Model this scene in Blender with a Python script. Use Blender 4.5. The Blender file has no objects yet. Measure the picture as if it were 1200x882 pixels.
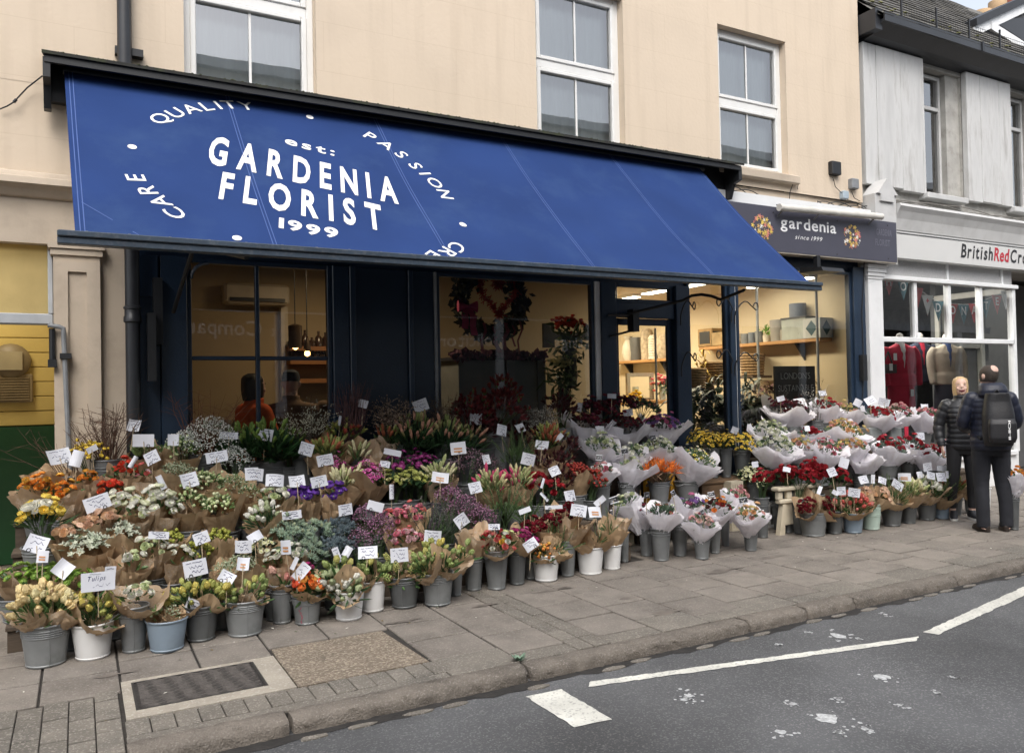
import bpy, math, random
import numpy as np
from mathutils import Vector, Matrix, Quaternion

SC = bpy.context.scene
COL = SC.collection
RND = random.Random(7)
PI = math.pi
YF = 7.2                                   # plane of the shop fronts (metres north of the camera)

# ------------------------------------------------------------------ camera
CAM_Z = 1.62
FPX, YAW, PITCH, ROLL = 929.62, math.radians(28.708), math.radians(0.979), math.radians(-1.128)
FW = Vector((math.sin(YAW)*math.cos(PITCH), math.cos(YAW)*math.cos(PITCH), math.sin(PITCH)))
_r = FW.cross(Vector((0, 0, 1))).normalized(); _u = _r.cross(FW)
CR = _r*math.cos(ROLL) + _u*math.sin(ROLL)
CU = -_r*math.sin(ROLL) + _u*math.cos(ROLL)
cam_d = bpy.data.cameras.new('camera'); cam = bpy.data.objects.new('camera', cam_d); COL.objects.link(cam)
cam_d.sensor_fit = 'HORIZONTAL'; cam_d.sensor_width = 36.0; cam_d.lens = FPX/1200*36
cam_d.clip_start = 0.05; cam_d.clip_end = 600
m = Matrix((CR, CU, -FW)).transposed().to_4x4(); m.translation = (0, 0, CAM_Z); cam.matrix_world = m
SC.camera = cam

# ------------------------------------------------------------------ sky, sun, exposure
SUN_EL, SUN_AZ = math.radians(52), math.radians(205)
w = bpy.data.worlds.new('World'); SC.world = w; w.use_nodes = True
nt = w.node_tree; bg = nt.nodes['Background']
sky = nt.nodes.new('ShaderNodeTexSky'); sky.sky_type = 'NISHITA'; sky.sun_disc = False
sky.sun_elevation = SUN_EL; sky.sun_rotation = SUN_AZ
sky.air_density = 1.0; sky.dust_density = 4.0; sky.ozone_density = 1.0
hs = nt.nodes.new('ShaderNodeHueSaturation'); hs.inputs['Saturation'].default_value = .40; hs.inputs['Value'].default_value = 1.9   # cloud cover: the blue is mostly veiled
nt.links.new(sky.outputs[0], hs.inputs['Color']); nt.links.new(hs.outputs[0], bg.inputs[0]); bg.inputs[1].default_value = 0.15
sl = bpy.data.lights.new('sun', 'SUN'); sl.energy = .75; sl.angle = math.radians(28); sl.color = (1, .97, .93)
so = bpy.data.objects.new('sun', sl); COL.objects.link(so)
sd = Vector((math.sin(SUN_AZ)*math.cos(SUN_EL), math.cos(SUN_AZ)*math.cos(SUN_EL), math.sin(SUN_EL)))
so.rotation_euler = sd.to_track_quat('Z', 'Y').to_euler(); so.location = (0, -10, 20)
SC.view_settings.view_transform = 'Standard'; SC.view_settings.look = 'None'
SC.view_settings.exposure = 0.2; SC.view_settings.gamma = 1; SC.view_settings.use_curve_mapping = False
SC.render.engine = 'CYCLES'
SC.cycles.use_denoising = True
SC.cycles.max_bounces = 8; SC.cycles.transparent_max_bounces = 24; SC.cycles.glossy_bounces = 4; SC.cycles.diffuse_bounces = 4
SC.cycles.sample_clamp_indirect = 6.0; SC.cycles.caustics_reflective = False; SC.cycles.caustics_refractive = False

# ------------------------------------------------------------------ measuring helpers
def ray(u, v):
    return FW + CR*((u-600)/FPX) + CU*((441-v)/FPX)
def at_y(u, v, y=YF):                       # point of the upright plane at distance y seen along (u, v)
    d = ray(u, v); return Vector((0, 0, CAM_Z)) + d*(y/d.y)
def at_z(u, v, z=0.0):
    d = ray(u, v); return Vector((0, 0, CAM_Z)) + d*((z-CAM_Z)/d.z)
def at_x(u, v, x):
    d = ray(u, v); return Vector((0, 0, CAM_Z)) + d*(x/d.x)

# ------------------------------------------------------------------ materials
_mats = {}
def mat(name, col, rough=.6, var=.12, scale=6, bump=0.0, bscale=60, metal=0.0, rand=0.0, spec=.5, sheen=0.0, dirt=None, dirt_scale=3, dirt_amt=.5, trans=0.0, emit=0.0, stretch=None, huerand=0.0):
    if name in _mats: return _mats[name]
    M = bpy.data.materials.new(name); M.use_nodes = True; _mats[name] = M
    t = M.node_tree; N = t.nodes; L = t.links; b = N['Principled BSDF']
    b.inputs['Roughness'].default_value = rough; b.inputs['Metallic'].default_value = metal
    b.inputs['Specular IOR Level'].default_value = spec
    if sheen: b.inputs['Sheen Weight'].default_value = sheen
    tc = N.new('ShaderNodeTexCoord'); co = tc.outputs['Object']
    if stretch:
        mp = N.new('ShaderNodeMapping'); mp.inputs['Scale'].default_value = stretch; L.new(co, mp.inputs[0]); co = mp.outputs[0]
    nz = N.new('ShaderNodeTexNoise'); nz.inputs['Scale'].default_value = scale; nz.inputs['Detail'].default_value = 6; L.new(co, nz.inputs['Vector'])
    mr = N.new('ShaderNodeMapRange'); mr.inputs[1].default_value = .3; mr.inputs[2].default_value = .7; mr.inputs[3].default_value = 1-var; mr.inputs[4].default_value = 1+var
    L.new(nz.outputs['Fac'], mr.inputs[0])
    hv = N.new('ShaderNodeHueSaturation'); hv.inputs['Color'].default_value = (*col, 1)
    val = mr.outputs[0]
    if rand:
        oi = N.new('ShaderNodeObjectInfo')
        r2 = N.new('ShaderNodeMapRange'); r2.inputs[3].default_value = 1-rand; r2.inputs[4].default_value = 1+rand; L.new(oi.outputs['Random'], r2.inputs[0])
        mu = N.new('ShaderNodeMath'); mu.operation = 'MULTIPLY'; L.new(val, mu.inputs[0]); L.new(r2.outputs[0], mu.inputs[1]); val = mu.outputs[0]
        if huerand:
            r3 = N.new('ShaderNodeMapRange'); r3.inputs[3].default_value = .5-huerand; r3.inputs[4].default_value = .5+huerand
            mo = N.new('ShaderNodeMath'); mo.operation = 'FRACT'; m7 = N.new('ShaderNodeMath'); m7.operation = 'MULTIPLY'; m7.inputs[1].default_value = 7.3
            L.new(oi.outputs['Random'], m7.inputs[0]); L.new(m7.outputs[0], mo.inputs[0]); L.new(mo.outputs[0], r3.inputs[0]); L.new(r3.outputs[0], hv.inputs['Hue'])
    L.new(val, hv.inputs['Value'])
    out = hv.outputs[0]
    if dirt:
        n2 = N.new('ShaderNodeTexNoise'); n2.inputs['Scale'].default_value = dirt_scale; n2.inputs['Detail'].default_value = 8; n2.inputs['Roughness'].default_value = .65; L.new(co, n2.inputs['Vector'])
        r4 = N.new('ShaderNodeMapRange'); r4.inputs[1].default_value = .5; r4.inputs[2].default_value = .72; r4.inputs[4].default_value = dirt_amt; L.new(n2.outputs['Fac'], r4.inputs[0])
        mx = N.new('ShaderNodeMix'); mx.data_type = 'RGBA'; L.new(r4.outputs[0], mx.inputs['Factor']); L.new(out, mx.inputs['A']); mx.inputs['B'].default_value = (*dirt, 1); out = mx.outputs['Result']
    L.new(out, b.inputs['Base Color'])
    if bump:
        n3 = N.new('ShaderNodeTexNoise'); n3.inputs['Scale'].default_value = bscale; n3.inputs['Detail'].default_value = 5; L.new(co, n3.inputs['Vector'])
        bp = N.new('ShaderNodeBump'); bp.inputs['Strength'].default_value = bump; bp.inputs['Distance'].default_value = .01
        L.new(n3.outputs['Fac'], bp.inputs['Height']); L.new(bp.outputs[0], b.inputs['Normal'])
    if trans:
        tr = N.new('ShaderNodeBsdfTranslucent'); L.new(out, tr.inputs['Color']); ms = N.new('ShaderNodeMixShader'); ms.inputs[0].default_value = trans
        L.new(b.outputs[0], ms.inputs[1]); L.new(tr.outputs[0], ms.inputs[2]); L.new(ms.outputs[0], N['Material Output'].inputs['Surface'])
    if emit:
        b.inputs['Emission Color'].default_value = (*col, 1); b.inputs['Emission Strength'].default_value = emit
    return M

def glass_mat(name, tint=(.92, .95, .94), extra=.02, boost=1.0):
    if name in _mats: return _mats[name]
    M = bpy.data.materials.new(name); M.use_nodes = True; _mats[name] = M
    N = M.node_tree.nodes; L = M.node_tree.links; N.remove(N['Principled BSDF'])
    tr = N.new('ShaderNodeBsdfTransparent'); tr.inputs[0].default_value = (*tint, 1)
    gl = N.new('ShaderNodeBsdfGlossy'); gl.inputs['Roughness'].default_value = .01
    fr = N.new('ShaderNodeFresnel'); fr.inputs[0].default_value = 1.5
    ma = N.new('ShaderNodeMath'); ma.operation = 'MULTIPLY_ADD'; ma.inputs[1].default_value = 1.6*boost; ma.inputs[2].default_value = extra; ma.use_clamp = True
    tc = N.new('ShaderNodeTexCoord'); nz = N.new('ShaderNodeTexNoise'); nz.inputs['Scale'].default_value = 1.3; L.new(tc.outputs['Object'], nz.inputs['Vector'])
    bp = N.new('ShaderNodeBump'); bp.inputs['Strength'].default_value = .04; bp.inputs['Distance'].default_value = .03
    L.new(nz.outputs['Fac'], bp.inputs['Height']); L.new(bp.outputs[0], gl.inputs['Normal'])
    L.new(fr.outputs[0], ma.inputs[0]); ms = N.new('ShaderNodeMixShader'); L.new(ma.outputs[0], ms.inputs[0]); L.new(tr.outputs[0], ms.inputs[1]); L.new(gl.outputs[0], ms.inputs[2])
    L.new(ms.outputs[0], N['Material Output'].inputs['Surface'])
    return M

# ------------------------------------------------------------------ mesh builder
class MB:
    def __init__(s): s.v = []; s.f = []; s.m = []
    def add(s, V, F, mi=0):
        o = len(s.v); s.v.extend([tuple(map(float, p)) for p in V]); s.f.extend([tuple(i+o for i in f) for f in F])
        if isinstance(mi, int): s.m.extend([mi]*len(F))
        else: s.m.extend(mi)
        return s
    def put(s, proto, M, mi=None):           # a transformed copy of another builder
        V = np.array(proto.v); R3 = np.array(M.to_3x3()); t = np.array(M.to_translation())
        return s.add((V@R3.T + t).tolist(), proto.f, list(proto.m) if mi is None else mi)
    def quad(s, a, b, c, d, mi=0): return s.add([a, b, c, d], [(0, 1, 2, 3)], mi)
    def box(s, x0, x1, y0, y1, z0, z1, mi=0):
        V = [(x, y, z) for z in (z0, z1) for y in (y0, y1) for x in (x0, x1)]
        return s.add(V, [(0, 2, 3, 1), (4, 5, 7, 6), (0, 1, 5, 4), (2, 6, 7, 3), (0, 4, 6, 2), (1, 3, 7, 5)], mi)
    def bbox(s, x0, x1, y0, y1, z0, z1, b=.004, mi=0):  # box with chamfered edges
        def ring(i, z): return [(x0+b+i, y0+i, z), (x1-b-i, y0+i, z), (x1-i, y0+b+i, z), (x1-i, y1-b-i, z), (x1-b-i, y1-i, z), (x0+b+i, y1-i, z), (x0+i, y1-b-i, z), (x0+i, y0+b+i, z)]
        V = ring(b, z0)+ring(0, z0+b)+ring(0, z1-b)+ring(b, z1)
        F = [tuple(range(7, -1, -1)), tuple(range(24, 32))]
        for k in range(3):
            for i in range(8): F.append((k*8+i, k*8+(i+1) % 8, k*8+8+(i+1) % 8, k*8+8+i))
        return s.add(V, F, mi)
    def tube(s, pts, r, n=6, mi=0, cap=True):
        P = [Vector(p) for p in pts]; V = []; F = []; k = len(P)
        rr = r if isinstance(r, (list, tuple)) else [r]*k
        up = None
        for i, p in enumerate(P):
            d = (P[min(i+1, k-1)]-P[max(i-1, 0)]).normalized()
            if up is None: up = Vector((0, 0, 1)) if abs(d.z) < .9 else Vector((1, 0, 0))
            a = d.cross(up).normalized(); b2 = a.cross(d).normalized(); up = b2
            for j in range(n):
                t = 2*PI*j/n; V.append(p + (a*math.cos(t)+b2*math.sin(t))*rr[i])
        for i in range(k-1):
            for j in range(n): F.append((i*n+j, i*n+(j+1) % n, (i+1)*n+(j+1) % n, (i+1)*n+j))
        if cap and n > 2: F.append(tuple(range(n-1, -1, -1))); F.append(tuple((k-1)*n+j for j in range(n)))
        return s.add(V, F, mi)
    def lathe(s, prof, n=20, o=(0, 0, 0), mi=0, sx=1, sy=1):
        V = []; F = []
        for r, z in prof:
            for j in range(n):
                t = 2*PI*j/n; V.append((o[0]+r*sx*math.cos(t), o[1]+r*sy*math.sin(t), o[2]+z))
        for i in range(len(prof)-1):
            for j in range(n): F.append((i*n+j, i*n+(j+1) % n, (i+1)*n+(j+1) % n, (i+1)*n+j))
        return s.add(V, F, mi)
    def prism(s, poly, y0, y1, mi=0):        # polygon in x, z pushed along y
        n = len(poly); V = [(x, y0, z) for x, z in poly]+[(x, y1, z) for x, z in poly]
        F = [tuple(range(n)), tuple(range(2*n-1, n-1, -1))]+[(i, n+i, n+(i+1) % n, (i+1) % n) for i in range(n)]
        return s.add(V, F, mi)
    def prism_x(s, poly, x0, x1, mi=0):      # polygon in y, z pushed along x
        n = len(poly); V = [(x0, y, z) for y, z in poly]+[(x1, y, z) for y, z in poly]
        F = [tuple(range(n)), tuple(range(2*n-1, n-1, -1))]+[(i, n+i, n+(i+1) % n, (i+1) % n) for i in range(n)]
        return s.add(V, F, mi)
    def loft(s, rings, mi=0, cap=True):      # rings: lists of points of equal length
        n = len(rings[0]); V = [p for r in rings for p in r]; F = []
        for i in range(len(rings)-1):
            for j in range(n): F.append((i*n+j, i*n+(j+1) % n, (i+1)*n+(j+1) % n, (i+1)*n+j))
        if cap: F.append(tuple(range(n-1, -1, -1))); F.append(tuple((len(rings)-1)*n+j for j in range(n)))
        return s.add(V, F, mi)
    def mesh(s, name, mats, smooth=False, angle=.7):
        me = bpy.data.meshes.new(name); me.from_pydata(s.v, [], s.f)
        for M in (mats if isinstance(mats, (list, tuple)) else [mats]): me.materials.append(M)
        if any(s.m): me.polygons.foreach_set('material_index', s.m)
        if smooth:
            me.polygons.foreach_set('use_smooth', [True]*len(s.f))
            if angle: me.set_sharp_from_angle(angle=angle)
        me.update(); return me
    def build(s, name, mats, parent=None, smooth=False, angle=.7, kind=None, label=None):
        return obj(name, s.mesh(name, mats, smooth, angle), parent, kind=kind, label=label)

def obj(name, me, parent=None, kind=None, label=None, local=False):
    o = bpy.data.objects.new(name, me); COL.objects.link(o)
    if parent is not None:
        o.parent = parent
        if not local:                        # mesh given in world metres: cancel the offset of the root
            q = parent; off = Vector((0, 0, 0))
            while q is not None: off += q.location; q = q.parent
            o.location = -off
    if kind: o['kind'] = kind
    if label: o['label'] = label
    return o
def thing(name, label, cat, loc=(0, 0, 0), group=None):
    o = bpy.data.objects.new(name, None); COL.objects.link(o); o.location = loc; o.empty_display_size = .1
    o['label'] = label; o['category'] = cat
    if group: o['group'] = group
    return o
def tag(o, label, cat, group=None):
    o['label'] = label; o['category'] = cat
    if group: o['group'] = group
    return o
def struct(o): o['kind'] = 'structure'; return o

# ------------------------------------------------------------------ letters (Blender's own font turned into flat meshes, cached)
_gly = {}
def glyph(ch, bold=0.0, shear=0.0):
    k = (ch, bold, shear)
    if k not in _gly:
        cu = bpy.data.curves.new('g', 'FONT'); cu.body = ch; cu.offset = bold; cu.shear = shear; cu.resolution_u = 3
        o = bpy.data.objects.new('g', cu); COL.objects.link(o)
        me = bpy.data.meshes.new_from_object(o.evaluated_get(bpy.context.evaluated_depsgraph_get()))
        _gly[k] = ([(v.co.x, v.co.y) for v in me.vertices], [tuple(p.vertices) for p in me.polygons])
        bpy.data.objects.remove(o); bpy.data.curves.remove(cu); bpy.data.meshes.remove(me)
    return _gly[k]
def text2d(txt, bold=0.0, shear=0.0, gap=.09, sx=1.0, space=.3):
    """flat polygons of a line of text, cap height about 0.7, starting at x = 0"""
    V = []; F = []; x = 0
    for ch in txt:
        if ch == ' ': x += space; continue
        gv, gf = glyph(ch, bold, shear)
        x0 = min(p[0] for p in gv); x1 = max(p[0] for p in gv); o = len(V)
        V += [((p[0]-x0)*sx+x, p[1]) for p in gv]; F += [tuple(i+o for i in f) for f in gf]
        x += (x1-x0)*sx+gap
    return V, F, x-gap
# ================================================================== GROUND
ROAD_Z = -.075
KY = 4.17                                   # back edge of the kerb
def asphalt():
    M = mat('asphalt', (.078, .08, .083), .8, .25, 1.2, .8, 120)
    N = M.node_tree.nodes; L = M.node_tree.links; b = N['Principled BSDF']
    src = b.inputs['Base Color'].links[0].from_socket
    tc = N.new('ShaderNodeTexCoord'); vo = N.new('ShaderNodeTexVoronoi'); vo.inputs['Scale'].default_value = 130; L.new(tc.outputs['Object'], vo.inputs['Vector'])
    sp = N.new('ShaderNodeSeparateColor'); L.new(vo.outputs['Color'], sp.inputs[0])
    mr = N.new('ShaderNodeMapRange'); mr.inputs[1].default_value = .72; mr.inputs[2].default_value = 1; mr.inputs[4].default_value = .55; L.new(sp.outputs[0], mr.inputs[0])
    mx = N.new('ShaderNodeMix'); mx.data_type = 'RGBA'; L.new(mr.outputs[0], mx.inputs['Factor']); L.new(src, mx.inputs['A']); mx.inputs['B'].default_value = (.22, .22, .216, 1)
    n2 = N.new('ShaderNodeTexNoise'); n2.inputs['Scale'].default_value = .55; n2.inputs['Detail'].default_value = 6; L.new(tc.outputs['Object'], n2.inputs['Vector'])
    m2 = N.new('ShaderNodeMapRange'); m2.inputs[1].default_value = .35; m2.inputs[2].default_value = .65; m2.inputs[3].default_value = .75; m2.inputs[4].default_value = 1.3; L.new(n2.outputs['Fac'], m2.inputs[0])
    h = N.new('ShaderNodeHueSaturation'); L.new(mx.outputs['Result'], h.inputs['Color']); L.new(m2.outputs[0], h.inputs['Value']); L.new(h.outputs[0], b.inputs['Base Color'])
    return M
def speckled(name, col, spk, amt, scale, rough=.85, rand=.1, bump=.4, dirt=None):
    M = mat(name, col, rough, .16, 5, bump, 90, rand=rand, dirt=dirt, dirt_scale=1.5, dirt_amt=.75)
    N = M.node_tree.nodes; L = M.node_tree.links; b = N['Principled BSDF']
    src = b.inputs['Base Color'].links[0].from_socket
    tc = N.new('ShaderNodeTexCoord'); vo = N.new('ShaderNodeTexVoronoi'); vo.inputs['Scale'].default_value = scale; L.new(tc.outputs['Object'], vo.inputs['Vector'])
    sp = N.new('ShaderNodeSeparateColor'); L.new(vo.outputs['Color'], sp.inputs[0])
    mr = N.new('ShaderNodeMapRange'); mr.inputs[1].default_value = 1-amt; mr.inputs[2].default_value = 1; mr.inputs[4].default_value = .7; L.new(sp.outputs[0], mr.inputs[0])
    mx = N.new('ShaderNodeMix'); mx.data_type = 'RGBA'; L.new(mr.outputs[0], mx.inputs['Factor']); L.new(src, mx.inputs['A']); mx.inputs['B'].default_value = (*spk, 1)
    L.new(mx.outputs['Result'], b.inputs['Base Color']); return M
M_SLAB = speckled('slab_stone', (.188, .166, .142), (.27, .243, .212), .25, 110, rand=.10, dirt=(.085, .073, .062))
M_SETT = speckled('paver_stone', (.15, .135, .113), (.33, .30, .26), .28, 130, rand=.14, dirt=(.085, .08, .07))
M_JOINT = mat('joint_grit', (.032, .028, .024), .95, .3, 9, .5, 60)
M_KERB = speckled('kerb_granite', (.150, .130, .108), (.26, .232, .20), .25, 150, bump=1.0, dirt=(.05, .043, .036))
M_CONC = speckled('pale_concrete', (.34, .305, .25), (.45, .42, .36), .25, 100)
M_PEB = speckled('pebble_tarmac', (.15, .12, .09), (.42, .36, .27), .55, 85, bump=.8)
M_IRON = mat('cast_iron', (.085, .075, .068), .6, .25, 20, .3, 90)
M_PAINT = speckled('road_paint', (.58, .575, .52), (.27, .265, .25), .26, 90, rough=.7)
M_SPLAT = mat('white_splash', (.44, .45, .45), .85, .35, 60)

b = MB(); b.quad((-220, -220, -.16), (220, -220, -.16), (220, 220, -.16), (-220, 220, -.16)); struct(b.build('ground', mat('earth', (.12, .1, .08), .9)))
b = MB(); b.quad((-120, -20, ROAD_Z), (120, -20, ROAD_Z), (120, KY-.02, ROAD_Z), (-120, KY-.02, ROAD_Z)); road = struct(b.build('road', asphalt()))
b = MB(); b.box(-60, 60, KY-.01, 9.9, -.15, -.012); pave = struct(b.build('pavement', M_JOINT))
b = MB(); b.box(12.9, 60, KY+.0, 7.2, -.1, 0); b.box(-60, -2.25, KY, 7.2, -.1, 0); b.box(-2.25, 4.4, 6.0, 7.2, -.1, 0); b.box(4.4, 12.9, 6.6, 7.2, -.1, 0); b.box(-2.9, -.1, 7.2, 9.6, -.1, .01)
struct(b.build('far_paving', M_SLAB))

def slab_piece(name, x0, x1, y0, y1, M, par, top=0.0, b_=.004):
    r = RND; z = top+r.uniform(-.0025, .0025); j = .0068 if name == 'paving_slab' else .0028
    mb = MB(); mb.bbox(x0+j, x1-j, y0+j*1.5, y1-j*1.5, -.06, z, b_); t1, t2 = r.uniform(-.002, .002), r.uniform(-.002, .002)
    mb.v = [(x, y, zz + ((x-x0)*t1+(y-y0)*t2 if zz > -.05 else 0)) for x, y, zz in mb.v]
    return mb.build(name, M, par)
XE = [-2.25, -1.82, -1.42, -1.0, -.6, -.2, .2, .63, 1.05, 1.45, 1.86, 2.31, 2.72, 2.97, 3.39, 3.8, 4.25, 4.68, 5.1, 5.52, 5.95, 6.4, 6.82, 7.27, 7.7, 8.1, 8.55, 9.0, 9.42, 9.85, 10.3, 10.72, 11.15, 11.6, 12.03, 12.45, 12.9]
for i in range(len(XE)-1):
    x0, x1 = XE[i], XE[i+1]; ymax = 6.0 if x0 < 4.4 else 6.6
    y = 4.33 if i % 2 else 4.48
    if x1 <= .21: y = 4.92
    if x0 >= .19 and x1 <= 1.06: y = 5.085
    if x0 >= 1.04 and x1 <= 1.87: y = 5.23
    ys = y
    if 2.7 < x0 < 2.9:                       # narrow course of small dark pavers
        yy = KY+.01
        while yy < 6.0:
            for a, c in ((x0, (x0+x1)/2), ((x0+x1)/2, x1)): slab_piece('paver', a, c, yy, yy+.2, M_SETT, pave)
            yy += .2
        continue
    n = 0
    while y < ymax-.05:
        h = .4 if n or x0 < 4.2 else RND.choice((.4, .3)); y1 = min(y+h, ymax)
        if ymax-y1 < .12: y1 = ymax
        slab_piece('paving_slab', x0, x1, y, y1, M_SLAB, pave); y = y1; n += 1
    if ys < 4.6 and ys > 4.2:                # infill beside the kerb
        slab_piece('paver', x0, x1, KY+.004, ys, M_SETT, pave)
x = .19
while x < 1.84: slab_piece('paver', x, x+.114, KY+.085, 4.462, M_SETT, pave); x += .114
b = MB(); b.box(.19, 1.85, KY, KY+.08, -.06, -.002); b.build('mortar_strip', M_SETT, pave)
b = MB()
for k, (xa, xb) in enumerate(((-2.2, -1.0), (-1.0, .185))):  # small blocks left of the cover
    yy = 3.86; rn = 0
    while yy < 4.9:
        xx = xa
        while xx < xb-.02:
            x2 = min(xx+.118, xb)
            if xb > 0 and xx > -.7: slab_piece('paver', max(xx, xa), x2, yy+(.07 if int((xx-xa)/.117) % 2 else 0), yy+.148+(.07 if int((xx-xa)/.117) % 2 else 0), M_SETT, pave, 0, .003)
            else: b.bbox(max(xx, xa)+.004, x2-.004, yy+.003, yy+.146, -.06, 0, .003)
            xx = x2
        yy += .15; rn += 1
o = b.build('small_pavers', M_SETT, pave, kind='stuff')
b = MB(); b.box(-2.25, .185, 3.8, KY, -.15, -.012); b.build('crossover_base', M_JOINT, pave)
# service cover
mc = thing('manhole_cover', 'rectangular cast iron inspection cover with wavy ribs set in pale concrete', 'manhole cover', (.6, 4.8, 0))
b = MB(); X0, X1, Y0, Y1 = .25, .92, 4.58, 5.035
for q in ((.2, 1.05, 4.47, Y0), (.2, 1.05, Y1, 5.08), (.2, X0, Y0, Y1), (X1, 1.05, Y0, Y1)): b.box(*q, -.06, .001)
b.build('surround', M_CONC, mc)
b = MB(); b.box(X0+.004, X1-.004, Y0+.004, Y1-.004, -.05, -.004)
rb_ = MB()
for k in range(9):                           # wavy ribs
    yy = Y0+.04+k*.047; seg = 40; V = []; F = []
    for i in range(seg+1):
        xx = X0+.03+(X1-X0-.06)*i/seg; c = yy+.011*math.sin(i*.95+k*.4); t = .0085
        V += [(xx, c-t, -.004), (xx, c-t*.6, .007), (xx, c+t*.6, .007), (xx, c+t, -.004)]
    for i in range(seg):
        for j in range(3): F.append((i*4+j, i*4+j+1, i*4+5+j, i*4+4+j))
    rb_.add(V, F)
for e in ((X0, X1, Y0, Y0+.014), (X0, X1, Y1-.014, Y1), (X0, X0+.014, Y0+.014, Y1-.014), (X1-.014, X1, Y0+.014, Y1-.014)): b.box(*e, -.03, .002)
b.build('cover_plate', mat('dark_cast_iron', (.034, .031, .029), .6, .25, 20, .3, 90), mc); rb_.build('rib', M_IRON, mc, kind='stuff')
b = MB(); V = [(1.06, 5.03), (1.06, 4.47), (1.84, 4.47), (1.80, 5.21), (1.07, 5.21)]; b.add([(x, y, 0.0) for x, y in V]+[(x, y, -.05) for x, y in V], [(0, 1, 2, 3, 4)]+[(i, 5+i, 5+(i+1) % 5, (i+1) % 5) for i in range(5)])
b.build('pebbled_patch', M_PEB, pave)
# kerb stones, each worn and a little uneven
kerb = MB(); kerb.box(.2, 60, KY-.13, KY-.02, -.14, -.08); kerb = struct(kerb.build('kerb', M_JOINT))
KX = [.175, .92, 2.295, 4.03, 4.6, 5.12, 6.38, 7.55, 8.6, 9.7, 10.9, 12.1, 13.4, 14.8, 16.3, 18, 20, 22.5, 25, 60]
prof = [(-.0, -.09), (-.002, -.03), (0, -.004), (-.012, .003), (-.06, .006), (-.115, .003), (-.134, -.007), (-.144, -.026), (-.147, -.05), (-.149, -.09)]
for a, c in zip(KX, KX[1:]):
    n = max(4, int((c-a)/.03)) if c < 20 else 4; rings = []; dz = RND.uniform(-.004, .004); dy = RND.uniform(-.006, .006)
    for i in range(n+1):
        xx = a+.007+(c-a-.014)*i/n; e = .012 if i in (0, n) else 0
        rings.append([(xx+(.004 if i == 0 else -.004 if i == n else 0), KY+y+(dy if y < -.01 else 0)+RND.uniform(-.007, .007)*(y < -.04)+(e if y < -.1 else 0), z+dz+RND.uniform(-.005, .005)-e*(z > -.03)*.6) for y, z in prof])
    
    for i, rg in enumerate(rings):            # pitted, split granite face
        for k in range(4, 9): x_, y_, z_ = rg[k]; rg[k] = (x_, y_+.003*math.sin(x_*41+k*1.9)+.003*math.sin(x_*97+k*3.1)+RND.uniform(-.004, .004), z_+.003*math.sin(x_*63+k*2.3))
    mb = MB(); mb.loft(rings); mb.build('kerb_stone', M_KERB, kerb, smooth=True, angle=1.1)
b = MB(); P0 = [(.2+.1*i, 4.035+.012*math.sin(i*1.3), ROAD_Z+.0025) for i in range(180)]; P1 = [(.2+.1*i, 3.955+.022*math.sin(i*.9)+.014*math.sin(i*2.7), ROAD_Z+.0025) for i in range(180)]
b.add(P0+P1, [(i, 180+i, 181+i, i+1) for i in range(179)]); b.build('gutter_grime', mat('gutter_grime', (.022, .02, .018), .9, .4, 12, .5, 60), road)
# gutter stones and splashes on the road
for k in range(26):
    if RND.random() < .3 and k > 3: continue
    xx = 1.0+k*.26+RND.uniform(-.05, .05); yy = 3.935+.012*math.sin(k)+ (.01 if k < 8 else .035); n = 9
    P = [(xx+RND.uniform(.05, .08)*math.cos(2*PI*i/n)*1.25, yy+RND.uniform(.6, 1)*.03*math.sin(2*PI*i/n)) for i in range(n)]
    mb = MB(); mb.add([(x, y, ROAD_Z+.006) for x, y in P]+[(x, y, ROAD_Z-.01) for x, y in P], [tuple(range(n))]+[(i, n+i, n+(i+1) % n, (i+1) % n) for i in range(n)])
    mb.build('gutter_stone', M_SETT, road)
def marking(P4, wear=.006, nseg=40):
    A, B, C_, D_ = [Vector(p) for p in P4]; V = []; F = []
    n = max(6, int((B-A).length/.035))
    for i in range(n+1):
        t = i/n; p = A.lerp(B, t); q = D_.lerp(C_, t)
        for k in range(5):
            s = k/4; r = p.lerp(q, s); jx = RND.uniform(-wear, wear)
            if k in (0, 4) or i in (0, n): r = r+Vector((jx, RND.uniform(-wear, wear), 0))
            V.append((r.x, r.y, ROAD_Z+.004))
    for i in range(n):
        for k in range(4): F.append((i*5+k, i*5+5+k, i*5+6+k, i*5+1+k))
    mb = MB(); mb.add(V, F); return struct(mb.build('road_marking', M_PAINT))
G = lambda u, v: at_z(u, v, ROAD_Z)
marking((G(616, 816), G(673, 852), G(717, 843), G(658, 808)))
marking((G(690, 805), G(1074, 751), G(1077, 746), G(692, 799)))
marking((G(1099, 744), G(1225, 687), G(1225, 676), G(1082, 741)))
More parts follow.
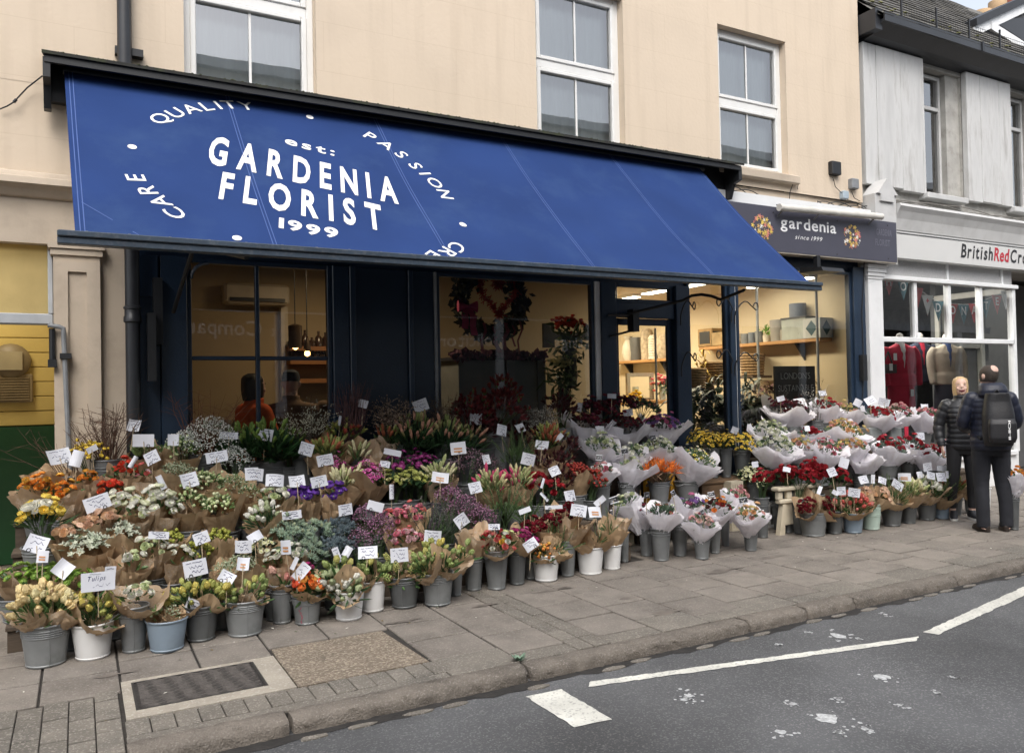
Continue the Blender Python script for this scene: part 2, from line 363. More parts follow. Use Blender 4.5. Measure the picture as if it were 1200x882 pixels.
for (u, v, su, sv, n) in ((982, 745, .16, .1, 1), (1033, 793, .16, .09, 1), (1054, 826, .05, .03, 1), (968, 842, .22, .1, 1), (915, 858, .11, .05, 1), (1013, 854, .07, .03, 1), (808, 815, .1, .06, 1), (801, 820, .07, .04, 1), (928, 825, .05, .03, 1), (1038, 720, .06, .03, 1), (983, 820, .05, .02, 1), (947, 741, .03, .02, 1), (912, 755, .03, .02, 1), (1096, 811, .04, .02, 1), (1118, 794, .03, .02, 1), (985, 859, .04, .02, 1), (1005, 748, .03, .02, 1)):
    c = G(u, v); mb = MB(); k = 13
    P = [(c.x+su*.36*RND.uniform(.45, 1)*math.cos(2*PI*i/k), c.y+sv*.7*RND.uniform(.45, 1)*math.sin(2*PI*i/k), ROAD_Z+.003) for i in range(k)]
    mb.add(P, [tuple(range(k))])
    for _ in range(10):
        a = RND.uniform(0, 2*PI); d = RND.uniform(.6, 1.5); x, y = c.x+su*.5*d*math.cos(a), c.y+sv*1.2*d*math.sin(a); r = RND.uniform(.004, .014)
        mb.add([(x+r*math.cos(t), y+r*math.sin(t), ROAD_Z+.003) for t in (0, 1.2, 2.5, 3.8, 5)], [(0, 1, 2, 3, 4)])
    mb.build('white_splash', M_SPLAT, road, kind='stuff')
# a little weed in the kerb joint
wd = MB()
for i in range(16):
    a = RND.uniform(0, 2*PI); l = RND.uniform(.03, .06); c = Vector((2.3, 4.19, .0)); d = Vector((math.cos(a)*l, math.sin(a)*l*.7, RND.uniform(.01, .045)))
    s = Vector((-math.sin(a), math.cos(a), 0))*.012
    wd.add([c, c+d*.5+s, c+d, c+d*.5-s], [(0, 1, 2, 3)])
tag(wd.build('weed', mat('weed_leaf', (.16, .24, .17), .7)), 'tiny grey-green weed growing from the joint between two kerb stones', 'weed')

# ================================================================== FLORIST BUILDING
M_CREAM = mat('cream_render', (.63, .525, .405), .85, .06, 1.1, .3, 25, dirt=(.47, .38, .28), dirt_scale=1.1, dirt_amt=.3)
def scored(M):
    N = M.node_tree.nodes; L = M.node_tree.links; b = N['Principled BSDF']; src = b.inputs['Base Color'].links[0].from_socket
    tc = N.new('ShaderNodeTexCoord'); sp = N.new('ShaderNodeSeparateXYZ'); cb = N.new('ShaderNodeCombineXYZ'); L.new(tc.outputs['Object'], sp.inputs[0]); L.new(sp.outputs['X'], cb.inputs[0]); L.new(sp.outputs['Z'], cb.inputs[1])
    br = N.new('ShaderNodeTexBrick'); br.inputs['Scale'].default_value = 1.0; br.inputs['Brick Width'].default_value = 1.35; br.inputs['Row Height'].default_value = .46; br.inputs['Mortar Size'].default_value = .003; br.inputs['Mortar Smooth'].default_value = .6
    br.inputs['Color1'].default_value = br.inputs['Color2'].default_value = (1, 1, 1, 1); br.inputs['Mortar'].default_value = (.80, .77, .72, 1); L.new(cb.outputs[0], br.inputs['Vector'])
    mx = N.new('ShaderNodeMix'); mx.data_type = 'RGBA'; mx.blend_type = 'MULTIPLY'; mx.inputs['Factor'].default_value = .5; L.new(src, mx.inputs['A']); L.new(br.outputs['Color'], mx.inputs['B']); L.new(mx.outputs['Result'], b.inputs['Base Color'])
scored(M_CREAM)
def streaks(M, col, amt):
    N = M.node_tree.nodes; L = M.node_tree.links; b = N['Principled BSDF']; src = b.inputs['Base Color'].links[0].from_socket
    tc = N.new('ShaderNodeTexCoord'); mp = N.new('ShaderNodeMapping'); mp.inputs['Scale'].default_value = (5, 1, .35); L.new(tc.outputs['Object'], mp.inputs[0]); nz = N.new('ShaderNodeTexNoise'); nz.inputs['Scale'].default_value = 1.6; nz.inputs['Detail'].default_value = 7; L.new(mp.outputs[0], nz.inputs['Vector'])
    mr = N.new('ShaderNodeMapRange'); mr.inputs[1].default_value = .5; mr.inputs[2].default_value = .78; mr.inputs[4].default_value = amt; L.new(nz.outputs['Fac'], mr.inputs[0])
    mx = N.new('ShaderNodeMix'); mx.data_type = 'RGBA'; L.new(mr.outputs[0], mx.inputs['Factor']); L.new(src, mx.inputs['A']); mx.inputs['B'].default_value = (*col, 1); L.new(mx.outputs['Result'], b.inputs['Base Color'])
streaks(M_CREAM, (.42, .34, .25), .28)
M_STONE = mat('cream_masonry_paint', (.47, .395, .31), .8, .08, 2, .25, 20, dirt=(.27, .22, .17), dirt_scale=2.5, dirt_amt=.45)
M_NAVY = mat('navy_gloss_paint', (.019, .034, .06), .30, .15, 3, .25, 45)
M_NAVYD = mat('dark_navy_panel', (.018, .031, .052), .30, .12, 3, .25, 50)
M_PVC = mat('white_pvc', (.72, .72, .70), .4, .05, 3, dirt=(.5, .48, .44), dirt_scale=6, dirt_amt=.25)
M_WHITE = mat('white_gloss_paint', (.74, .75, .75), .45, .05, 3, .1, 30, dirt=(.5, .5, .48), dirt_scale=4, dirt_amt=.3)
M_BLACK = mat('black_metal', (.014, .015, .017), .45, .2, 8)
M_IRONB = mat('black_drainpipe', (.022, .024, .028), .4, .2, 4, .1, 30)
M_GREYM = mat('grey_metal', (.2, .21, .22), .5, .15, 8)
M_GLASS = glass_mat('window_glass', (.92, .95, .95), .16, 1.6)
M_SHOPG = glass_mat('shop_glass', (.93, .95, .94), .012, 1.25)
M_NET = mat('net_curtain', (.66, .73, .74), .95, .05, 2, stretch=(10, 1, .6))

def hole_wall(mb, x0, x1, z0, z1, yf, yb, holes, mi=0):
    xs = sorted({x0, x1, *[h[0] for h in holes], *[h[1] for h in holes]}); zs = sorted({z0, z1, *[h[2] for h in holes], *[h[3] for h in holes]})
    for a, c in zip(xs, xs[1:]):
        for d, e in zip(zs, zs[1:]):
            if any(h[0] <= a and c <= h[1] and h[2] <= d and e <= h[3] for h in holes): continue
            mb.quad((a, yf, d), (c, yf, d), (c, yf, e), (a, yf, e), mi)
    for h in holes:
        a, c, d, e = h
        mb.quad((a, yf, d), (a, yf, e), (a, yb, e), (a, yb, d), mi); mb.quad((c, yf, d), (c, yb, d), (c, yb, e), (c, yf, e), mi)
        mb.quad((a, yf, e), (c, yf, e), (c, yb, e), (a, yb, e), mi); mb.quad((a, yf, d), (a, yb, d), (c, yb, d), (c, yf, d), mi)

fb = thing('florist_building', 'two-storey cream rendered building with navy shopfront behind the flower display', 'building', (4.6, YF, 0))
HOLES = [(.82, 1.955, 4.3, 6.05), (4.31, 5.47, 4.3, 6.05), (6.9, 8.07, 4.3, 6.05)]
mb = MB(); hole_wall(mb, -4, 9.5, 4.1, 9.3, YF, YF+.17, HOLES)
mb.box(-4, .35, YF+.002, YF+.3, 3.36, 4.1); mb.box(6.5, 9.5, YF+.04, YF+.3, 3.9, 4.1)
mb.build('wall', M_CREAM, fb)
mb = MB(); mb.box(-4, 9.5, 13.2, 13.4, 0, 9.3); mb.box(9.44, 9.5, YF+.02, 13.2, 3.2, 9.3); mb.box(-4, -3.9, YF+.2, 13.2, 0, 9.3); mb.box(-4, 9.5, YF, 13.4, 9.3, 9.4); mb.box(-4, 9.44, YF+.35, 13.2, 3.35, 3.5)
mb.build('shell', M_CREAM, fb)
def pvc_window(par, x0, x1, z0, z1, y, zm, sill=None):
    t = .065; f = MB()
    for q in ((x0, x0+t, z0, z1), (x1-t, x1, z0, z1)): f.bbox(q[0], q[1], y, y+.07, q[2], q[3], .006)
    for q in ((z0, z0+t), (z1-t, z1), (zm-.045, zm+.045)): f.bbox(x0+t, x1-t, y+.003, y+.07, q[0], q[1], .006)
    for za, zb in ((z0+t, zm-.045), (zm+.045, z1-t)):          # sash frames standing a little proud
        s = .045
        f.bbox(x0+t-.004, x0+t+s, y-.012, y+.06, za, zb, .008); f.bbox(x1-t-s, x1-t+.004, y-.012, y+.06, za, zb, .008)
        f.bbox(x0+t+s, x1-t-s, y-.010, y+.06, za, za+s, .008); f.bbox(x0+t+s, x1-t-s, y-.010, y+.06, zb-s, zb, .008)
    w_ = f.build('window', M_PVC, par)
    for za, zb in ((z0+t+.04, zm-.085), (zm+.085, z1-t-.04)):
        p = MB(); p.quad((x0+t+.04, y+.03, za), (x1-t-.04, y+.03, za), (x1-t-.04, y+.03, zb), (x0+t+.04, y+.03, zb)); p.build('pane', M_GLASS, w_)
        g = MB(); xm = (x0+x1)/2; g.box(xm-.011, xm+.011, y+.018, y+.027, za, zb); g.build('glazing_bar', M_PVC, w_)
    c = MB(); n = 60
    V = []; F = []
    for i in range(n+1):
        xx = x0+.03+(x1-x0-.06)*i/n; yy = y+.16+.006*math.sin(i*1.7+math.sin(i*.6)*2)
        V += [(xx, yy, z0), (xx, yy+.01*math.sin(i), z1)]
    for i in range(n): F.append((2*i, 2*i+2, 2*i+3, 2*i+1))
    c.add(V, F); c.build('net_curtain', M_NET, w_, smooth=True, angle=None)
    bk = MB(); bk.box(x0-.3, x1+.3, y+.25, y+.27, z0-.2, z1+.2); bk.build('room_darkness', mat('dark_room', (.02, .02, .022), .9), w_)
    if sill:
        s = MB(); s.bbox(x0-.1, x1+.12, YF-.09, YF+.17, z0-.105, z0-.002, .01); s.build('sill', M_STONE, w_)
for i, h in enumerate(HOLES): pvc_window(fb, h[0], h[1], h[2], h[3], YF+.1, 5.15, sill=(i == 2))

# mouldings and pilaster at the left end
mb = MB()
mb.prism_x([(YF, 3.40), (YF-.035, 3.385), (YF-.05, 3.35), (YF-.11, 3.33), (YF-.12, 3.28), (YF-.07, 3.25), (YF-.03, 3.20), (YF, 3.19)], -4, .34); mb.build('cornice', M_STONE, fb)
mb = MB(); mb.box(-4, .35, YF+.0, YF+.25, 2.84, 3.19); mb.build('entablature', M_STONE, fb)
mb = MB(); mb.box(-.16, .165, YF-.06, YF+.25, 0, 2.7)
for zz, e in ((2.70, .0), (2.75, .02), (2.80, .035)): mb.box(-.16-e, .165+e, YF-.06-e, YF+.2, zz, zz+.048)
mb.build('pilaster', M_STONE, fb)
mb = MB(); t = .012                           # raised margins leave a sunk panel in the pilaster
for q in ((-.16, -.06, 0, 2.7), (.07, .165, 0, 2.7), (-.06, .07, 2.62, 2.7), (-.06, .07, 0, 1.48), ): mb.box(q[0], q[1], YF-.06-t-.012, YF-.0602, q[2], q[3])
mb.build('pilaster_margin', M_STONE, fb)
mb = MB(); mb.box(.165, .345, YF-.0, YF+.25, 0, 2.84); mb.build('side_wall', M_STONE, fb)

# shopfront joinery
mb = MB(); mb.box(.345, 9.46, YF+.06, YF+.2, 3.13, 4.1); mb.box(.345, 6.33, YF+.05, YF+.2, 2.78, 3.13); mb.build('fascia_board', M_NAVY, fb)
def post(x0, x1, y0=YF-.02, z1=2.8, z0=0, M=None, name='shopfront_post', y1=YF+.12):
    p = MB(); p.bbox(x0, x1, y0, y1, z0, z1, .006); return p.build(name, M or M_NAVY, fb)
post(.345, .61, YF+.01, M=M_NAVYD); post(.61, .815, YF-.04); post(.345, .60, YF-.005, 2.8, 2.45, name='hinge_board')
post(2.065, 2.22, YF-.03); post(2.22, 2.275, YF-.055, name='shopfront_bead')
post(2.275, 2.81, YF+.02, M=M_NAVYD, name='shopfront_panel'); post(2.81, 2.86, YF-.02, name='shopfront_bead'); post(2.86, 3.085, YF+.01, M=M_NAVYD, name='shopfront_panel')
post(3.085, 3.11, YF-.02, M=M_GREYM, name='window_edge_strip'); post(5.0, 5.07, YF-.005, M=M_WHITE, name='window_edge_strip')  # white strip: frame side, its paint also standing in for a pale reflection
post(5.07, 5.27, YF-.03); post(6.12, 6.33, YF-.04); post(9.23, 9.46, YF-.03, 3.2); post(6.97, 7.06, YF-.03, 3.13); post(7.06, 7.115, YF+.02, 3.13, M=M_WHITE, name='window_edge_strip')
for x0, x1, zt in ((.815, 2.065, .72), (3.11, 5.0, .62), (6.33, 6.97, .5), (7.115, 9.23, .5)):
    p = MB(); p.box(x0, x1, YF+.0, YF+.12, 0, zt); p.bbox(x0, x1, YF-.05, YF+.12, zt, zt+.05, .008); p.build('stallriser', M_NAVY, fb)
def shop_window(x0, x1, z0, z1, name='shop_window', bars=(), rails=(), M=M_NAVY, gl=M_SHOPG, t=.04, y=YF+.04, ypane=None):
    f = MB(); ba = [x0]+[q for b_ in bars for q in (b_-.018, b_+.018)]+[x1]
    f.bbox(x0, x0+t, y-.03, y+.04, z0, z1, .004); f.bbox(x1-t, x1, y-.03, y+.04, z0, z1, .004)
    f.bbox(x0+t, x1-t, y-.028, y+.04, z1-t, z1, .004); f.bbox(x0+t, x1-t, y-.028, y+.04, z0, z0+t, .004)
    for b_ in bars: f.bbox(b_-.018, b_+.018, y-.025, y+.03, z0+t, z1-t, .006)
    for r_ in rails:
        e = [x0+t]+[q for b_ in bars for q in (b_-.018, b_+.018)]+[x1-t]
        for a, c in zip(e[::2], e[1::2]): f.bbox(a, c, y-.022, y+.03, r_-.018, r_+.018, .006)
    w_ = f.build(name, M, fb)
    xs = [x0+t, *bars, x1-t]; zs = [z0+t, *rails, z1-t]
    for a, c in zip(xs, xs[1:]):
        for d, e in zip(zs, zs[1:]):
            p = MB(); p.quad((a, y, d), (c, y, d), (c, y, e), (a, y, e)); p.build('pane', gl, w_)
    return w_
sw1 = shop_window(.815, 2.065, .77, 2.8, bars=(1.40,), rails=(1.945,))
mb = MB(); pts = []                            # rounded upper corner of the first window
for k in range(9): a = PI/2*k/8; pts.append((.855+.14*(1-math.cos(a)) , YF+.005, 2.62+.14*math.sin(a)))
mb.tube(pts, .016, 6); mb.build('corner_bead', M_NAVY, sw1, smooth=True)
shop_window(3.11, 5.0, .67, 2.8)
shop_window(6.33, 6.97, .55, 3.13); shop_window(7.115, 9.23, .55, 3.13)
tl = shop_window(5.27, 6.12, 2.58, 2.8, name='transom_light', t=.045)
mb = MB(); mb.bbox(5.27, 6.12, YF-.01, YF+.1, 2.41, 2.58, .006); mb.build('door_head', M_NAVY, fb)
# glazed door
d = MB(); y = YF+.06
d.bbox(5.275, 5.345, y-.02, y+.025, .03, 2.405, .005); d.bbox(6.045, 6.115, y-.02, y+.025, .03, 2.405, .005); d.bbox(5.345, 6.045, y-.019, y+.025, 2.33, 2.405, .005); d.bbox(5.345, 6.045, y-.019, y+.025, .03, .3, .005)
dr = d.build('door', M_NAVY, fb)
p = MB(); p.quad((5.345, y, .3), (6.045, y, .3), (6.045, y, 2.33), (5.345, y, 2.33)); p.build('pane', M_SHOPG, dr)
p = MB(); p.tube([(5.84, y-.05, .5), (5.84, y-.05, 2.3)], .012, 8); p.build('pull_handle', mat('brass_rail', (.55, .5, .38), .35, metal=.6), dr, smooth=True)

# shop interior
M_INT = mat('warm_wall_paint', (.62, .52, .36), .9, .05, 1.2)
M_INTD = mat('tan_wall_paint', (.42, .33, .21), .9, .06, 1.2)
M_CEIL = mat('ceiling_paint', (.62, .55, .42), .9, .03, 2)
M_FLOOR = mat('shop_floor', (.16, .12, .08), .5, .2, 5)
mb = MB(); mb.box(.36, 9.44, YF+.13, 13.2, .0, .02); mb.build('interior_floor', M_FLOOR, fb)
mb = MB(); mb.box(.36, 9.44, YF+.2, 13.2, 3.14, 3.18); mb.build('interior_ceiling', M_CEIL, fb)
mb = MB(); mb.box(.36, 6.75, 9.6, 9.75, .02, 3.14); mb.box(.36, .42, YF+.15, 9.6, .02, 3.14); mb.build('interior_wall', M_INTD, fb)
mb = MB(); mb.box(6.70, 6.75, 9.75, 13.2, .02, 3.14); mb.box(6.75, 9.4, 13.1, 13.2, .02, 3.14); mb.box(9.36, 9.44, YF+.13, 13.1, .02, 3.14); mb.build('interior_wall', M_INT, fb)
mb = MB(); mb.box(6.75, 7.9, 13.06, 13.098, .02, 2.05); mb.build('green_wall_panel', mat('sage_paint', (.2, .24, .16), .8), fb)
# ================================================================== AWNING
M_AWN = mat('blue_canvas', (.019, .044, .146), .85, .10, 1.4, .12, 220, spec=.12, dirt=(.035, .07, .17), dirt_scale=1.6, dirt_amt=.6, trans=.04)
M_PRINT = mat('white_print', (.80, .80, .78), .7, .05, 6)
M_STITCH = mat('pale_stitching', (.06, .11, .30), .8)
TA, TB = (7.04, 4.17), (5.49, 2.615)         # top and bottom edge of the canvas in y, z
XT, XB = (-.07, 6.42), (-.005, 6.44)
def aw(s, t, n=0.0):                          # s along the front, t from 0 (roller) to 1 (front bar)
    f = (s-XT[0])/(XT[1]-XT[0]); x = (XT[0]*(1-t)+XB[0]*t) + f*((XT[1]-XT[0])*(1-t)+(XB[1]-XB[0])*t)
    sag = -.030*math.sin(PI*t) - .012*math.sin(PI*t)*abs(math.sin((x-1.14)/1.335*PI)) + .0035*math.sin(x*9.1+5*t)*t + .003*math.sin(x*23+t*9)*t**3 + .004*math.sin(3.1*x-7*t)*math.sin(PI*t)
    y = TA[0]+(TB[0]-TA[0])*t; z = TA[1]+(TB[1]-TA[1])*t
    ny, nz = -.708, .706
    return Vector((x, y+ny*(n+sag), z+nz*(n+sag)))
awn = thing('awning', 'wide royal blue canvas awning with white florist lettering over the flower stall', 'awning', (3.2, 7.1, 2.5))
mb = MB(); ns, nt_ = 150, 30; V = []; F = []
for side in (0, -.004):
    for j in range(nt_+1):
        for i in range(ns+1): V.append(aw(XT[0]+(XT[1]-XT[0])*i/ns, j/nt_, side))
o = (ns+1)*(nt_+1)
for j in range(nt_):
    for i in range(ns):
        a = j*(ns+1)+i; q = (a, a+1, a+ns+2, a+ns+1); F.append(q[::-1]); F.append(tuple(k+o for k in q))
mb.add(V, F); mb.build('canopy', M_AWN, awn, smooth=True, angle=None)
mb = MB()
def strip(mb, pts, wd, n=.003):               # thin band following the canvas; pts in (s, t)
    V = []; F = []
    for k, (s, t) in enumerate(pts):
        a = pts[max(k-1, 0)]; c = pts[min(k+1, len(pts)-1)]; ds, dt = (c[0]-a[0]), (c[1]-a[1])*2.1; l = math.hypot(ds, dt)
        nx, nt2 = -dt/l*wd/2, ds/l*wd/2/2.1
        V += [aw(s+nx, t+nt2, n), aw(s-nx, t-nt2, n)]
    for k in range(len(pts)-1): F.append((2*k, 2*k+1, 2*k+3, 2*k+2))
    mb.add(V, F)
def seam(pts): q = MB(); strip(q, pts, .006); q.build('seam', M_STITCH, awn)
for s in (1.14, 2.45, 3.79, 5.13):
    for d in (-.012, .012): seam([(s+d, k/20) for k in range(21)])
for d in (.03, .055): seam([(XT[0]+d, k/20) for k in range(21)])
seam([(XT[1]-.04, k/20) for k in range(21)]); seam([(-.02, .82), (.1, .88), (.3, .985)])
# printed badge, turned about 12.7 degrees on the canvas; letters placed in (s, t*2.1)
LT = 2.19; T0 = .04*2.1                      # canvas length; the measured strip starts a hand below the roller
def print_text(txt, s0, t0, width, height, ang, bold=0.0, gap=.1, name='lettering', shear=0.0, mb_=None):
    V2, F2, wd = text2d(txt, bold, shear, gap); k = width/wd; ky = height/.7
    m_ = mb_ or MB(); ca, sa = math.cos(ang), math.sin(ang); V = []
    for x, y in V2:
        X, Y = (x-wd/2)*k, -(y-.35)*ky
        V.append(aw(s0+X*ca-Y*sa, (t0+T0+X*sa+Y*ca)/LT, .0045))
    m_.add(V, F2)
    return m_ if mb_ else m_.build(name, M_PRINT, awn)
B = math.radians(12.7)
print_text('GARDENIA', 1.60, .90*2.1/1.97, 1.47, .40, B, .032, .38)
print_text('FLORIST', 1.475, 1.345*2.1/1.97, 1.19, .375, B, .032, .38)
print_text('est:', 1.715, .515*2.1/1.97, .41, .125, B, .02, .16)
print_text('1999', 1.43, 1.695*2.1/1.97, .42, .135, B, .035, .14)
CS, CT = 1.555, 1.06
for txt, pos in (('QUALITY', [(.565, .40), (.690, .295), (.815, .205), (.945, .135), (1.04, .09), (1.135, .055), (1.275, .035)]),
                 ('PASSION', [(2.32, .235), (2.44, .345), (2.545, .468), (2.63, .62), (2.685, .725), (2.735, .85), (2.775, 1.01)]),
                 ('ERAC', [(.325, 1.24), (.382, 1.385), (.452, 1.515), (.533, 1.645)]), ('CRE', [(2.57, 1.795), (2.455, 1.885), (2.325, 1.94)])):
    for ch, (s, t) in zip(txt, pos):
        a = math.atan2((s-CS)/1.0, -(t-CT)*1.0) ; a = {'QUALITY': a+.10, 'PASSION': a+.0, 'ERAC': a, 'CRE': a}[txt]
        wd = {'I': .03, 'L': .07}.get(ch, .105)
        V2, F2, gw = text2d(ch, .006)
        k = .125/.7; ca, sa = math.cos(a), math.sin(a)
        V = []
        for x, y in V2:
            X, Y = (x-gw/2)*k*1.15, -(y-.35)*k
            V.append(aw(s+X*ca-Y*sa, min((t*2.1/1.97+T0+X*sa+Y*ca)/LT, .998), .0045))
        arc = MB(); arc.add(V, F2); arc.build('letter', M_PRINT, awn)
for s, t in ((1.815, .06), (.338, .83), (.895, 1.89), (2.765, 1.455)):
    arc = MB(); arc.add([aw(s+.032*math.cos(a), (t*2.1/1.97+T0+.032*math.sin(a))/LT, .0045) for a in [2*PI*i/14 for i in range(14)]], [tuple(range(13, -1, -1))]); arc.build('printed_dot', M_PRINT, awn)
mb = MB(); y0 = TB[0]
mb.bbox(-.10, 6.52, y0-.075, y0+.0, 2.592, 2.63, .006); mb.bbox(-.10, 6.52, y0-.06, y0+.02, 2.55, 2.591, .004)
fbar = mb.build('front_bar', mat('grey_navy_bar', (.035, .052, .075), .4, .2, 6, dirt=(.2, .2, .2), dirt_scale=30, dirt_amt=.3), awn)
mb = MB()
for k in range(28): mb.box(.05+k*.235, .065+k*.235, y0-.02, y0-.005, 2.631, 2.641)
mb.build('rivet', M_GREYM, fbar, kind='stuff')
mb = MB(); mb.tube([(-.08, 7.075, 4.19), (6.5, 7.075, 4.19)], .04, 12); mb.build('roller', M_BLACK, awn, smooth=True)
mb = MB()
lid = [(6.84, 4.215), (6.84, 4.24), (7.195, 4.36), (7.195, 4.33)]
mb.prism_x(lid, -.215, 6.93)
lidp = mb.build('casing_lid', mat('mossy_black_board', (.018, .018, .016), .85, .3, 10, dirt=(.06, .075, .02), dirt_scale=7, dirt_amt=.6), awn)
mb = MB(); mb.box(-.2, 6.9, 7.12, 7.195, 3.95, 4.32); mb.box(-.2, 6.9, 6.86, 6.89, 4.16, 4.214); mb.build('casing_shade_back', M_BLACK, awn)  # black here and on the roller: deep shade under the lid, given as colour
for x in (-.21, 6.87):
    mb = MB(); mb.prism_x([(6.87, 4.2), (7.12, 4.29), (7.12, 3.86), (7.04, 3.86), (6.98, 4.02), (6.87, 4.05)], x, x+.05); mb.build('casing_bracket', M_BLACK, awn)
moss = MB()
for k in range(150):                          # cushions of moss on the lid
    x = RND.uniform(-.2, 6.9); f = RND.random()**2; yy = 6.845+.3*f; zz = 4.243+.11*f; r = RND.uniform(.005, .014)
    moss.lathe([(r, 0), (r*.8, r*.5), (.001, r*.75)], 5, (x, yy, zz-.004))
moss.build('moss', mat('moss_green', (.045, .05, .018), .95, .4, 30), lidp, kind='stuff')
# folding arms
def arm(pts, r=.016): mb = MB(); mb.tube(pts, r, 8); return mb.build('folding_arm', M_BLACK, awn, smooth=True)
arm([(.70, 7.1, 2.32), (.80, 6.55, 2.78), (1.02, 5.6, 2.56)], .018)
mb = MB(); mb.box(.55, .62, 7.08, 7.2, 2.05, 2.6); mb.box(.50, .56, 7.0, 7.14, 1.75, 2.3); mb.build('arm_bracket', M_BLACK, awn)
a0 = at_y(735, 368, 7.12); a1 = at_y(800, 352, 6.6); a2 = at_y(822, 345, 6.35); a3 = at_y(845, 351, 6.1); a4 = at_y(872, 340, 5.6)
arm([a0, a0.lerp(a1, .5), a1, a1.lerp(a2, .5)+Vector((0, 0, .02)), a2, a2.lerp(a3, .5)+Vector((0, 0, .01)), a3, a4], .016)
mb = MB(); q = at_y(741, 370, 7.12); mb.box(q.x-.04, q.x+.04, 7.05, 7.16, q.z-.18, q.z+.07); mb.build('arm_bracket', M_BLACK, awn)
mb = MB(); mb.tube([at_y(712, 369, 7.15), at_y(738, 369, 7.1)], .014, 6); mb.tube([at_y(715, 394, 7.15), at_y(738, 388, 7.1)], .014, 6); mb.build('bracket_stay', M_BLACK, awn, smooth=True)

# ================================================================== WALL FITTINGS
def single(name, mb, M, label, cat, group=None, smooth=True): return tag(mb.build(name, M, smooth=smooth), label, cat, group)
dp = thing('downpipe', 'thick black cast iron downpipe beside the cream pilaster and the navy shopfront', 'downpipe', (.40, 7.1, 0))
mb = MB(); mb.tube([(.395, 7.09, 0), (.395, 7.09, 4.1)], .055, 14); mb.tube([(.36, 7.12, 4.3), (.36, 7.12, 9.2)], .055, 14); mb.build('pipe', M_IRONB, dp, smooth=True)
mb = MB(); mb.lathe([(.057, 0), (.068, .01), (.068, .05), (.06, .06), (.06, .11), (.068, .115), (.068, .13), (.057, .14)], 16, (.395, 7.09, 2.22)); mb.build('collar', M_IRONB, dp, smooth=True)
mb = MB(); mb.box(.29, .50, 7.13, 7.2, 4.42, 4.48); mb.build('pipe_clip', M_BLACK, dp)
sp = thing('waste_pipe', 'thin grey waste pipe running down the cream pilaster by the yellow passage', 'pipe', (-.11, 7.08, 0))
mb = MB(); e = at_y(56, 381, 7.07); k = at_y(73, 383, 7.07); dn = at_y(84, 525, 7.07)
mb.tube([e, k+Vector((-.02, 0, 0)), k+Vector((.006, 0, -.012)), k+Vector((.008, 0, -.04)), Vector((dn.x, 7.07, .6))], .018, 8); mb.build('pipe', M_GREYM, sp, smooth=True)
mb = MB(); c = at_y(77, 417, 7.07); mb.box(c.x-.04, c.x+.04, 7.04, 7.13, c.z-.02, c.z+.02); mb.build('pipe_clip', M_BLACK, sp)
mb = MB(); c = at_y(61, 385, 7.09); mb.tube([c, c+Vector((0, 0, -.26))], .022, 8); mb.box(c.x-.03, c.x+.03, 7.06, 7.13, c.z-.3, c.z-.24); mb.build('valve', M_BLACK, sp)
mb = MB(); p0 = at_y(0, 128, 7.17); p1 = at_y(16, 120, 7.15); p2 = at_y(32, 103, 7.15); p3 = at_y(50, 89, 7.1)
mb.tube([p0, p0.lerp(p1, .5)+Vector((0, 0, -.005)), p1, p1.lerp(p2, .5), p2, p3], .006, 5); mb.tube([p1, p1.lerp(p2, .2)], .012, 6)
single('cable', mb, M_BLACK, 'thin dark cable looping from the awning casing across the cream wall', 'cable')
# scroll hooks on the shop posts
def scroll(x0, z0, d, y=7.13):
    pts = []
    for k in range(17):
        t = k/16; pts.append((x0+d*(.34*t), y-.02-.06*t, z0+.16*math.sin(min(t*1.35, 1)*PI*.62)-.13*t*t))
    ex, ez = pts[-1][0], pts[-1][2]
    for k in range(1, 12):
        a = k/11*PI*1.5; pts.append((ex+d*.045*math.sin(a), y-.08, ez+.045*(1-math.cos(a))*1.0))
    return [(x0, y, z0-.16), (x0, y, z0-.05)]+pts
for (u, v, d) in ((796, 365, -1), (857, 362, -1), (861, 365, 1), (797, 425, -1), (857, 422, -1), (861, 425, 1)):
    c = at_y(u, v, 7.13); 
    if u < 800: c.x += .02
    mb = MB(); mb.tube(scroll(c.x, c.z, .8*d if u > 800 else -.4*d), .008, 6)
    lab = {(796, 365): 'upper iron scroll hook on the navy post right of the door', (857, 362): 'upper left iron scroll hook on the mullion of the bright window', (861, 365): 'upper right iron scroll hook on the mullion of the bright window',
           (797, 425): 'lower iron scroll hook on the navy post right of the door', (857, 422): 'lower left iron scroll hook on the mullion of the bright window', (861, 425): 'lower right iron scroll hook on the mullion of the bright window'}[(u, v)]
    single('scroll_hook', mb, M_BLACK, lab, 'hook', 'iron scroll hooks on the shopfront')

# ================================================================== SHOP SIGN
M_SIGN = mat('slate_sign', (.062, .062, .085), .45, .06, 4)
SY = 7.0
sg = thing('shop_sign', 'slate grey fascia sign reading gardenia with two round flower emblems', 'sign', (8.4, SY, 3.3))
mb = MB(); mb.box(6.75, 9.92, SY, 7.16, 3.27, 3.82); mb.build('board', M_SIGN, sg)
mb = MB(); mb.box(6.76, 9.91, SY+.005, 7.15, 3.255, 3.269); mb.build('underside', mat('dusty_tray', (.4, .36, .3), .6), sg)
def sign_text(txt, u0, v0, u1, zh, M, bold=.0, shear=0, gap=.1, name='lettering', par=sg, y=SY-.003, zc=None):
    a = at_y(u0, v0, y); c = at_y(u1, v0, y); V2, F2, wd = text2d(txt, bold, shear, gap); k = (c.x-a.x)/wd; m_ = MB()
    zz = a.z if zc is None else zc
    m_.add([(a.x+x*k, y, zz+q*zh/.7) for x, q in V2], F2); return m_.build(name, M, par)
M_LET = mat('white_letter', (.82, .82, .82), .6)
sign_text('gardenia', 915, 275, 980, .145, M_LET, .015, 0, .1, zc=3.575)
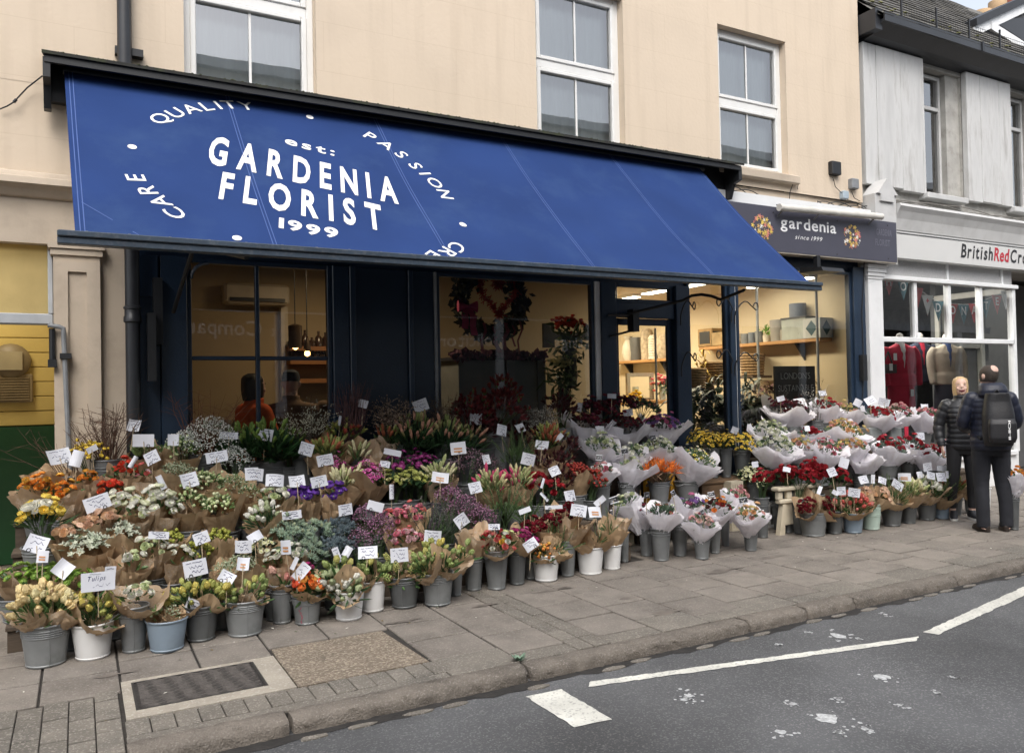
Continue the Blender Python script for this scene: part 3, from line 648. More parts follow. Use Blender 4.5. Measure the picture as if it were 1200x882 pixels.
sign_text('since 1999', 932, 290, 964, .055, M_LET, 0, .35, .09, zc=3.45)
mb = MB(); fl = [MB(), MB(), MB(), MB()]
FM = [mat('emblem_yellow', (.75, .55, .12), .7), mat('emblem_coral', (.65, .22, .2), .7), mat('emblem_white', (.8, .8, .78), .7), mat('emblem_orange', (.6, .38, .15), .7)]
for (u, v) in ((893, 267), (998, 278)):
    c = at_y(u, v, SY-.003)
    for k in range(75):
        a = RND.uniform(0, 2*PI); rr = .15*math.sqrt(RND.random()); x, z = c.x+rr*math.cos(a)*1.15, c.z+rr*math.sin(a); r = RND.choice((.034, .022, .012, .012)); n = 5; q = fl[RND.choice((0, 0, 1, 1, 2, 3))]
        P = []
        for i in range(20): t = 2*PI*i/20; rad = r*(.62+.38*math.cos(n*t)); P.append((x+rad*math.cos(t), SY-.003-.0004*(k % 15), z+rad*math.sin(t)))
        q.add(P, [tuple(range(20))])
for q, M in zip(fl, FM): q.build('emblem_flowers', M, sg, kind='stuff')
M_FAINT = mat('faint_print', (.13, .13, .165), .5)
e = sg
for txt, u0, v0, u1, zh in (('GARDENIA', 1027, 275, 1045, .085), ('FLORIST', 1026, 287, 1043, .085)):
    sign_text(txt, u0, v0, u1, zh, M_FAINT, .02, 0, .1)
for (u, v) in ((906, 249), (981, 259), (1040, 264), (981, 298), (1041, 303)):
    c = at_y(u, v, SY); mb = MB(); mb.lathe([(.009, 0), (.009, .004), (.001, .005)], 8); mb.v = [(x+c.x, c.y-z, y_+c.z) for x, y_, z in mb.v]; mb.build('screw_cap', M_BLACK, sg)
mb = MB(); mb.box(6.6, 9.9, 7.10, 7.19, 3.84, 3.98); tag(mb.build('fascia_strip', M_WHITE), 'white board strip along the top of the gardenia sign', 'board')
tb = thing('strip_light', 'long white tube light on brackets above the gardenia sign', 'lamp', (9, 6.95, 3.85))
mb = MB(); a = at_y(913, 243, 6.9); c = at_y(1033, 254, 6.9); mb.tube([a, c], .045, 12); mb.build('tube', mat('tube_casing', (.62, .6, .55), .5), tb, smooth=True)
for t in (.04, .38, .93):
    p = a.lerp(c, t); mb = MB(); mb.tube([p+Vector((0, 0, -.02)), p+Vector((0, .12, -.1)), p+Vector((0, .26, -.06))], .012, 6); mb.tube([p+Vector((-.06, .05, .04)), p+Vector((.1, .12, .05))], .01, 5); mb.build('bracket', M_GREYM, tb)
fl_ = thing('floodlight', 'black floodlight hanging under the right end of the gardenia sign', 'lamp', at_y(966, 318, 6.9))
c = at_y(966, 318, 6.9); mb = MB(); mb.prism_x([(6.75, c.z-.02), (6.78, c.z+.03), (7.1, c.z+.07), (7.12, c.z-.0)], c.x-.2, c.x+.2); mb.build('lamp_body', M_BLACK, fl_)
mb = MB(); mb.box(c.x-.03, c.x+.03, 6.98, 7.04, c.z+.05, 3.26); mb.build('bracket', M_BLACK, fl_)
for (u, v, s, M, lab) in ((976, 199, .09, M_BLACK, 'black junction box high on the cream wall'), (998, 217, .07, M_GREYM, 'small grey junction box lower right of the black one on the cream wall'), (987, 230, .055, mat('pale_blue_box', (.35, .42, .48), .5), 'small pale blue socket box among the cables above the sign')):
    c = at_y(u, v, YF); mb = MB(); mb.bbox(c.x-s, c.x+s, YF-.07, YF+.01, c.z-s*.9, c.z+s*1.1, .01); single('junction_box', mb, M, lab, 'junction box', smooth=False)
mb = MB()
for k in range(7):
    pts = []; u0 = 838 + (0 if k < 3 else 120); u1 = 900 if k < 3 else 1016
    for i in range(12):
        t = i/11; pts.append(at_y(u0+(u1-u0)*t, 214+(u0-838)*.16+(20*t if k < 3 else 6*t)+4*math.sin(t*7+k*2)+k*1.2, YF-.03-.02*(k % 3)))
    mb.tube(pts, .006, 5)
for (u, v, u2, v2) in ((976, 208, 986, 226), (986, 226, 1004, 238), (998, 224, 1008, 236), (930, 213, 925, 235), (937, 213, 935, 222)): mb.tube([at_y(u, v, YF-.03), at_y((u+u2)/2-2, (v+v2)/2+2, YF-.04), at_y(u2, v2, YF-.03)], .005, 5)
single('cable_bundle', mb, M_BLACK, 'tangle of dark cables along the wall above the gardenia sign', 'cables')
mb = MB(); pts = [at_y(1013, 300, 7.1), at_y(1012, 330, 7.12), at_y(1010, 365, 7.14), at_y(1012, 420, 7.14), at_y(1011, 470, 7.14)]; mb.tube(pts, .008, 5); mb.box(pts[3].x-.06, pts[3].x+.02, 7.1, 7.17, pts[3].z-.3, pts[3].z+.05)
single('cable', mb, M_BLACK, 'black cable running down between the navy post and the white pier', 'cable')

# ================================================================== LEFT PASSAGE
pg = thing('passage', 'covered passage with yellow boarded wall above a green dado left of the florist', 'passage', (-1.4, 8.4, 0))
M_YEL = mat('yellow_board_paint', (.58, .44, .14), .6, .08, 2, .2, 20)
M_GRN = mat('green_board_paint', (.008, .06, .018), .5, .12, 2, .15, 30)
PY = 9.2
for k in range(11):
    z0 = 1.36+k*.145; mb = MB(); mb.bbox(-3.2, -.1, PY+RND.uniform(0, .006), PY+.05, z0+.004, z0+.143, .006); mb.build('board', M_YEL, pg)
mb = MB(); mb.box(-3.2, -.1, PY-.02, PY+.05, .02, 1.355); mb.build('dado_panel', M_GRN, pg)
mb = MB(); mb.box(-.12, -.05, YF+.25, PY, .02, 3.1); mb.build('side_wall', M_STONE, pg)
mb = MB(); mb.box(-3.3, -3.2, YF+.2, PY, .02, 3.1); mb.box(-3.3, -.05, YF+.25, PY+.06, 3.1, 3.2); mb.build('passage_ceiling', M_YEL, pg)
mb = MB(); zl = 2.21; mb.bbox(-3.2, -.165, YF+.05, YF+.16, zl, zl+.085, .008); mb.bbox(-.2, -.165, YF+.05, YF+.16, zl+.085, 2.84, .005); mb.build('transom_frame', mat('grey_frame_paint', (.36, .38, .40), .5), pg)
mb = MB(); mb.quad((-3.2, YF+.1, zl+.085), (-.2, YF+.1, zl+.085), (-.2, YF+.1, 2.84), (-3.2, YF+.1, 2.84)); mb.build('transom_pane', mat('frosted_yellow_glass', (.55, .47, .26), .25, .15, 3, .5, 50, trans=.75), pg)
c = at_y(13, 423, PY-.03); mb = MB(); mb.lathe([(.17, 0), (.17, .04), (.13, .08), (.02, .1)], 20); mb.v = [(x+c.x, PY-.02-z, y+c.z) for x, y, z in mb.v]
bl = thing('bulkhead_lamp', 'round bulkhead lamp on the yellow boards of the passage', 'lamp', c); mb.build('lamp_body', mat('lamp_tan', (.22, .17, .09), .5), bl, smooth=True)
mb = MB(); mb.box(c.x-.1, c.x+.1, PY-.13, PY-.11, c.z-.09, c.z+.09); mb.build('lens', mat('lamp_lens', (.38, .32, .2), .3), bl)
c = at_y(15, 455, PY-.03); vg = thing('vent_grille', 'square tan vent grille on the yellow boards below the round lamp', 'vent', c)
mb = MB(); mb.bbox(c.x-.17, c.x+.17, PY-.06, PY, c.z-.14, c.z+.14, .01); mb.build('frame', mat('vent_tan', (.25, .19, .1), .6), vg)
for k in range(9):
    mb = MB(); mb.box(c.x-.14, c.x+.14, PY-.075, PY-.061, c.z-.115+k*.026, c.z-.103+k*.026); mb.build('slat', mat('vent_tan', (.25, .19, .1)), vg)
L_ = bpy.data.lights.new('passage_light', 'AREA'); L_.energy = 20; L_.color = (1, .88, .66); L_.size = .6; lo = bpy.data.objects.new('passage_light', L_); COL.objects.link(lo); lo.location = (-.9, 8.3, 3.05)

# ================================================================== CHARITY SHOP
rb = thing('charity_shop_building', 'white painted shop building with boarded upper panels and red cross lettering', 'building', (14, YF, 0))
M_BOARD = mat('weathered_white_boards', (.55, .55, .54), .8, .15, 3, .3, 30, dirt=(.27, .26, .24), dirt_scale=3, dirt_amt=.8, stretch=(2, 1, .35))
M_GREYW = mat('pale_grey_paint', (.52, .52, .51), .6, .08, 3, dirt=(.35, .34, .32), dirt_scale=5, dirt_amt=.4)
M_PEELW = mat('peeling_render', (.40, .39, .36), .9, .2, 4, .5, 25, dirt=(.22, .2, .18), dirt_scale=6, dirt_amt=.6)
WZ = [(10.93, 11.97), (13.15, 14.2), (15.4, 16.5)]
mb = MB(); hole_wall(mb, 9.5, 24, 4.0, 6.75, YF+.1, YF+.4, [(a, c, 4.4, 6.3) for a, c in WZ]); mb.build('wall', M_PEELW, rb)
mb = MB(); mb.box(9.5, 24, 13.2, 13.4, 0, 6.7); mb.box(23.9, 24, YF+.4, 13.2, 0, 6.7); mb.box(9.5, 24, YF+.5, 13.2, 3.5, 3.6); mb.build('shell', M_PEELW, rb)
for x0, x1 in ((9.6, 10.93), (11.97, 13.15), (14.2, 15.4)):
    W = x1-x0; cut = [0, .2, .6, .96, 1] if x0 < 11 else [0, .3, .72, 1]
    for a, c in zip(cut, cut[1:]):
        mb = MB(); mb.bbox(x0+a*W+.003, x0+c*W-.003, YF-.0+RND.uniform(0, .008), YF+.09, 4.38+RND.uniform(-.015, .015), 6.36, .005); mb.build('plank', M_BOARD, rb)
for x0, x1 in WZ:
    f = MB(); y = YF+.22; xr = x0+.72
    f.bbox(x0, x0+.05, y, y+.08, 4.42, 6.28, .005); f.bbox(xr-.05, xr, y, y+.08, 4.42, 6.28, .005); f.bbox(x0+.05, xr-.05, y+.003, y+.08, 5.74, 5.80, .005); f.bbox(x0+.05, xr-.05, y+.003, y+.08, 4.42, 4.48, .005); f.bbox(x0+.05, xr-.05, y+.003, y+.08, 6.22, 6.28, .005)
    w_ = f.build('window', M_GREYW, rb)
    p = MB(); p.quad((x0+.05, y+.04, 4.48), (xr-.05, y+.04, 4.48), (xr-.05, y+.04, 6.22), (x0+.05, y+.04, 6.22)); p.build('pane', M_GLASS, w_)
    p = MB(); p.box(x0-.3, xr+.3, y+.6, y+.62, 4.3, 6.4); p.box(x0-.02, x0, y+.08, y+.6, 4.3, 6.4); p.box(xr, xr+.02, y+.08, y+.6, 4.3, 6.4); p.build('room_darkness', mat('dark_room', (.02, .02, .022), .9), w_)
    p = MB()
    for k in range(7): p.lathe([(.1, 0), (.12, .1), (.06, .2), (.0, .22)], 7, (x0+.12+RND.uniform(0, .5), y+.35, 4.42+RND.uniform(0, .5)), mi=k % 3)
    p.build('clutter', [mat('teal_cloth', (.05, .2, .2), .9), mat('pale_bag', (.5, .5, .48), .9), mat('yellow_bag', (.35, .3, .05), .9)], w_)
    p = MB(); p.box(xr+.003, x1, YF+.14, YF+.36, 4.4, 6.3); p.build('reveal_bricks', M_PEELW, w_)
    p = MB(); p.bbox(x0-.05, x1-.1, YF-.05, YF+.2, 4.30, 4.385, .01); p.build('sill', M_GREYW, w_)
mb = MB(); mb.prism_x([(YF+.1, 6.36), (YF-.12, 6.40), (YF-.3, 6.52), (YF-.33, 6.52), (YF-.33, 6.64), (YF-.31, 6.64), (YF-.31, 6.55), (YF+.1, 6.55)], 9.62, 24); mb.box(9.52, 9.66, YF-.26, YF+.1, 6.42, 6.7); gut = mb.build('gutter', M_IRONB, rb)
mb = MB(); mb.box(11.83, 11.88, YF-.345, YF-.30, 6.515, 6.655); mb.build('gutter_joint', M_BLACK, gut)
# roof
PIT = math.radians(45); RZ0, RY0 = 6.62, YF-.3; RL = 3.7
def rf(x, s, n=0): return (x, RY0+s*math.cos(PIT)-n*math.sin(PIT), RZ0+s*math.sin(PIT)+n*math.cos(PIT))
M_SLATE = mat('weathered_slate', (.105, .10, .09), .85, .25, 6, .4, 30, rand=.18, dirt=(.16, .15, .12), dirt_scale=2.5, dirt_amt=.6)
mb = MB(); mb.quad(rf(9.55, 0, -.02), rf(24, 0, -.02), rf(24, RL, -.02), rf(9.55, RL, -.02)); mb.quad(rf(9.55, RL, -.02), rf(24, RL, -.02), (24, 13.3, 6.7), (9.55, 13.3, 6.7)); mb.quad((9.52, YF, 6.7), rf(9.52, RL, -.02), (9.52, 13.3, 6.7), (9.52, 13.2, 6.7))
roof = mb.build('roof', M_SLATE, rb)
mb2 = MB(); cnt = 0
for r in range(18):
    s0 = r*.2; x = 9.56+(.13 if r % 2 else 0)
    while x < 15.2:
        t = RND.uniform(.004, .012); V = [rf(x+.004, s0-.03, .012+t), rf(x+.256, s0-.03, .012+t), rf(x+.256, s0+.2, .002), rf(x+.004, s0+.2, .002), rf(x+.004, s0-.03, t), rf(x+.256, s0-.03, t)]
        q = MB(); q.add(V, [(0, 1, 2, 3), (0, 4, 5, 1)])
        if r < 13 and x < 15.0: q.build('slate', M_SLATE, roof)
        else: mb2.add(q.v, q.f)
        x += .262
mb2.build('upper_slates', M_SLATE, roof, kind='stuff')
mb = MB()
for k in range(50):
    x = RND.uniform(9.7, 13.6); s = abs(RND.gauss(.25, .3)) if RND.random() < .7 else RND.uniform(.4, 3); r = RND.uniform(.012, .045); mb.lathe([(r, 0), (r*.8, r*.35), (.002, r*.5)], 6, rf(x, s, .01))
mb.build('moss', mat('yellow_moss', (.12, .12, .04), .95, .4, 20), roof, kind='stuff')
mb = MB(); mb.quad(rf(10.6, 2.0, .03), rf(11.3, 1.75, .03), rf(11.35, 1.95, .03), rf(10.75, 2.4, .03)); mb.build('lead_flashing', mat('lead', (.4, .42, .45), .5), roof)
# bird guard along the eaves
bg_ = thing('bird_guard', 'low black wire bird guard fence along the gutter edge of the slate roof', 'fence', (12, YF-.3, 6.65))
for k in range(6):
    x = 10.02+k*.78; mb = MB(); mb.box(x-.012, x+.012, YF-.31, YF-.29, 6.6, 6.95); mb.build('post', M_BLACK, bg_)
mb = MB()
for k in range(70): x = 10.02+k*.056; mb.tube([(x, YF-.3, 6.62), (x, YF-.3, 6.88)], .0022, 3)
for zz in (6.72, 6.87): mb.tube([(10.02, YF-.3, zz), (14.0, YF-.3, zz)], .003, 3)
mb.build('wire_mesh', M_BLACK, bg_, kind='stuff')
# chimney and dormer
ch = thing('chimney', 'brick chimney stack on the ridge of the slate roof', 'chimney', (12, 10.4, 9)); c0 = at_y(1093, 13, 10.0); 
mb = MB(); mb.box(c0.x-.45, c0.x+.22, 10.0, 10.7, c0.z-.6, c0.z+1.6); mb.build('stack', mat('sooty_brick', (.2, .15, .10), .9, .3, 12, .5, 30), ch)
mb = MB(); mb.prism_x([(9.8, c0.z-.35), (10.0, c0.z-.1), (10.0, c0.z-.35)], c0.x-.5, c0.x+.27); mb.build('flashing', mat('mortar_fillet', (.35, .3, .24), .9), ch)
M_POT = mat('buff_clay', (.55, .38, .22), .8, .1, 6); M_POTR = mat('red_clay', (.4, .13, .08), .8)
for (u, v, rr, h, M, lab) in ((1151, 20, .30, 1.0, M_POT, 'short buff chimney pot with flared rim beyond the dormer'), (1169, 8, .27, 1.3, M_POT, 'tall buff banded chimney pot beyond the dormer'), (1187, 2, .22, 1.4, M_POTR, 'red clay chimney pot right of the buff pots')):
    c = at_y(u, v, 15.5); mb = MB(); h2 = h
    mb.lathe([(rr*.75, -h2), (rr*.8, -.25), (rr*1.0, -.2), (rr*.95, -.1), (rr*1.05, -.05), (rr*1.05, .16), (rr*.8, .18), (rr*.75, .0)], 18, (c.x, c.y, c.z)); single('chimney_pot', mb, M, lab, 'chimney pot')
mb = MB(); c = at_y(1168, 30, 15.5); mb.box(c.x-1.2, c.x+1.4, 15.2, 15.9, 7, c.z-.3); tag(mb.build('far_chimney', mat('sooty_brick', (.2, .15, .1))), 'far brick chimney stack carrying the clay pots behind the dormer', 'chimney')
dm = thing('dormer', 'white framed gabled dormer with dark roof edge at the right of the slate roof', 'dormer', (15, 8, 8)); y = 7.75
e = at_y(1138, 33, y); g = at_y(1205, 2, y); rx = g.x+.55
mb = MB(); apex = Vector((rx, y, g.z+(g.z-e.z)/(g.x-e.x)*.55))
for n0, n1, M, nm in ((0, .13, M_BLACK, 'roof_edge'), (-.16, 0, M_WHITE, 'barge_board')):
    mb = MB(); mb.add([(e.x, y-.1+(.05 if n0 < 0 else 0), e.z+n0), (apex.x, y-.1+(.05 if n0 < 0 else 0), apex.z+n0), (apex.x, y-.1+(.05 if n0 < 0 else 0), apex.z+n1), (e.x, y-.1+(.05 if n0 < 0 else 0), e.z+n1), (e.x, 10.5, e.z+n0), (apex.x, 10.5, apex.z+n0), (apex.x, 10.5, apex.z+n1), (e.x, 10.5, e.z+n1)], [(0, 1, 2, 3), (7, 6, 5, 4), (0, 4, 5, 1), (3, 2, 6, 7), (0, 3, 7, 4), (1, 5, 6, 2)]); mb.build(nm, M, dm)
lo_ = at_y(1165, 46, y); lo2 = at_y(1206, 66, y)
mb = MB(); mb.add([(e.x+.25, y, e.z-.05), (apex.x, y, apex.z-.12), (apex.x, y, lo2.z-1.2), (e.x+.25, y, e.z-.6)], [(0, 1, 2, 3)]); mb.build('cheek', mat('dark_slate_cheek', (.09, .09, .09), .9), dm)
s0 = at_y(1158, 36, y); s1 = at_y(1206, 66, y); s2 = at_y(1206, 13, y)
for p, q, h in ((s0, s1, .14),): 
    mb = MB(); mb.add([(p.x, y-.06, p.z), (q.x, y-.06, q.z), (q.x, y-.06, q.z+h), (p.x, y-.06, p.z+h), (p.x, y, p.z), (q.x, y, q.z), (q.x, y, q.z+h), (p.x, y, p.z+h)], [(0, 1, 2, 3), (0, 4, 5, 1), (3, 2, 6, 7)]); mb.build('sloping_frame', M_WHITE, dm)
mb = MB(); mb.add([(s0.x+.25, y-.03, s0.z+.15), (s1.x+1, y-.03, s1.z+.0), (s1.x+1, y-.03, apex.z-.3), (s0.x+.35, y-.03, s0.z+.25)], [(0, 1, 2, 3)]); mb.build('dark_pane', mat('dark_dormer', (.015, .015, .016), .3), dm)

# charity shopfront
CY = YF
mb = MB(); mb.box(9.98, 24, CY-.12, CY+.1, 3.36, 3.74); fas = mb.build('fascia', mat('pale_fascia', (.58, .58, .565), .55, .04, 2), rb)
mb = MB(); mb.prism_x([(CY+.1, 4.12), (CY-.22, 4.10), (CY-.24, 4.06), (CY-.2, 4.0), (CY-.16, 3.9), (CY-.14, 3.8), (CY-.13, 3.745), (CY+.1, 3.745)], 9.98, 24); mb.build('shop_cornice', M_GREYW, rb)
mb = MB(); mb.box(9.98, 24, CY-.125, CY-.121, 3.70, 3.712); mb.build('fascia_groove', M_BLACK, rb)
M_RED = mat('red_letter', (.45, .012, .03), .5); M_BLK = mat('black_letter', (.012, .012, .014), .5)
x = at_y(1126, 298, CY-.123).x; zb = 3.46
for txt, M in (('British', M_BLK), ('Red', M_RED), ('Cross', M_BLK)):
    V2, F2, wd = text2d(txt, .022, .22, .07); k = .2/.7; mb = MB(); mb.add([(x+a*k*.86, CY-.124, zb+q*k) for a, q in V2], F2); mb.build('lettering', M, rb); x += wd*k*.86+.022
mb = MB(); mb.box(9.50, 9.80, CY-.05, CY+.1, 0, 3.05)
for k, (zz, ee) in enumerate(((3.05, .01), (3.09, .025), (3.14, .04), (3.19, .055))): mb.box(9.50-ee, 9.80+ee, CY-.05-ee, CY+.1, zz, zz+.048)
mb.bbox(9.515, 9.785, CY-.056, CY-.049, .3, 3.0, .003); mb.build('pier', M_WHITE, rb)
mb = MB(); mb.box(9.53, 9.97, CY-.17, CY+.1, 3.25, 4.2); mb.box(9.62, 9.9, CY-.2, CY-.17, 4.1, 4.2); mb.prism([(9.55, 4.2), (9.98, 4.2), (9.76, 4.42)], CY-.2, CY+.05); mb.build('console_block', M_GREYW, rb)
mb = MB(); mb.box(9.80, 13.05, CY+.02, CY+.1, 3.12, 3.36); mb.build('vent_strip', mat('frosted_strip', (.40, .40, .40), .7, .15, 60), rb)
for xx in (11.37, 12.77): mb = MB(); mb.box(xx-.02, xx+.02, CY-.0, CY+.02, 3.13, 3.355); mb.build('strip_post', M_WHITE, rb)
f = MB(); T = .045
f.bbox(9.80, 13.10, CY-.06, CY+.09, 3.06, 3.12, .006); f.bbox(9.80, 13.0, CY-.03, CY+.06, 2.19, 2.26, .006)
for xx in (10.57, 11.37, 12.16): f.bbox(xx-.035, xx+.035, CY-.02, CY+.06, 2.26, 3.06, .006)
f.bbox(12.97, 13.06, CY-.03, CY+.06, .5, 3.06, .006); f.bbox(9.80, 12.97, CY-.06, CY+.08, .45, .52, .008)
cw = f.build('display_window', M_WHITE, rb)
M_CG = glass_mat('charity_glass', (.90, .92, .91), .0, 1.1)
for a, c in ((9.8, 10.535), (10.605, 11.335), (11.405, 12.125), (12.195, 12.97)):
    p = MB(); p.quad((a, CY+.02, 2.26), (c, CY+.02, 2.26), (c, CY+.02, 3.06), (a, CY+.02, 3.06)); p.build('pane', M_CG, cw)
p = MB(); p.quad((9.8, CY+.02, .52), (12.97, CY+.02, .52), (12.97, CY+.02, 2.19), (9.8, CY+.02, 2.19)); p.build('pane', M_CG, cw)
mb = MB(); mb.box(9.8, 13.05, CY-.01, CY+.09, 0, .45); mb.build('stallriser', M_WHITE, rb)
mb = MB(); mb.box(13.05, 24, 8.5, 8.6, 0, 3.4); mb.box(9.55, 13.0, 9.6, 9.7, 0, 3.4); mb.box(9.5, 9.55, CY+.12, 9.6, 0, 3.4); mb.box(9.55, 13.0, CY+.12, 9.6, 3.36, 3.4); mb.box(9.55, 13.0, CY+.12, 9.6, .4, .42); mb.build('shop_lining', mat('dim_shop', (.10, .10, .10), .9), rb)
mb = MB(); mb.bbox(13.0, 13.06, 7.3, 8.5, .45, .55, .01); mb.bbox(13.0, 13.06, 7.3, 8.5, 3.0, 3.1, .01); mb.bbox(13.0, 13.06, 8.42, 8.5, .55, 3.0, .01); mb.box(13.01, 13.05, 7.3, 8.5, 0, .45); mb.bbox(13.2, 13.3, 8.4, 8.5, 0, 3.0, .01); mb.bbox(14.2, 14.3, 8.4, 8.5, 0, 3.0, .01); mb.bbox(13.3, 14.2, 8.42, 8.5, 2.2, 2.3, .01); mb.build('entrance_frame', mat('cream_gloss', (.50, .48, .42), .5), rb)
mb = MB(); mb.quad((13.03, 7.3, .55), (13.03, 8.42, .55), (13.03, 8.42, 3.0), (13.03, 7.3, 3.0)); mb.build('entrance_pane', M_CG, rb)
L_ = bpy.data.lights.new('charity_light', 'AREA'); L_.energy = 110; L_.color = (1, .95, .88); L_.size = 1.5; lo = bpy.data.objects.new('charity_light', L_); COL.objects.link(lo); lo.location = (11.3, 8.3, 3.3)
mb = MB()
for k in range(5):
    pts = []
    for i in range(16): t = i/15; pts.append(at_y(1040+165*t, 232+26*t+3*math.sin(t*9+k*1.7)+k*1.5, YF-.02-.02*k))
    mb.tube(pts, .008, 5)
single('cable_bundle', mb, mat('pale_dusty_cable', (.2, .19, .17), .8), 'dusty cables sagging along the top of the charity shop cornice', 'cables')

# opposite side of the street (seen only as reflections in the glass)
op = thing('opposite_terrace', 'tall pale rendered terrace with dark shopfronts across the street behind the viewer', 'building', (4, -9, 0))
mb = MB(); H = [(-12+k*2.6, -10.9+k*2.6, z, z+2.0) for k in range(14) for z in (5.2, 8.3)]
hole_wall(mb, -30, 40, 4.2, 11.2, -9, -9.2, H); mb.build('wall', mat('opposite_render', (.66, .64, .59), .85), op)
mb = MB(); mb.box(-30, 40, -9.4, -9.3, 0, 11.2); mb.build('dark_rooms', mat('dark_room', (.02, .02, .022)), op)
mb = MB()
for a, c, d, e in H: mb.box(a-.1, c+.1, -8.95, -8.88, d-.12, d); mb.box(a-.12, c+.12, -8.96, -8.88, e, e+.2); mb.box((a+c)/2-.03, (a+c)/2+.03, -9.1, -9.05, d, e); mb.box(a, c, -9.1, -9.05, (d+e)/2-.03, (d+e)/2+.03)
mb.box(-30, 40, -8.98, -8.8, 4.0, 4.3); mb.box(-30, 40, -8.99, -8.75, 10.9, 11.2)
for k in range(15): mb.box(-13+k*3.6, -12.7+k*3.6, -8.99, -8.85, 0, 4.0)
mb.build('trim', M_WHITE, op)
mb = MB(); mb.box(-30, 40, -9.1, -8.95, 2.6, 3.5); mb.build('shop_fascia', mat('dark_fascia', (.03, .035, .04), .5), op)
for txt, u, v in (('Solicitors', 548, 402), ('& Company', 268, 388), ('Lettings', 680, 404)):
    p = at_y(u, v, YF); k = (YF+9)/YF; c = (p.x*(1+k), CAM_Z+(p.z-CAM_Z)*(1+k)); V2, F2, wd = text2d(txt, .01); q = MB(); s_ = .42/.7
    q.add([(c[0]-(x-wd/2)*s_, -8.94, c[1]-.1+y*s_) for x, y in V2], F2); q.build('sign_lettering', M_LET, op)
# ================================================================== PEOPLE
def remesh(mb, voxel, name, M, parent, smooth_it=2):
    me = mb.mesh(name, M); o = bpy.data.objects.new(name, me); COL.objects.link(o)
    md = o.modifiers.new('r', 'REMESH'); md.mode = 'VOXEL'; md.voxel_size = voxel
    if smooth_it: ms = o.modifiers.new('s', 'SMOOTH'); ms.iterations = smooth_it; ms.factor = .5
    m2 = bpy.data.meshes.new_from_object(o.evaluated_get(bpy.context.evaluated_depsgraph_get()))
    bpy.data.objects.remove(o); bpy.data.meshes.remove(me)
    m2.name = name; m2.polygons.foreach_set('use_smooth', [True]*len(m2.polygons))
    if not m2.materials: m2.materials.append(M)
    return obj(name, m2, parent, local=True)
def ell(cx, cy, z, rx, ry, n=22, p=2.3):
    R = []
    for i in range(n):
        t = 2*PI*i/n; c, s = math.cos(t), math.sin(t)
        R.append((cx+rx*math.copysign(abs(c)**(2/p), c), cy+ry*math.copysign(abs(s)**(2/p), s), z))
    return R
def smooth_path(pts, rs, n=8):
    P = []; R = []
    for k in range(len(pts)-1):
        p0 = Vector(pts[max(k-1, 0)]); p1 = Vector(pts[k]); p2 = Vector(pts[k+1]); p3 = Vector(pts[min(k+2, len(pts)-1)])
        for i in range(n):
            t = i/n; P.append(.5*((2*p1)+(p2-p0)*t+(2*p0-5*p1+4*p2-p3)*t*t+(3*p1-p0-3*p2+p3)*t**3)); R.append(rs[k]+(rs[k+1]-rs[k])*t)
    P.append(Vector(pts[-1])); R.append(rs[-1]); return P, R
def interp(rows, z):
    for a, b_ in zip(rows, rows[1:]):
        if a[0] <= z <= b_[0]:
            t = (z-a[0])/(b_[0]-a[0]); t = t*t*(3-2*t) if False else t
            return [a[i]+(b_[i]-a[i])*t for i in range(1, len(a))]
    return list(rows[-1][1:])
M_SKIN = mat('skin', (.60, .40, .32), .5, .05, 20, spec=.4)
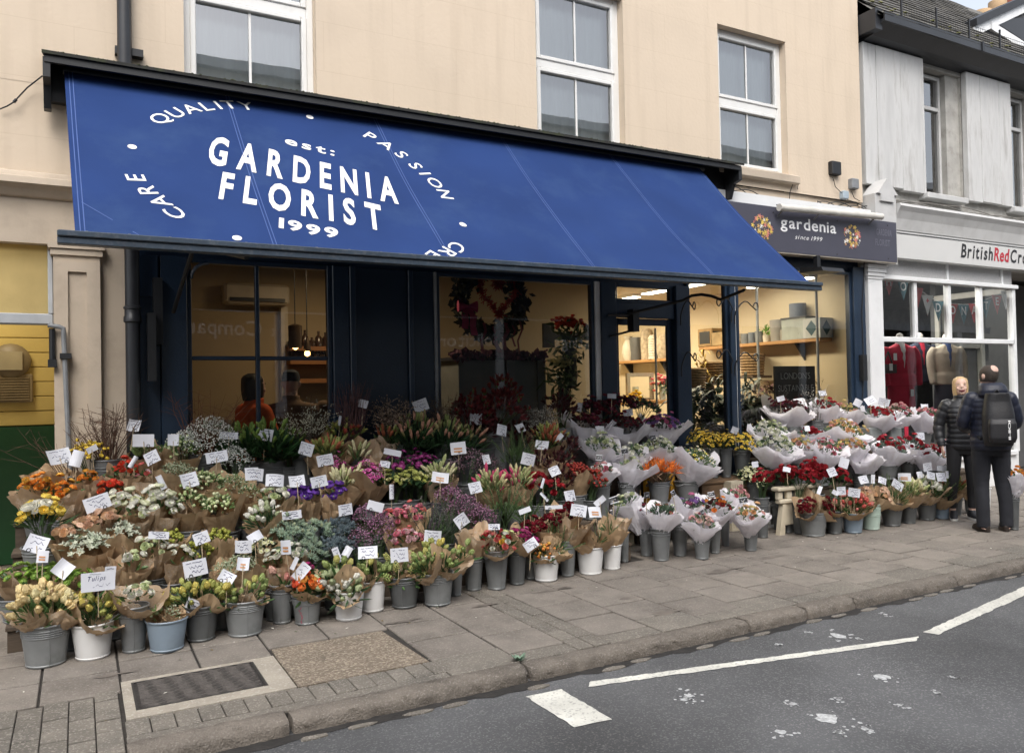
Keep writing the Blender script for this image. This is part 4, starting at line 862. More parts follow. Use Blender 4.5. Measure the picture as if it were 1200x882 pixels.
def person(label, loc, rot, H, jacket, trousers, shoe, hairM, arms, hair='bob', puff=0.0, head_yaw=0.0, head_pitch=0.0, slim=1.0, laugh=False, sole=None, stance=(.09, .11), crop=False, hood=False, group=None, bald=False, voxel=.009):
    S = H/1.75
    root = thing('person', label, 'person', loc, group); root.rotation_euler = (0, 0, rot); root.scale = (S, S, S)
    W = slim
    B_ = MB()
    rows = [(.84, .13, .10, .0), (.95, .165*W, .115, .01), (1.06, .14*W, .105, .0), (1.16, .135*W, .10, -.005), (1.29, .16*W, .118, -.005), (1.39, .175*W, .105, .005), (1.44, .13*W, .08, .012), (1.475, .065, .06, .012), (1.56, .054, .058, 0)]
    B_.loft([ell(0, r[3], r[0], r[1], r[2]) for r in rows])
    HD = MB()                                  # head on its neck
    hr = [(1.522, .022, .026, -.055), (1.533, .036, .046, -.043), (1.56, .055, .075, -.022), (1.60, .066, .09, -.008), (1.64, .0725, .097, .0), (1.68, .0745, .098, .004), (1.71, .068, .09, .006), (1.735, .05, .068, .008), (1.75, .018, .028, .01)]
    HD.loft([ell(0, r[3], r[0], r[1], r[2], 24, 2.1) for r in hr])
    HD.loft([ell(0, -.098, 1.602, .004, .006, 8), ell(0, -.1, 1.612, .015, .018, 8), ell(0, -.096, 1.63, .011, .016, 8), ell(0, -.088, 1.655, .006, .008, 8)])
    for sx in (-1, 1): HD.loft([ell(sx*.073, .012, 1.605, .008, .010, 8), ell(sx*.078, .015, 1.625, .012, .02, 8), ell(sx*.079, .017, 1.65, .012, .022, 8), ell(sx*.074, .014, 1.665, .008, .014, 8)])
    for sx in (-1, 1): HD.loft([ell(sx*.036, -.082, 1.585, .006, .008, 8), ell(sx*.04, -.078, 1.598, .02, .018, 8), ell(sx*.038, -.078, 1.612, .008, .01, 8)])
    Mh = Matrix.Translation((0, 0, 1.53)) @ Matrix.Rotation(head_yaw, 4, 'Z') @ Matrix.Rotation(head_pitch, 4, 'X') @ Matrix.Translation((0, 0, -1.53))
    B_.put(HD, Mh)
    hip = .09
    legs = []
    for sx, (fx, fy) in zip((-1, 1), ((-stance[0], -.02), (stance[1], .03))):
        legs.append([(sx*hip, 0, .92), (sx*hip*1.0+(fx-sx*hip)*.3, fy*.4-.01, .70), (sx*hip+(fx-sx*hip)*.6, fy*.6-.015, .5), (fx, fy+.012, .30), (fx, fy+.02, .085)])
        P, R = smooth_path(legs[-1], [.088, .078*W, .056, .052*W, .036]); B_.tube(P, R, 14)
        B_.loft([ell(fx, fy+.05, .03, .03, .03, 12), ell(fx, fy+.01, .05, .026, .034, 12), ell(fx, fy+.02, .1, .03, .034, 12)])
    for sx, (el, wr, hd) in zip((-1, 1), arms):   # elbow, wrist, finger direction
        P, R = smooth_path([(sx*.165*W, .01, 1.405), el, wr], [.052, .04, .026]); B_.tube(P, R, 12)
        w_ = Vector(wr); d = Vector(hd).normalized(); side = d.cross(Vector((sx, 0, 0))).normalized() if abs(d.x) < .9 else Vector((0, 1, 0)); nrm = d.cross(side).normalized()
        pr = []
        for k in range(5):
            t = k/4; c = w_+d*(.1*t-.01); ww = .024+.018*math.sin(PI*min(t*.75+.1, 1)); pr.append([c+side*ww*math.cos(a)+nrm*.015*math.sin(a) for a in [2*PI*i/12 for i in range(12)]])
        B_.loft(pr)
        for k, ln in enumerate((.072, .082, .076, .058)):
            b0 = w_+d*.082+side*(-.033+.022*k)
            P, R = smooth_path([b0, b0+d*ln*.5-nrm*.006*sx, b0+d*ln*.85-nrm*.022*sx], [.0098, .009, .0078], 5); B_.tube(P, R, 8)
        b0 = w_+d*.02-side*.026; P, R = smooth_path([b0, b0+d*.035-side*.024, b0+d*.072-side*.028], [.012, .0105, .0085], 5); B_.tube(P, R, 8)
    body = remesh(B_, min(voxel, .008), 'body', M_SKIN, root, 2)
    # face
    def hp(p): return Mh @ Vector(p)
    def at_head(name, q, M, smooth=True): q.v = [tuple(hp(p)) for p in q.v]; return obj(name, q.mesh(name, M, smooth), root, local=True)
    M_EYE = mat('eye_white', (.7, .68, .65), .3); M_DARK = mat('dark_pupil', (.02, .015, .012), .2)
    for sx in (-1, 1):
        q = MB(); q.lathe([(.0005, -.0055), (.007, -.003), (.0095, 0), (.007, .003), (.0005, .0055)], 12, (sx*.031, -.083, 1.641), sy=.8)
        e = at_head('eye', q, [M_EYE])
        q = MB(); q.lathe([(.0005, -.005), (.0046, 0), (.0005, .005)], 10, (sx*.031, -.0885, 1.640)); at_head('iris', q, M_DARK)
        q = MB(); q.tube([(sx*.016, -.093, 1.657), (sx*.032, -.0945, 1.663), (sx*.048, -.084, 1.656)], .0035, 6); at_head('eyebrow', q, hairM)
    if laugh:
        q = MB(); q.loft([ell(0, -.083, 1.552, .01, .012, 12), ell(0, -.089, 1.560, .026, .013, 12), ell(0, -.089, 1.580, .033, .013, 12), ell(0, -.086, 1.583, .026, .008, 12)]); at_head('mouth', q, mat('mouth_red', (.12, .015, .02), .4))
        q = MB(); q.loft([ell(0, -.0905, 1.574, .022, .0105, 12), ell(0, -.0905, 1.583, .022, .0105, 12)]); at_head('teeth', q, mat('teeth', (.8, .78, .72), .3))
    else:
        q = MB(); q.loft([ell(0, -.085, 1.572, .016, .009, 12), ell(0, -.086, 1.577, .02, .01, 12), ell(0, -.085, 1.581, .014, .008, 12)]); at_head('mouth', q, mat('lips', (.32, .12, .1), .5))
    # hair
    q = MB()
    if hair == 'bob':
        for k in range(11):
            z = 1.505+k*.0250; f = (z-1.505)/.25; rx = .074+.014*math.sin(f*PI) if f < .75 else .085*math.sqrt(max(0.02, 1-((f-.75)/.27)**2)); ry = rx*1.2
            a0 = 0.60 if f < .58 else (.40 if f < .70 else 0.0)          # opening for the face
            ring = []
            for i in range(26):
                t = -PI/2+a0*1.25 + (2*PI-2.5*a0)*i/25; ring.append((rx*math.cos(t)*(1+.035*math.sin(9*t+k*.4)+.02*math.sin(17*t)), .018+ry*math.sin(t)*(1+.02*math.sin(7*t)), z))
            inner = [(x*.86, .018+(y-.018)*.86, z_) for x, y, z_ in ring][::-1]
            q_ = ring+inner
            if k == 0: rings = []
            rings.append(q_)
        q.loft(rings)
    elif hair == 'short':
        hrs = []
        for k in range(9):
            z = 1.585+k*.02; f = k/8; r0 = interp(hr, min(z, 1.745)); top = not bald
            a0 = .85 if f < .7 else .45
            ring = []
            for i in range(22):
                t = -PI/2+a0 + (2*PI-2*a0)*i/21; ring.append(((r0[0]+.007)*math.cos(t), r0[2]+.004+(r0[1]+.007)*math.sin(t), z))
            hrs.append(ring+[(x*.93, r0[2]+(y-r0[2])*.93, zz) for x, y, zz in ring][::-1])
        q.loft(hrs)
        q.loft([ell(0, .012, 1.73, .058, .078, 18), ell(0, .012, 1.748, .042, .058, 18), ell(0, .012, 1.757, .02, .03, 18)])
    elif hair == 'cap':
        q.loft([ell(0, .005, 1.66, .082, .106, 20), ell(0, .006, 1.70, .082, .106, 20), ell(0, .008, 1.745, .068, .088, 20), ell(0, .01, 1.768, .03, .04, 20)])
    at_head('hair' if hair != 'cap' else 'cap', q, hairM)
    if bald:
        q = MB(); V = []; c0 = Vector((0, .083, 1.716)); nn = Vector((0, .82, .57)).normalized(); ex = Vector((1, 0, 0)); ey = nn.cross(ex)
        for rr_, hh in ((.040, .004), (.030, .012), (.014, .017)): V.append([tuple(c0+nn*hh+ex*rr_*math.cos(a)+ey*rr_*1.1*math.sin(a)) for a in [2*PI*i/16 for i in range(16)]])
        q.loft(V); at_head('bald_crown', q, M_SKIN)
    # trousers
    T_ = MB(); e = 1.0
    T_.loft([ell(0, .005, .80, .14, .10), ell(0, .01, .88, .165*W+.008, .122), ell(0, .01, .95, .17*W+.008, .124), ell(0, .0, 1.03, .15*W+.008, .115)])
    for sx_, lg in enumerate(legs):
        pts = lg if not crop else lg[:-1]+[(lg[-1][0], lg[-1][1], 0.135)]
        R0 = [.098, .088*W, .066, .06*W, .046] if crop else [.1, .09, .074, .067, .064]
        if not crop: pts = pts[:-1]+[(pts[-1][0], pts[-1][1], .045)]
        P, R = smooth_path(pts, R0, 12); R = [r*(1+(.010*math.sin(k*1.3+sx_)+.008*math.sin(k*2.9+2*sx_) if not crop else 0)) for k, r in enumerate(R)]; T_.tube(P, R, 16)
    remesh(T_, voxel, 'trousers', trousers, root, 2)
    # jacket
    J = MB(); jr = [(.86, .175*W, .135, .01), (.95, .19*W, .145, .01), (1.06, .172*W, .14, 0), (1.16, .172*W, .14, -.005), (1.29, .19*W, .15, -.005), (1.38, .195*W, .135, .005), (1.44, .15*W, .11, .012), (1.475, .085, .085, .01), (1.53, .078, .082, .0)]
    z = .86; rings = []
    while z <= 1.531:
        r = interp(jr, z); p = 1+puff*(abs(math.sin(PI*z/.062))**.6-.6) if z < 1.46 else 1
        rings.append(ell(0, r[2], z, r[0]*p, r[1]*p, 26)); z += .0103
    J.loft(rings)
    for sx, (el, wr, hd) in zip((-1, 1), arms):
        P, R = smooth_path([(sx*.15*W, .01, 1.40), (sx*.185*W, .01, 1.385), tuple(Vector(el)), tuple(Vector(wr))], [.07, .075, .062, .046], 14)
        R = [r*(1+puff*1.6*(abs(math.sin(PI*k/4.5))**.6-.6)) for k, r in enumerate(R)]; J.tube(P, R, 16)
    if hood:
        J.loft([ell(0, .10, 1.40, .10, .05), ell(0, .115, 1.44, .135, .075), ell(0, .10, 1.49, .14, .095), ell(0, .075, 1.54, .125, .10), ell(0, .05, 1.57, .10, .085)])
    remesh(J, voxel, 'jacket', jacket, root, 1)
    # shoes
    for sx, (fx, fy) in zip((-1, 1), ((-stance[0], -.02), (stance[1], .03))):
        yw = -.18 if sx < 0 else .22
        q = MB(); q.loft([ell(0, 0, .012, .038, .125, 18), ell(0, 0, .03, .043, .135, 18), ell(0, .01, .055, .042, .125, 18), ell(0, .045, .08, .04, .075, 18), ell(0, .055, .11, .038, .05, 18)])
        Ms = Matrix.Translation((fx, fy-.05, 0)) @ Matrix.Rotation(yw, 4, 'Z'); qq = MB(); qq.put(q, Ms); s_ = obj('shoe', qq.mesh('shoe', shoe, True), root, local=True)
        q = MB(); q.loft([ell(0, -.0, 0.0, .042, .132, 18), ell(0, 0, .008, .045, .139, 18), ell(0, 0, .028, .044, .137, 18)]); qq = MB(); qq.put(q, Ms); o_ = obj('sole', qq.mesh('sole', sole or shoe, True), s_, local=True)
    return root, Mh
M_PUFF = mat('black_puffer', (.012, .013, .016), .48, .2, 30, .25, 60)
M_NAVYJ = mat('navy_puffer', (.009, .012, .026), .5, .2, 20, .3, 50)
M_BLKT = mat('black_cloth', (.012, .012, .014), .8, .2, 12, .2, 60)
woman, _ = person('laughing blonde person in black padded jacket and leggings facing the person with backpack', (9.12, 5.66, 0), math.radians(-46), 1.67, M_PUFF, mat('black_leggings', (.009, .009, .011), .7, .1), mat('black_trainer', (.016, .017, .02), .6), mat('blonde_hair', (.55, .38, .19), .5, .35, 30, .5, 60, stretch=(9, 9, 1)),
    [((-.255, .02, 1.13), (-.235, -.06, .90), (.05, -.12, -1)), ((.25, .03, 1.13), (.24, -.05, .90), (-.05, -.12, -1))], hair='bob', puff=.085, head_yaw=-.06, head_pitch=-.12, slim=.93, laugh=True, sole=mat('white_sole', (.7, .69, .66), .6), crop=True, stance=(.13, .10))
man, _ = person('balding person with navy padded jacket and black backpack seen from behind on the pavement', (8.66, 5.06, 0), math.radians(140), 1.78, M_NAVYJ, mat('dark_trousers', (.012, .013, .018), .85, .2, 12, .2, 40), mat('brown_black_shoe', (.025, .017, .013), .5), mat('dark_short_hair', (.045, .034, .027), .7, .3, 60),
    [((-.26, -.03, 1.14), (-.14, -.22, 1.06), (.4, -.9, 0)), ((.26, -.03, 1.14), (.14, -.22, 1.06), (-.4, -.9, 0))], hair='short', puff=.045, head_yaw=.35, slim=1.05, hood=True, bald=True, stance=(.13, .11))
# backpack
bp = thing('backpack', 'black rounded backpack with a white vertical logo worn over the navy jacket', 'backpack', man.location); bp.rotation_euler = man.rotation_euler
q = MB()
rr = []
for k in range(13):
    t = k/12; z = .93+.56*t; wx = .152*(1-.35*max(0, t-.55)**1.3*2.2) if t > .55 else .152*(.86+.14*min(1, t*5)); dep = .115*(.75+.25*math.sin(PI*min(t*1.1+.1, 1)))
    rr.append(ell(0, .165+dep*.55, z, wx, dep, 24, 2.5))
q.loft(rr); remesh(q, .009, 'bag', mat('black_nylon', (.010, .010, .012), .55, .2, 15, .3, 80), bp, 2)
q = MB(); q.loft([ell(0, .31, .97, .12, .05, 20, 3), ell(0, .325, 1.02, .135, .055, 20, 3), ell(0, .325, 1.17, .135, .05, 20, 3), ell(0, .31, 1.22, .12, .035, 20, 3)]); remesh(q, .009, 'front_pocket', mat('black_nylon', (.01, .01, .012)), bp, 2)
for sx in (-1, 1):
    q = MB(); P, R = smooth_path([(sx*.08, .16, 1.44), (sx*.115, .03, 1.485), (sx*.125, -.14, 1.40), (sx*.15, -.16, 1.25), (sx*.17, -.02, 1.08), (sx*.14, .14, 1.0)], [.02]*6, 8); q.tube(P, .017, 8); obj('strap', q.mesh('strap', M_BLKT, True), bp, local=True)
q = MB(); q.tube([(-.04, .2, 1.47), (0, .21, 1.52), (.04, .2, 1.47)], .009, 8); obj('handle', q.mesh('handle', M_BLKT, True), bp, local=True)
V2, F2, wd = text2d('II-IIOI', .02, 0, .05); q = MB(); k = .20/wd     # illegible upright white mark on the pocket
q.add([(-.055+y*.030, .3835, 1.005+x*k) for x, y in V2], F2); q.v = [(x, .3835-abs(x+.045)*.05, z) for x, y, z in q.v]; obj('logo', q.mesh('logo', mat('white_letter', (.8, .8, .8))), bp, local=True)
q = MB(); q.tube([(-.09, .30, 1.28), (0, .312, 1.30), (.09, .30, 1.28)], .004, 5); obj('zip', q.mesh('zip', mat('grey_metal', (.2, .2, .2))), bp, local=True)
# two people inside the shop
p1, _ = person('person in orange jumper bending beside the counter inside the left shop window', (at_y(298, 450, 7.72).x, 7.72, .02), math.radians(110), 1.80, mat('orange_jumper', (.70, .11, .02), .85, .1, 10), M_BLKT, M_BLKT, mat('black_hair', (.012, .01, .009), .5), [((-.25, -.06, 1.15), (-.16, -.28, 1.05), (.3, -1, -.1)), ((.25, -.06, 1.15), (.16, -.28, 1.05), (-.3, -1, -.1))], hair='bob', voxel=.012, group='people inside the shop')
p2, _ = person('person in brown coat and dark cap seen from behind inside the left shop window', (at_y(341, 450, 7.75).x, 7.75, .02), math.radians(165), 1.82, mat('brown_coat', (.16, .10, .06), .9, .15, 10), M_BLKT, M_BLKT, mat('navy_cap', (.008, .012, .022), .8), [((-.26, -.06, 1.15), (-.16, -.28, 1.05), (.3, -1, -.1)), ((.26, -.06, 1.15), (.16, -.28, 1.05), (-.3, -1, -.1))], hair='cap', slim=1.7, voxel=.012, group='people inside the shop')

# ================================================================== CHARITY WINDOW DISPLAY
def garment(name, label, x, y, zsh, M, inner, length=.62, skirt=None, cat='clothing', rot=0.0):
    t = thing(name, label, cat, (x, y, .43)); t.rotation_euler = (0, 0, rot); zz = zsh-.43
    q = MB(); J = [(-length, .20, .13), (-length*.75, .195, .125), (-.42, .175, .115), (-.25, .195, .125), (-.12, .215, .12), (-.04, .19, .095), (0.0, .10, .075), (.02, .075, .065)]
    q.loft([ell(0, 0, zz+r[0], r[1], r[2], 24) for r in J])
    for sx in (-1, 1): P, R = smooth_path([(sx*.17, 0, zz-.05), (sx*.235, .0, zz-.16), (sx*.25, -.02, zz-.38), (sx*.235, -.06, zz-.60)], [.065, .068, .058, .052], 8); q.tube(P, R, 12)
    remesh(q, .014, 'jacket', M, t, 2)
    q = MB(); q.loft([ell(0, -.035, zz-.34, .012, .09, 12), ell(0, -.04, zz-.2, .04, .092, 12), ell(0, -.03, zz-.08, .06, .09, 12), ell(0, -.01, zz+.02, .06, .07, 12), ell(0, 0, zz+.08, .05, .05, 12)]); obj('shirt', q.mesh('shirt', inner, True), t, local=True)
    q = MB(); q.lathe([(.052, 0), (.05, .09), (.03, .12), (.001, .125)], 14, (0, 0, zz+.05)); q.lathe([(.02, -zz), (.02, 0)], 8); q.lathe([(.14, -.0), (.14, .02), (.02, .03)], 16); obj('mannequin', q.mesh('mannequin', mat('mannequin_white', (.6, .58, .55), .5), True), t, local=True)
    for sx in (-1, 1):
        q = MB(); q.add([(sx*.02, -.128, zz-.34), (sx*.085, -.118, zz-.16), (sx*.105, -.11, zz-.12), (sx*.05, -.08, zz+.015), (sx*.03, -.1, zz-.1)], [(0, 1, 2, 3, 4)]); obj('lapel', q.mesh('lapel', M), t, local=True)
    if skirt:
        q = MB(); q.loft([ell(0, 0, zz-1.0, .20, .14, 24), ell(0, 0, zz-.6, .185, .125, 24), ell(0, 0, zz-.45, .16, .11, 24)]); obj('skirt', q.mesh('skirt', skirt, True), t, local=True)
    return t
M_RS = mat('red_wool', (.42, .014, .04), .9, .1, 10)
gx = lambda u, v, y: at_y(u, v, y)
c = gx(1058, 404, 7.5); garment('red_suit', 'red wool suit jacket and skirt on a mannequin in the charity shop window', c.x, 7.55, c.z, M_RS, mat('white_shirt', (.6, .58, .58), .8), skirt=M_RS, rot=-.5)
c = gx(1088, 402, 7.8); garment('dark_jacket', 'dark navy jacket with red trim on a mannequin behind the red suit', c.x, 7.95, c.z, mat('dark_navy_wool', (.012, .016, .035), .9), M_RS, rot=-.5)
c = gx(1116, 404, 7.5); garment('beige_coat', 'beige coat over a blue jumper on a mannequin in the charity shop window', c.x, 7.6, c.z, mat('beige_wool', (.36, .31, .24), .9, .1, 10), mat('blue_jumper', (.02, .045, .13), .9), skirt=mat('dark_skirt', (.02, .02, .03), .9), rot=-.55)
mb = MB(); c = gx(1046, 425, 7.4); mb.box(c.x-.2, c.x+.12, 7.42, 7.55, c.z-.15, c.z-.02); mb.tube([(c.x-.14, 7.45, c.z), (c.x-.05, 7.43, c.z+.16), (c.x+.06, 7.45, c.z)], .012, 6)
tag(mb.build('handbag', mat('black_leather', (.02, .018, .018), .35)), 'small black handbag hanging beside the red suit', 'bag')
for (u, v) in ((1049, 418), (1044, 430), (1069, 460)):
    c = gx(u, v, 7.38); mb = MB(); mb.box(c.x-.035, c.x+.035, 7.375, 7.38, c.z-.05, c.z+.05); tag(mb.build('price_tag', mat('card_white', (.75, .75, .74))), {1049: 'white price tag on the sleeve of the red suit', 1044: 'white price tag on the black handbag', 1069: 'white price tag on the hem of the red suit'}[u], 'tag', 'price tags in the charity shop window')
bt = thing('bunting', 'string of red teal and white pennants spelling donate in the charity shop window', 'bunting', (11.4, 7.35, 2.7))
FL = [(1041, 322, 'r', 'H'), (1058, 328, 't', 'O'), (1075, 337, 'r', ''), (1086.5, 346, 'w', ''), (1099, 353, 't', 'D'), (1116, 356, 'r', 'O'), (1129, 357, 't', 'N'), (1141, 356, 'r', 'A'), (1155, 351, 't', 'T'), (1168, 346, 'r', 'E'), (1178, 341, 'w', '')]
FMm = {'r': mat('pennant_red', (.36, .05, .06), .8), 't': mat('pennant_teal', (.06, .16, .20), .8), 'w': mat('pennant_white', (.65, .65, .65), .8)}
BY = 7.33
pts = [at_y(1030, 316, BY)]+[at_y(u, v, BY) for u, v, _, _ in FL]+[at_y(1188, 335, BY)]
mb = MB(); mb.tube(pts, .005, 4); mb.build('string', mat('white_string', (.6, .6, .58)), bt)
for u, v, k, ch_ in FL:
    c = at_y(u, v, BY-.008); mb = MB(); mb.prism([(c.x-.135, c.z), (c.x+.135, c.z), (c.x+.0, c.z-.30)], BY-.012, BY-.008); fo = mb.build('pennant', FMm[k], bt)
    if ch_:
        V2, F2, wd = text2d(ch_, .02); q = MB(); s = .125/.7; q.add([(c.x+(x-wd/2)*s, BY-.0125, c.z-.155+y*s) for x, y in V2], F2); q.build('letter', M_LET, fo)
    elif u == 1086.5:
        q = MB(); q.box(c.x-.01, c.x+.01, BY-.0135, BY-.0125, c.z-.11, c.z-.05); q.box(c.x-.03, c.x-.0102, BY-.0135, BY-.0125, c.z-.09, c.z-.07); q.box(c.x+.0102, c.x+.03, BY-.0135, BY-.0125, c.z-.09, c.z-.07); q.build('cross', M_RED, fo)
# ================================================================== INSIDE THE FLORIST
def area(name, e, col, size, loc, size_y=None, rot=(0, 0, 0)):
    L_ = bpy.data.lights.new(name, 'AREA'); L_.energy = e; L_.color = col; L_.size = size
    if size_y: L_.shape = 'RECTANGLE'; L_.size_y = size_y
    o = bpy.data.objects.new(name, L_); COL.objects.link(o); o.location = loc; o.rotation_euler = rot; return o
area('shop_strip_light', 72, (1, .86, .62), .3, (7.9, 8.9, 3.04), 2.4); area('shop_strip_light', 85, (1, .86, .62), .3, (8.0, 11.4, 3.04), 2.4)
area('left_room_light', 15, (1, .74, .45), .5, (2.6, 8.1, 3.05), .5)
M_TUBE = mat('lit_diffuser', (1, .93, .78), .5, 0, emit=9)
for x, y, l, lab in ((7.9, 9.0, 2.0, 'bright strip light on the ceiling above the right shop window'), (8.0, 11.4, 2.2, 'bright strip light deeper in the shop seen through the door'), (8.95, 8.2, 1.2, 'square bright ceiling light near the pier end of the window')):
    t = thing('ceiling_light', lab, 'lamp', (x, y, 3.14), 'ceiling lights in the shop')
    mb = MB(); mb.box(x-.09, x+.09, y-l/2, y+l/2, 3.10, 3.14); mb.build('housing', M_WHITE, t); mb = MB(); mb.box(x-.075, x+.075, y-l/2+.02, y+l/2-.02, 3.085, 3.10); mb.build('diffuser', M_TUBE, t)
for x, y, lab in ((.98, 8.0, 'small round spotlight in the ceiling at the left of the first window'), (3.45, 8.1, 'small round spotlight in the ceiling behind the wreath window')):
    mb = MB(); mb.lathe([(.001, 0), (.05, 0), (.05, .012)], 14, (x, y, 3.126)); tag(mb.build('spotlight', mat('spot_glow', (1, .9, .7), emit=14)), lab, 'lamp', 'ceiling spotlights in the shop')
ac = thing('air_conditioner', 'wall mounted white air conditioner high on the tan wall inside the left window', 'air conditioner', at_y(300, 357, 9.4))
a = at_y(262, 331, 9.4); c = at_y(339, 358, 9.4)
mb = MB(); mb.bbox(a.x, c.x, 9.36, 9.6, c.z, a.z, .03); mb.build('casing', mat('ac_cream', (.5, .43, .33), .5), ac)
mb = MB(); mb.box(a.x+.06, c.x-.06, 9.34, 9.359, c.z+.03, c.z+.07); mb.build('air_slot', M_BLACK, ac)
mb = MB(); p = at_y(334, 360, 9.55); mb.box(p.x-.06, p.x+.02, 9.5, 9.6, 1.0, p.z); mb.build('duct', mat('ac_cream', (.5, .43, .33)), ac)
for (u, v, lab) in ((346, 395, 'dark cylindrical pendant lamp with warm glow inside the left window'), (360, 405, 'second small pendant lamp hanging right of the cylinder lamp inside the left window')):
    c = at_y(u, v, 8.6); t = thing('pendant_lamp', lab, 'lamp', c); big = u == 346
    mb = MB(); mb.lathe([(.07, -.12), (.075, .12), (.03, .14), (.001, .14)] if big else [(.045, -.06), (.03, .03), (.015, .08), (.001, .08)], 14, c); mb.build('shade', mat('bronze_shade', (.05, .03, .015), .4, metal=.5), t, smooth=True)
    mb = MB(); mb.tube([c+Vector((0, 0, .1)), Vector((c.x, c.y, 3.13))], .006, 5); mb.build('cord', M_BLACK, t)
    mb = MB(); mb.lathe([(.001, -.05), (.03, -.03), (.03, .0), (.001, .03)], 10, c+Vector((0, 0, -.09 if big else -.07))); mb.build('bulb', mat('amber_bulb', (1, .55, .18), emit=7), t)
sh = thing('wall_shelf', 'dark shelf unit with orange lit boards and bottles at the back of the left room', 'shelf', (2.3, 9.5, 1.2))
for v in (408, 424, 446):
    a = at_y(338, v, 9.4); c = at_y(386, v, 9.4); mb = MB(); mb.box(a.x, c.x+.5, 9.3, 9.59, a.z-.03, a.z+.02); mb.build('shelf_board', mat('warm_wood', (.30, .13, .045), .6), sh)
for k in range(14):
    a = at_y(342+k*4, (408, 424)[k % 2], 9.4); h = RND.uniform(.1, .22); mb = MB(); mb.lathe([(.04, 0), (.04, h*.6), (.015, h*.75), (.015, h), (.001, h)], 8, (a.x, 9.42, a.z+.02)); tag(mb.build('bottle', mat('brown_bottle', (.06, .03, .015), .2), smooth=True), 'small brown bottle on the orange lit shelf in the left room', 'bottle', 'bottles on the back shelf')
ct = thing('counter', 'long dark work counter with jars inside the left window', 'counter', (1.5, 8.9, 0)); mb = MB(); mb.box(.5, 3.0, 8.9, 9.4, .02, 1.15); mb.build('body', M_BLKT, ct); mb = MB(); mb.box(.48, 3.02, 8.86, 9.42, 1.15, 1.2); mb.build('worktop', mat('grey_top', (.18, .17, .16), .5), ct)
for k in range(9):
    mb = MB(); mb.lathe([(.06, 0), (.065, .12), (.05, .16), (.001, .16)], 10, (.75+k*.13, 9.0, 1.2)); tag(mb.build('jar', mat('grey_jar', (.22, .2, .17), .4, rand=.3), smooth=True), 'grey storage jar in the row on the dark counter in the left room', 'jar', 'jars on the counter')
# wreath window
tw = thing('wreath', 'large dark leafy wreath with white flecks and dark red ribbons hanging in the shop window', 'wreath', at_y(575, 350, 7.55)); c = at_y(575, 352, 7.55)
mb = MB(); fk = MB()
for k in range(1500):
    a = RND.uniform(0, 2*PI); r = .36+RND.gauss(0, .045); p = Vector((c.x+r*math.cos(a), 7.55+RND.gauss(0, .04), c.z+r*math.sin(a)*.98)); d = Vector((RND.gauss(0, 1), RND.gauss(0, 1), RND.gauss(0, 1))).normalized()*.05; s = d.cross(Vector((RND.random(), 1, RND.random()))).normalized()*.022
    mb.add([p-d, p+s, p+d, p-s], [(0, 1, 2, 3)])
    if k % 3 == 0: fk.add([p+d*.6, p+d*.6+s*.6, p+d*.9, p+d*.6-s*.6], [(0, 1, 2, 3)])
mb.build('leaves', mat('black_green_leaf', (.012, .02, .012), .6, .4, 20), tw, kind='stuff'); fk.build('flecks', mat('pale_fleck', (.22, .24, .22), .6), tw, kind='stuff')
M_RIB = mat('dark_red_ribbon', (.14, .01, .03), .5); M_PNK = mat('pink_ribbon', (.42, .04, .12), .5)
def ribbon(pts, w0, M, nm='ribbon', par=None):
    mb = MB(); V = []
    for i, p in enumerate(pts): V += [(p.x-w0, p.y, p.z), (p.x+w0, p.y+.01, p.z)]
    mb.add(V, [(2*i, 2*i+1, 2*i+3, 2*i+2) for i in range(len(pts)-1)]); mb.build(nm, M, par or tw)
for (u, v, u2, v2, w0) in ((567, 378, 566, 412, .02), (577, 382, 586, 413, .03), (593, 378, 592, 410, .028), (600, 380, 604, 406, .015), (609, 375, 609, 415, .014)):
    a = at_y(u, v, 7.48); e = at_y(u2, v2, 7.48); ribbon([a, a.lerp(e, .3)+Vector((.02, -.02, 0)), a.lerp(e, .6)+Vector((-.02, 0, 0)), e], w0, M_RIB)
bw = thing('pink_bow', 'pink satin bow with long tails tied on the left of the wreath', 'bow', at_y(548, 362, 7.44))
for sx in (-1, 1):
    a = at_y(548, 359, 7.44); mb = MB(); mb.loft([[(a.x+sx*t*.11, 7.44-.03*math.sin(q), a.z+(.012+.05*t)*math.cos(q)) for q in [2*PI*i/10 for i in range(10)]] for t in (0, .3, .7, 1)]); mb.build('loop', M_PNK, bw, smooth=True)
    e = at_y(548+(-3 if sx < 0 else 9), 385 if sx < 0 else 393, 7.44); ribbon([a, a.lerp(e, .35)+Vector((sx*.03, -.02, 0)), a.lerp(e, .7), e], .04, M_PNK, 'tail', bw)
mb = MB(); h = thing('twig_heart', 'red twig heart hanging inside the dark wreath', 'heart', at_y(583, 370, 7.5)); c = at_y(584, 343, 7.5)
for k in range(420):
    t = RND.uniform(0, 2*PI); x = 16*math.sin(t)**3; z = 13*math.cos(t)-5*math.cos(2*t)-2*math.cos(3*t)-math.cos(4*t); p = Vector((c.x+x*.0135, 7.5+RND.gauss(0, .015), c.z+z*.0145)); d = Vector((RND.gauss(0, 1), RND.gauss(0, .5), RND.gauss(0, 1)))*.028
    mb.tube([p-d, p+d], .006, 3, cap=False)
mb.build('twigs', mat('red_twig', (.28, .015, .012), .6), h, kind='stuff')
M_BOX = mat('slate_box', (.20, .215, .215), .6, .15, 4)
tbl = thing('display_table', 'dark slate display table with purple garland behind the wreath window', 'table', (4.1, 8.1, 0)); a = at_y(537, 420, 7.9); e = at_y(632, 420, 7.9)
